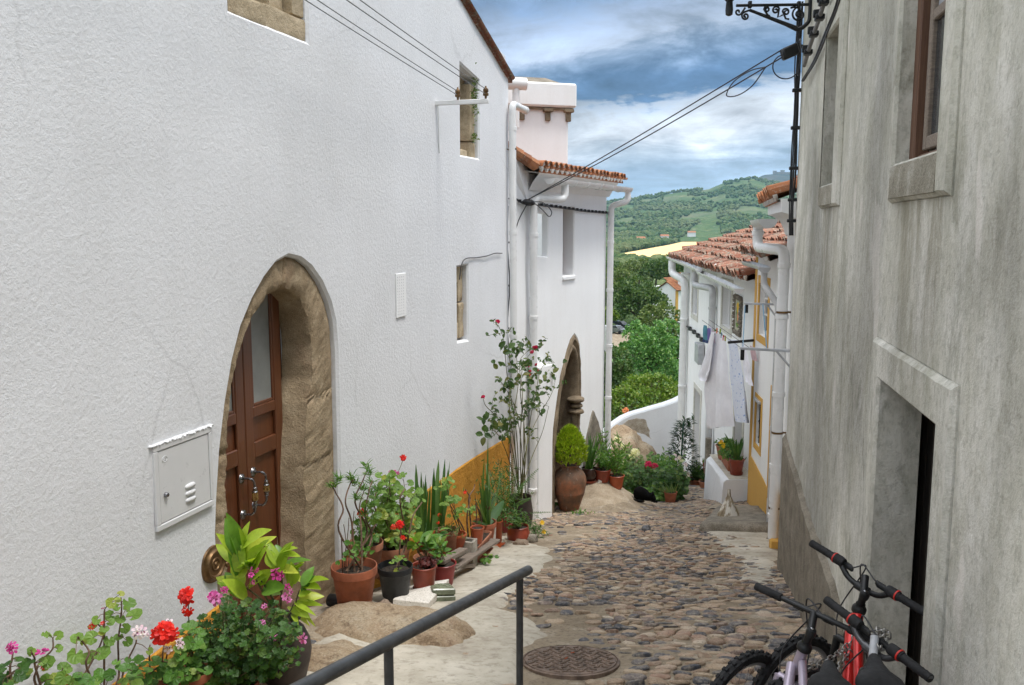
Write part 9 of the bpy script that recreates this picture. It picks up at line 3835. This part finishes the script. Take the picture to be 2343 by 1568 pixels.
 def bush(label, u, v, ru, rv, y, mat, leaf, size, n_, flowers=(), per=10, name='bush', group='bushes in the street bed', lobes=0, dep=.5):
  c = at(u,v,y)
  s = (c.y * CP - c.z * SP) / FPX
  base = V((c.x,c.y,H(c.x,c.y)))
  r = thing(name, label, 'bush', base, group)
  tips = []
  while len(tips) < n_ * 1.6:
   q = V((rnd.uniform(-1,1),rnd.uniform(-1,1),rnd.uniform(-1,1)))
   if q.length < 1 and q.length > .3:
    k = 1 + .22 * noise.noise(q * 2 + V((u,v,0)))
    tips.append(c + V((q.x * ru * s * k,q.y * dep,q.z * rv * s * k)))
  leafy(r, base, tips, leaf, size, per, mat, 'stem', rnd, .45, .005, 1.2, 0, None, lobes)
  for (fu,fv,rr,mt,nf) in flowers:
   flowerhead(r,at(fu,fv,y - dep * .9),rr,M[mt],rnd,nf)
  return r
 bush('pale leaved shrub with cream flower heads in front of the tan boulder', 1434, 1058, 44, 42, 17.2, 'lf_pale', 'leaf', .045, 34,
   ((1411, 1008, .09, 'pt_cream', 9), (1424, 1020, .06, 'pt_cream', 6), (1452, 1036, .11, 'pt_cream', 10), (1440, 1046, .07, 'pt_cream', 7), (1425, 1060, .05, 'pt_cream', 5)), 10)
 bush('dark ferny bush nearest the sleeping cat', 1462, 1098, 42, 40, 16.4, 'lf_dark', 'round', .05, 44, (), 9, lobes=.35)
 bush('leafy green bush with a bright pink flower right of the boulder', 1492, 1078, 42, 40, 17.0, 'lf_mid', 'round', .05, 40, ((1483, 1065, .10, 'pt_crimson', 12), (1497, 1068, .08, 'pt_crimson', 8)), 9, lobes=.3)
 bush('broad dark geranium bush at the right end of the street bed', 1534, 1106, 44, 46, 16.0, 'lf_dark', 'round', .058, 56, ((1568, 1064, .05, 'pt_white', 4),), 9, lobes=.2)
 bush('upright green shrub with white daisies before the garden wall', 1530, 1056, 40, 34, 17.6, 'lf_mid', 'leaf', .045, 36,
   ((1543, 1043, .05, 'pt_white', 5), (1552, 1047, .06, 'pt_white', 5), (1547, 1052, .05, 'pt_white', 4), (1560, 1056, .05, 'pt_cream', 4), (1506, 1042, .04, 'lf_mid', 3)), 9)
 bush('low spreading green plant behind the cat', 1500, 1124, 36, 24, 15.9, 'lf_mid', 'round', .045, 30, (), 8, lobes=.3)
 p = gp(1533,1150)
 s = sc_(p)
 r = thing('potted_plant', 'sprawling yellowish plant in a small terracotta pot at the foot of the bushes', 'potted plant', p)
 top = pot(r, p, 15 * s, 11 * s, 26 * s, M['terracotta'], 'plain')
 fm = MB()
 for k in range(36):
  blade(fm,top + V((rnd.gauss(-.05,.08),rnd.gauss(0,.05),0)),V((rnd.uniform(-1.4,.6),rnd.uniform(-.6,.3),.8)),rnd.uniform(.12,.25),.014,V((0,-1,.3)),rnd.uniform(.4,1.4),5)
 fm.obj('foliage', M['lf_pale'], r, None, False)
 y = 19.6
 c = at(1556,1060,y)
 base = V((c.x,c.y,H(c.x,c.y)))
 r = thing('climbing_conifer', 'dark feathery conifer trained up a green pole by the laundry house door', 'shrub', base)
 m = MB()
 tp = at(1563,967,y)
 m.tube([base,tp],.018,8)
 m.obj('pole', M['green_pole'], r)
 fm = MB()
 for k in range(420):
  t = rnd.random() ** 1.3
  q = base.lerp(tp,t)
  a = rnd.uniform(0,6.28)
  rr = (1 - t) ** .8 * .46 * rnd.uniform(.4,1) + .06
  q = q + V((rr * math.cos(a),rr * math.sin(a) * .8,rnd.uniform(-.05,.05)))
  d = V((math.cos(a),math.sin(a),.15))
  for w_ in range(4):
   blade(fm,q + rvec(rnd) * .03,d + rvec(rnd) * .5,rnd.uniform(.08,.17),.03,V((0,0,1)),.4,2)
 for k in range(20):
  blade(fm,tp + V((rnd.uniform(0,.25),0,rnd.uniform(-.05,.1))),V((rnd.uniform(-.3,1),rnd.uniform(-.5,.5),rnd.uniform(-.4,.6))),.15,.05,V((0,0,1)),.5,3)
 fm.obj('foliage', M['lf_cypress'], r, None, False)

 PB = 'potted plants by the masonry bench'
 y = 17.1
 def stand(u, vb, vt, hw, mat, label, style='plain', saucer=False, yy=None, gnd=True, name='potted_plant'):
  p = gp(u,vb) if gnd else at(u,vb,yy)
  s = sc_(p)
  r = thing(name, label, 'potted plant', p, PB)
  top = pot(r,p,hw * s,hw * .74 * s,(vb - vt) * s,M[mat],style,True,hw * .8 * s if saucer else None)
  return r,top,s,p
 p0 = gp(1621,1112)
 s0 = sc_(p0)
 pz = at(1621,1086,p0.y)
 st = thing('pot_stand', 'dark metal plant stand holding the red pot left of the bench', 'stand', p0)
 m = MB()
 for a in range(4):
  e = V((.09 * math.cos(a * 1.57 + .78),.09 * math.sin(a * 1.57 + .78),0))
  m.tube([p0 + e * 1.2,V((p0.x,p0.y,pz.z)) + e],.012,6)
 m.lathe([(.12,-.012),(.12,0),(0,0)],V((p0.x,p0.y,pz.z)),20)
 m.obj('stand_frame', M['black_iron'], st)
 r = thing('potted_plant', 'short green spiky plant in the red pot on the metal stand', 'potted plant', V((p0.x, p0.y, pz.z + .012)), PB)
 top = pot(r, V((p0.x, p0.y, pz.z + .016)), 16 * s0, 12 * s0, 29 * s0, M['red_pot'], 'plain', True, 12 * s0)
 fm = MB()
 for k in range(70):
  blade(fm,top + V((rnd.gauss(0,.05),rnd.gauss(0,.05),0)),V((rnd.uniform(-.5,.5),rnd.uniform(-.5,.5),1)),rnd.uniform(.08,.22),.02,V((0,-1,.2)),.4,4)
 fm.obj('foliage', M['lf_mid'], r, None, False)
 r, top, s, p = stand(1592, 1109, 1095, 18, 'terracotta', 'leafy dark plant in a shallow terracotta bowl left of the plant stand', 'bowl')
 leafy(r, top, ellips_tips(top + V((0, 0, .26)), .24, .2, .24, 40, rnd), 'leaf', .035, 9, 'lf_dark', 'stem', rnd, .6, .004)
 r, top, s, p = stand(1610, 1117, 1100, 12, 'terracotta_old', 'small dark plant in a low brown pot under the metal stand')
 leafy(r, top, ellips_tips(top + V((0, 0, .12)), .12, .1, .12, 16, rnd), 'leaf', .025, 8, 'lf_dark', 'stem', rnd, .6, .003)
 def bench(a,d):
  q = FC.w(a,0,d)
  return V((q.x,q.y,-4.16 - (a - .05) * .06 + .02))
 q = bench(.45,.26)
 s = sc_(q)
 r = thing('potted_palm', 'stiff sword leaved palm in a brown pot with saucer, near end of the bench', 'potted plant', q, PB)
 top = pot(r, q, 17 * s, 12 * s, 36 * s, M['red_pot'], 'plain', True, 14 * s)
 fm = MB()
 for (u,v) in ((1658,990),(1672,1000),(1682,1005),(1700,998),(1690,1012),(1664,1010),(1704,1010),(1696,1000),(1676,1022),(1688,1022)):
  e = at(u,v,q.y + rnd.uniform(-.2,.2))
  d = e - top
  blade(fm, top, d.normalized() + V((0, 0, .1)), d.length, .05, V((rnd.uniform(-1, 1), -1, .2)), .25, 6, 'sword')
 for k in range(40):
  blade(fm,top + V((rnd.gauss(0,.06),rnd.gauss(0,.05),0)),V((rnd.uniform(-1,1),rnd.uniform(-1,1),.9)),rnd.uniform(.05,.12),.02,V((0,-1,.2)),.5,3)
 fm.obj('foliage', M['lf_blade'], r, 40, False)
 flowerhead(r, at(1700, 1055, q.y - .05), .03, M['pt_orange'], rnd, 5)
 q = bench(1.05,.26)
 r = thing('trough_planter', 'long brown trough planter with trailing green plants and yellow pansies on the bench', 'planter', q, PB)
 t_,n_ = FC.tan(1),FC.nrm(1)
 m = MB()
 m.bevbox(q + V((0,0,.10)),t_ * .36,n_ * .10,V((0,0,.10)),.015)
 m.obj('pot', M['terracotta'], r, 40)
 m = MB()
 m.bevbox(q + V((0,0,.2)),t_ * .33,n_ * .08,V((0,0,.006)),.002)
 m.obj('soil', M['soil'], r)
 tips = [q + t_ * rnd.uniform(-.36,.36) + n_ * rnd.uniform(-.08,.16) + V((0,0,rnd.uniform(.16,.34))) for k in range(46)]
 fm = MB()
 for c in tips:
  for k in range(9):
   blade(fm,c + rvec(rnd) * .03,rvec(rnd) + V((0,0,.3)),.06,.025,V((0,-.3,1)),.5,3)
 fm.obj('foliage', M['lf_mid'], r, None, False)
 for k in range(7):
  flowerhead(r, q + t_ * (.1 + rnd.uniform(-.2, .3)) + n_ * .12 + V((0, 0, .36 + rnd.uniform(-.03, .05))), .035, M['pt_yellow'], rnd, 2)
 q = bench(1.72,.22)
 r = thing('potted_plant', 'rusty round pot with spilling green plant at the far end of the bench', 'potted plant', q, PB)
 top = pot(r, q, .19, .14, .26, M['terracotta_old'], 'plain')
 leafy(r, top, ellips_tips(top + V((0, 0, .06)), .22, .2, .14, 24, rnd), 'leaf', .03, 8, 'lf_mid', 'stem', rnd, .6, .003)
 c = at(1440,935,27)
 base = V((c.x,c.y,T(c.x,c.y)))
 r = thing('flowering_shrub', 'dark shrub with salmon orange flowers just over the garden wall', 'shrub', base)
 tips = [c + V((rnd.gauss(-.3,.8),rnd.gauss(0,.5),rnd.gauss(-.3,.45))) for k in range(80)]
 leafy(r, base, tips, 'leaf', .06, 9, 'lf_dark', 'bark', rnd, .35, .012)
 for (u,v,rr) in ((1430,940,.12),(1436,950,.08),(1447,948,.06)):
  flowerhead(r, at(u, v, 26.3), rr, M['pt_orange'], rnd, 12)

M['green_pole'] = simple('green painted pole', (.01, .10, .05), .4)
build_mid()

# ================================================================== TREES BELOW THE VILLAGE
def tree(name,label,u,vtop,vbot,ru,y,mat,seed,nclump=46,leaf=.30,shape=1.0,group=None,dens_=46):
 """broad crown between picture rows vtop and vbot, ru half width; trunk down to the slope"""
 rnd = random.Random(seed)
 ctr = at(u,(vtop + vbot) / 2,y)
 s = (ctr.y * CP - ctr.z * SP) / FPX
 rx = ru * s
 rz = (vbot - vtop) / 2 * s
 g = T(ctr.x,ctr.y)
 base = V((ctr.x,ctr.y,g))
 r = thing(name, label, 'tree', base, group)
 tm = MB()
 th = max(.8,ctr.z - rz * .5 - g)
 tr = rx * .075
 trunk = [base - V((0,0,.4)),base + V((rnd.uniform(-.1,.1) * rx,0,th * .5)),base + V((rnd.uniform(-.1,.1) * rx,rnd.uniform(-.1,.1) * rx,th)),V((ctr.x,ctr.y,ctr.z + rz * .4))]
 tm.tube(smooth_path(trunk,4),[tr * (1.25 - .9 * i / 12) for i in range(13)],8)
 fm = MB()
 fork = trunk[2]
 clumps = []
 for k in range(int(nclump * 2.4)):
  v = rvec(rnd)
  if v.z < -.55:
   v.z *= -.5
  f = rnd.uniform(.80,1.0) if k % 5 else rnd.uniform(.35,.70)
  e = 1 + .16 * noise.noise(v * 1.7 + V((seed,0,0)))
  c = ctr + V((v.x * rx * f * e,v.y * rx * f * e,v.z * rz * f * e * (shape if v.z > 0 else 1)))
  clumps.append(c)
  if k % 8 == 0:
   tm.tube(smooth_path([fork,fork.lerp(c,.5) + V((0,0,rz * .12)),c],3),[tr * .45,tr * .4,tr * .36,tr * .3,tr * .25,tr * .2,tr * .15],5)
 cr = rx * .175
 for c in clumps:
  rr = cr * rnd.uniform(.7,1.2)
  outv = (c - ctr)
  outv = V((outv.x / rx,outv.y / rx,outv.z / rz + .35))
  outv = outv.normalized() if outv.length > .05 else V((0,0,1))
  for k in range(int(dens_ * .62)):
   v = rvec(rnd)
   if v.dot(outv) < -.1 and rnd.random() < .75:
    v = v - outv * 2 * v.dot(outv)
   q = c + V((v.x,v.y,v.z * .85)) * rr * rnd.uniform(.55,1.0)
   d = (v * .9 + rvec(rnd) * .6 + V((0,0,-.05))).normalized()
   nn = (v + rvec(rnd) * .6).normalized()
   L = leaf * rnd.uniform(.7,1.3)
   sd_ = d.cross(nn)
   sd_ = sd_.normalized() if sd_.length > .01 else d.orthogonal().normalized()
   fm.add([q,q + d * L * .5 + sd_ * L * .36,q + d * L - nn * L * .2,q + d * L * .5 - sd_ * L * .36],[[0,1,2,3]])
 tm.obj('trunk', M['bark'], r, 60)
 fm.obj('crown', M[mat], r, None, False)
 return r

def build_trees():
 G_ = 'trees below the village'
 tree('broadleaf_tree', 'large round dark green tree left of the cottage roof', 1456, 640, 755, 64, 122, 'lf_t_dark', 1, 64, .42, 1, G_, 60)
 tree('broadleaf_tree', 'dark tree half hidden by the white house corner, above the parked cars', 1392, 668, 745, 40, 125, 'lf_t_dark', 2, 46, .40, 1, G_, 52)
 tree('broadleaf_tree', 'rounded olive tree further back, above the dark round tree', 1408, 612, 690, 48, 165, 'lf_t_olive', 3, 46, .48, 1, G_, 52)
 tree('broadleaf_tree', 'olive topped tree right of the dark round tree, under the cottage wall', 1508, 693, 850, 58, 96, 'lf_t_olive', 4, 60, .34, 1, G_, 60)
 tree('broadleaf_tree', 'bright green domed tree in the middle of the gap between the houses', 1476, 738, 905, 67, 70, 'lf_t_green', 5, 80, .25, 1, G_, 66)
 tree('broadleaf_tree', 'green tree touching the laundry house wall, right of the bright dome', 1538, 735, 915, 46, 80, 'lf_t_green', 6, 50, .28, 1, G_, 56)
 tree('broadleaf_tree', 'very dark tree low against the white house corner', 1392, 790, 960, 58, 46, 'lf_t_dark', 7, 70, .17, 1, G_, 66)
 tree('broadleaf_tree', 'yellow green loose tree just above the garden wall', 1488, 855, 985, 82, 40, 'lf_t_lime', 8, 90, .15, .9, G_, 66)
 tree('broadleaf_tree', 'small yellow green tree between the dark tree and the wall top', 1425, 880, 990, 50, 35, 'lf_t_lime', 9, 56, .13, .9, G_, 60)
 tree('broadleaf_tree', 'dark green tree behind the cottage', 1530, 590, 640, 42, 190, 'lf_t_dark', 10, 40, .55, 1, G_, 48)
 tree('broadleaf_tree', 'grey green olive tree in the row beyond the round olive tree', 1462, 598, 642, 44, 215, 'lf_t_olive', 11, 40, .55, 1, G_, 48)
 tree('broadleaf_tree', 'pale green tree leaning out left of the dark round tree', 1394, 705, 745, 20, 118, 'lf_t_lime', 12, 28, .3, 1, G_, 46)
 tree('broadleaf_tree', 'dark green round tree below the straw field at the white house corner', 1400, 598, 640, 34, 260, 'lf_t_dark', 13, 34, .6, 1, G_, 46)
 tree('broadleaf_tree', 'dark tree between the straw field and the cottage roof', 1500, 606, 650, 40, 205, 'lf_t_dark', 14, 36, .6, 1, G_, 46)

build_trees()

# ================================================================== AIR
def build_haze():
 m = bpy.data.materials.new('haze')
 m.use_nodes = True
 nt = m.node_tree
 for n_ in list(nt.nodes):
  if n_.type == 'BSDF_PRINCIPLED':
   nt.nodes.remove(n_)
 pv = nt.nodes.new('ShaderNodeVolumePrincipled')
 pv.inputs['Color'].default_value = (.42, .74, 1.0, 1)
 pv.inputs['Density'].default_value = HAZE
 pv.inputs['Anisotropy'].default_value = .3
 out = [n_ for n_ in nt.nodes if n_.type == 'OUTPUT_MATERIAL'][0]
 nt.links.new(pv.outputs[0], out.inputs['Volume'])
 mb = MB()
 mb.box((0,0,150),(10500,0,0),(0,10500,0),(0,0,320))
 o = mb.obj('haze', m, None, None, True, (0, 0, 0))
 o['kind'] = 'stuff'

HAZE = 0.000075
build_haze()
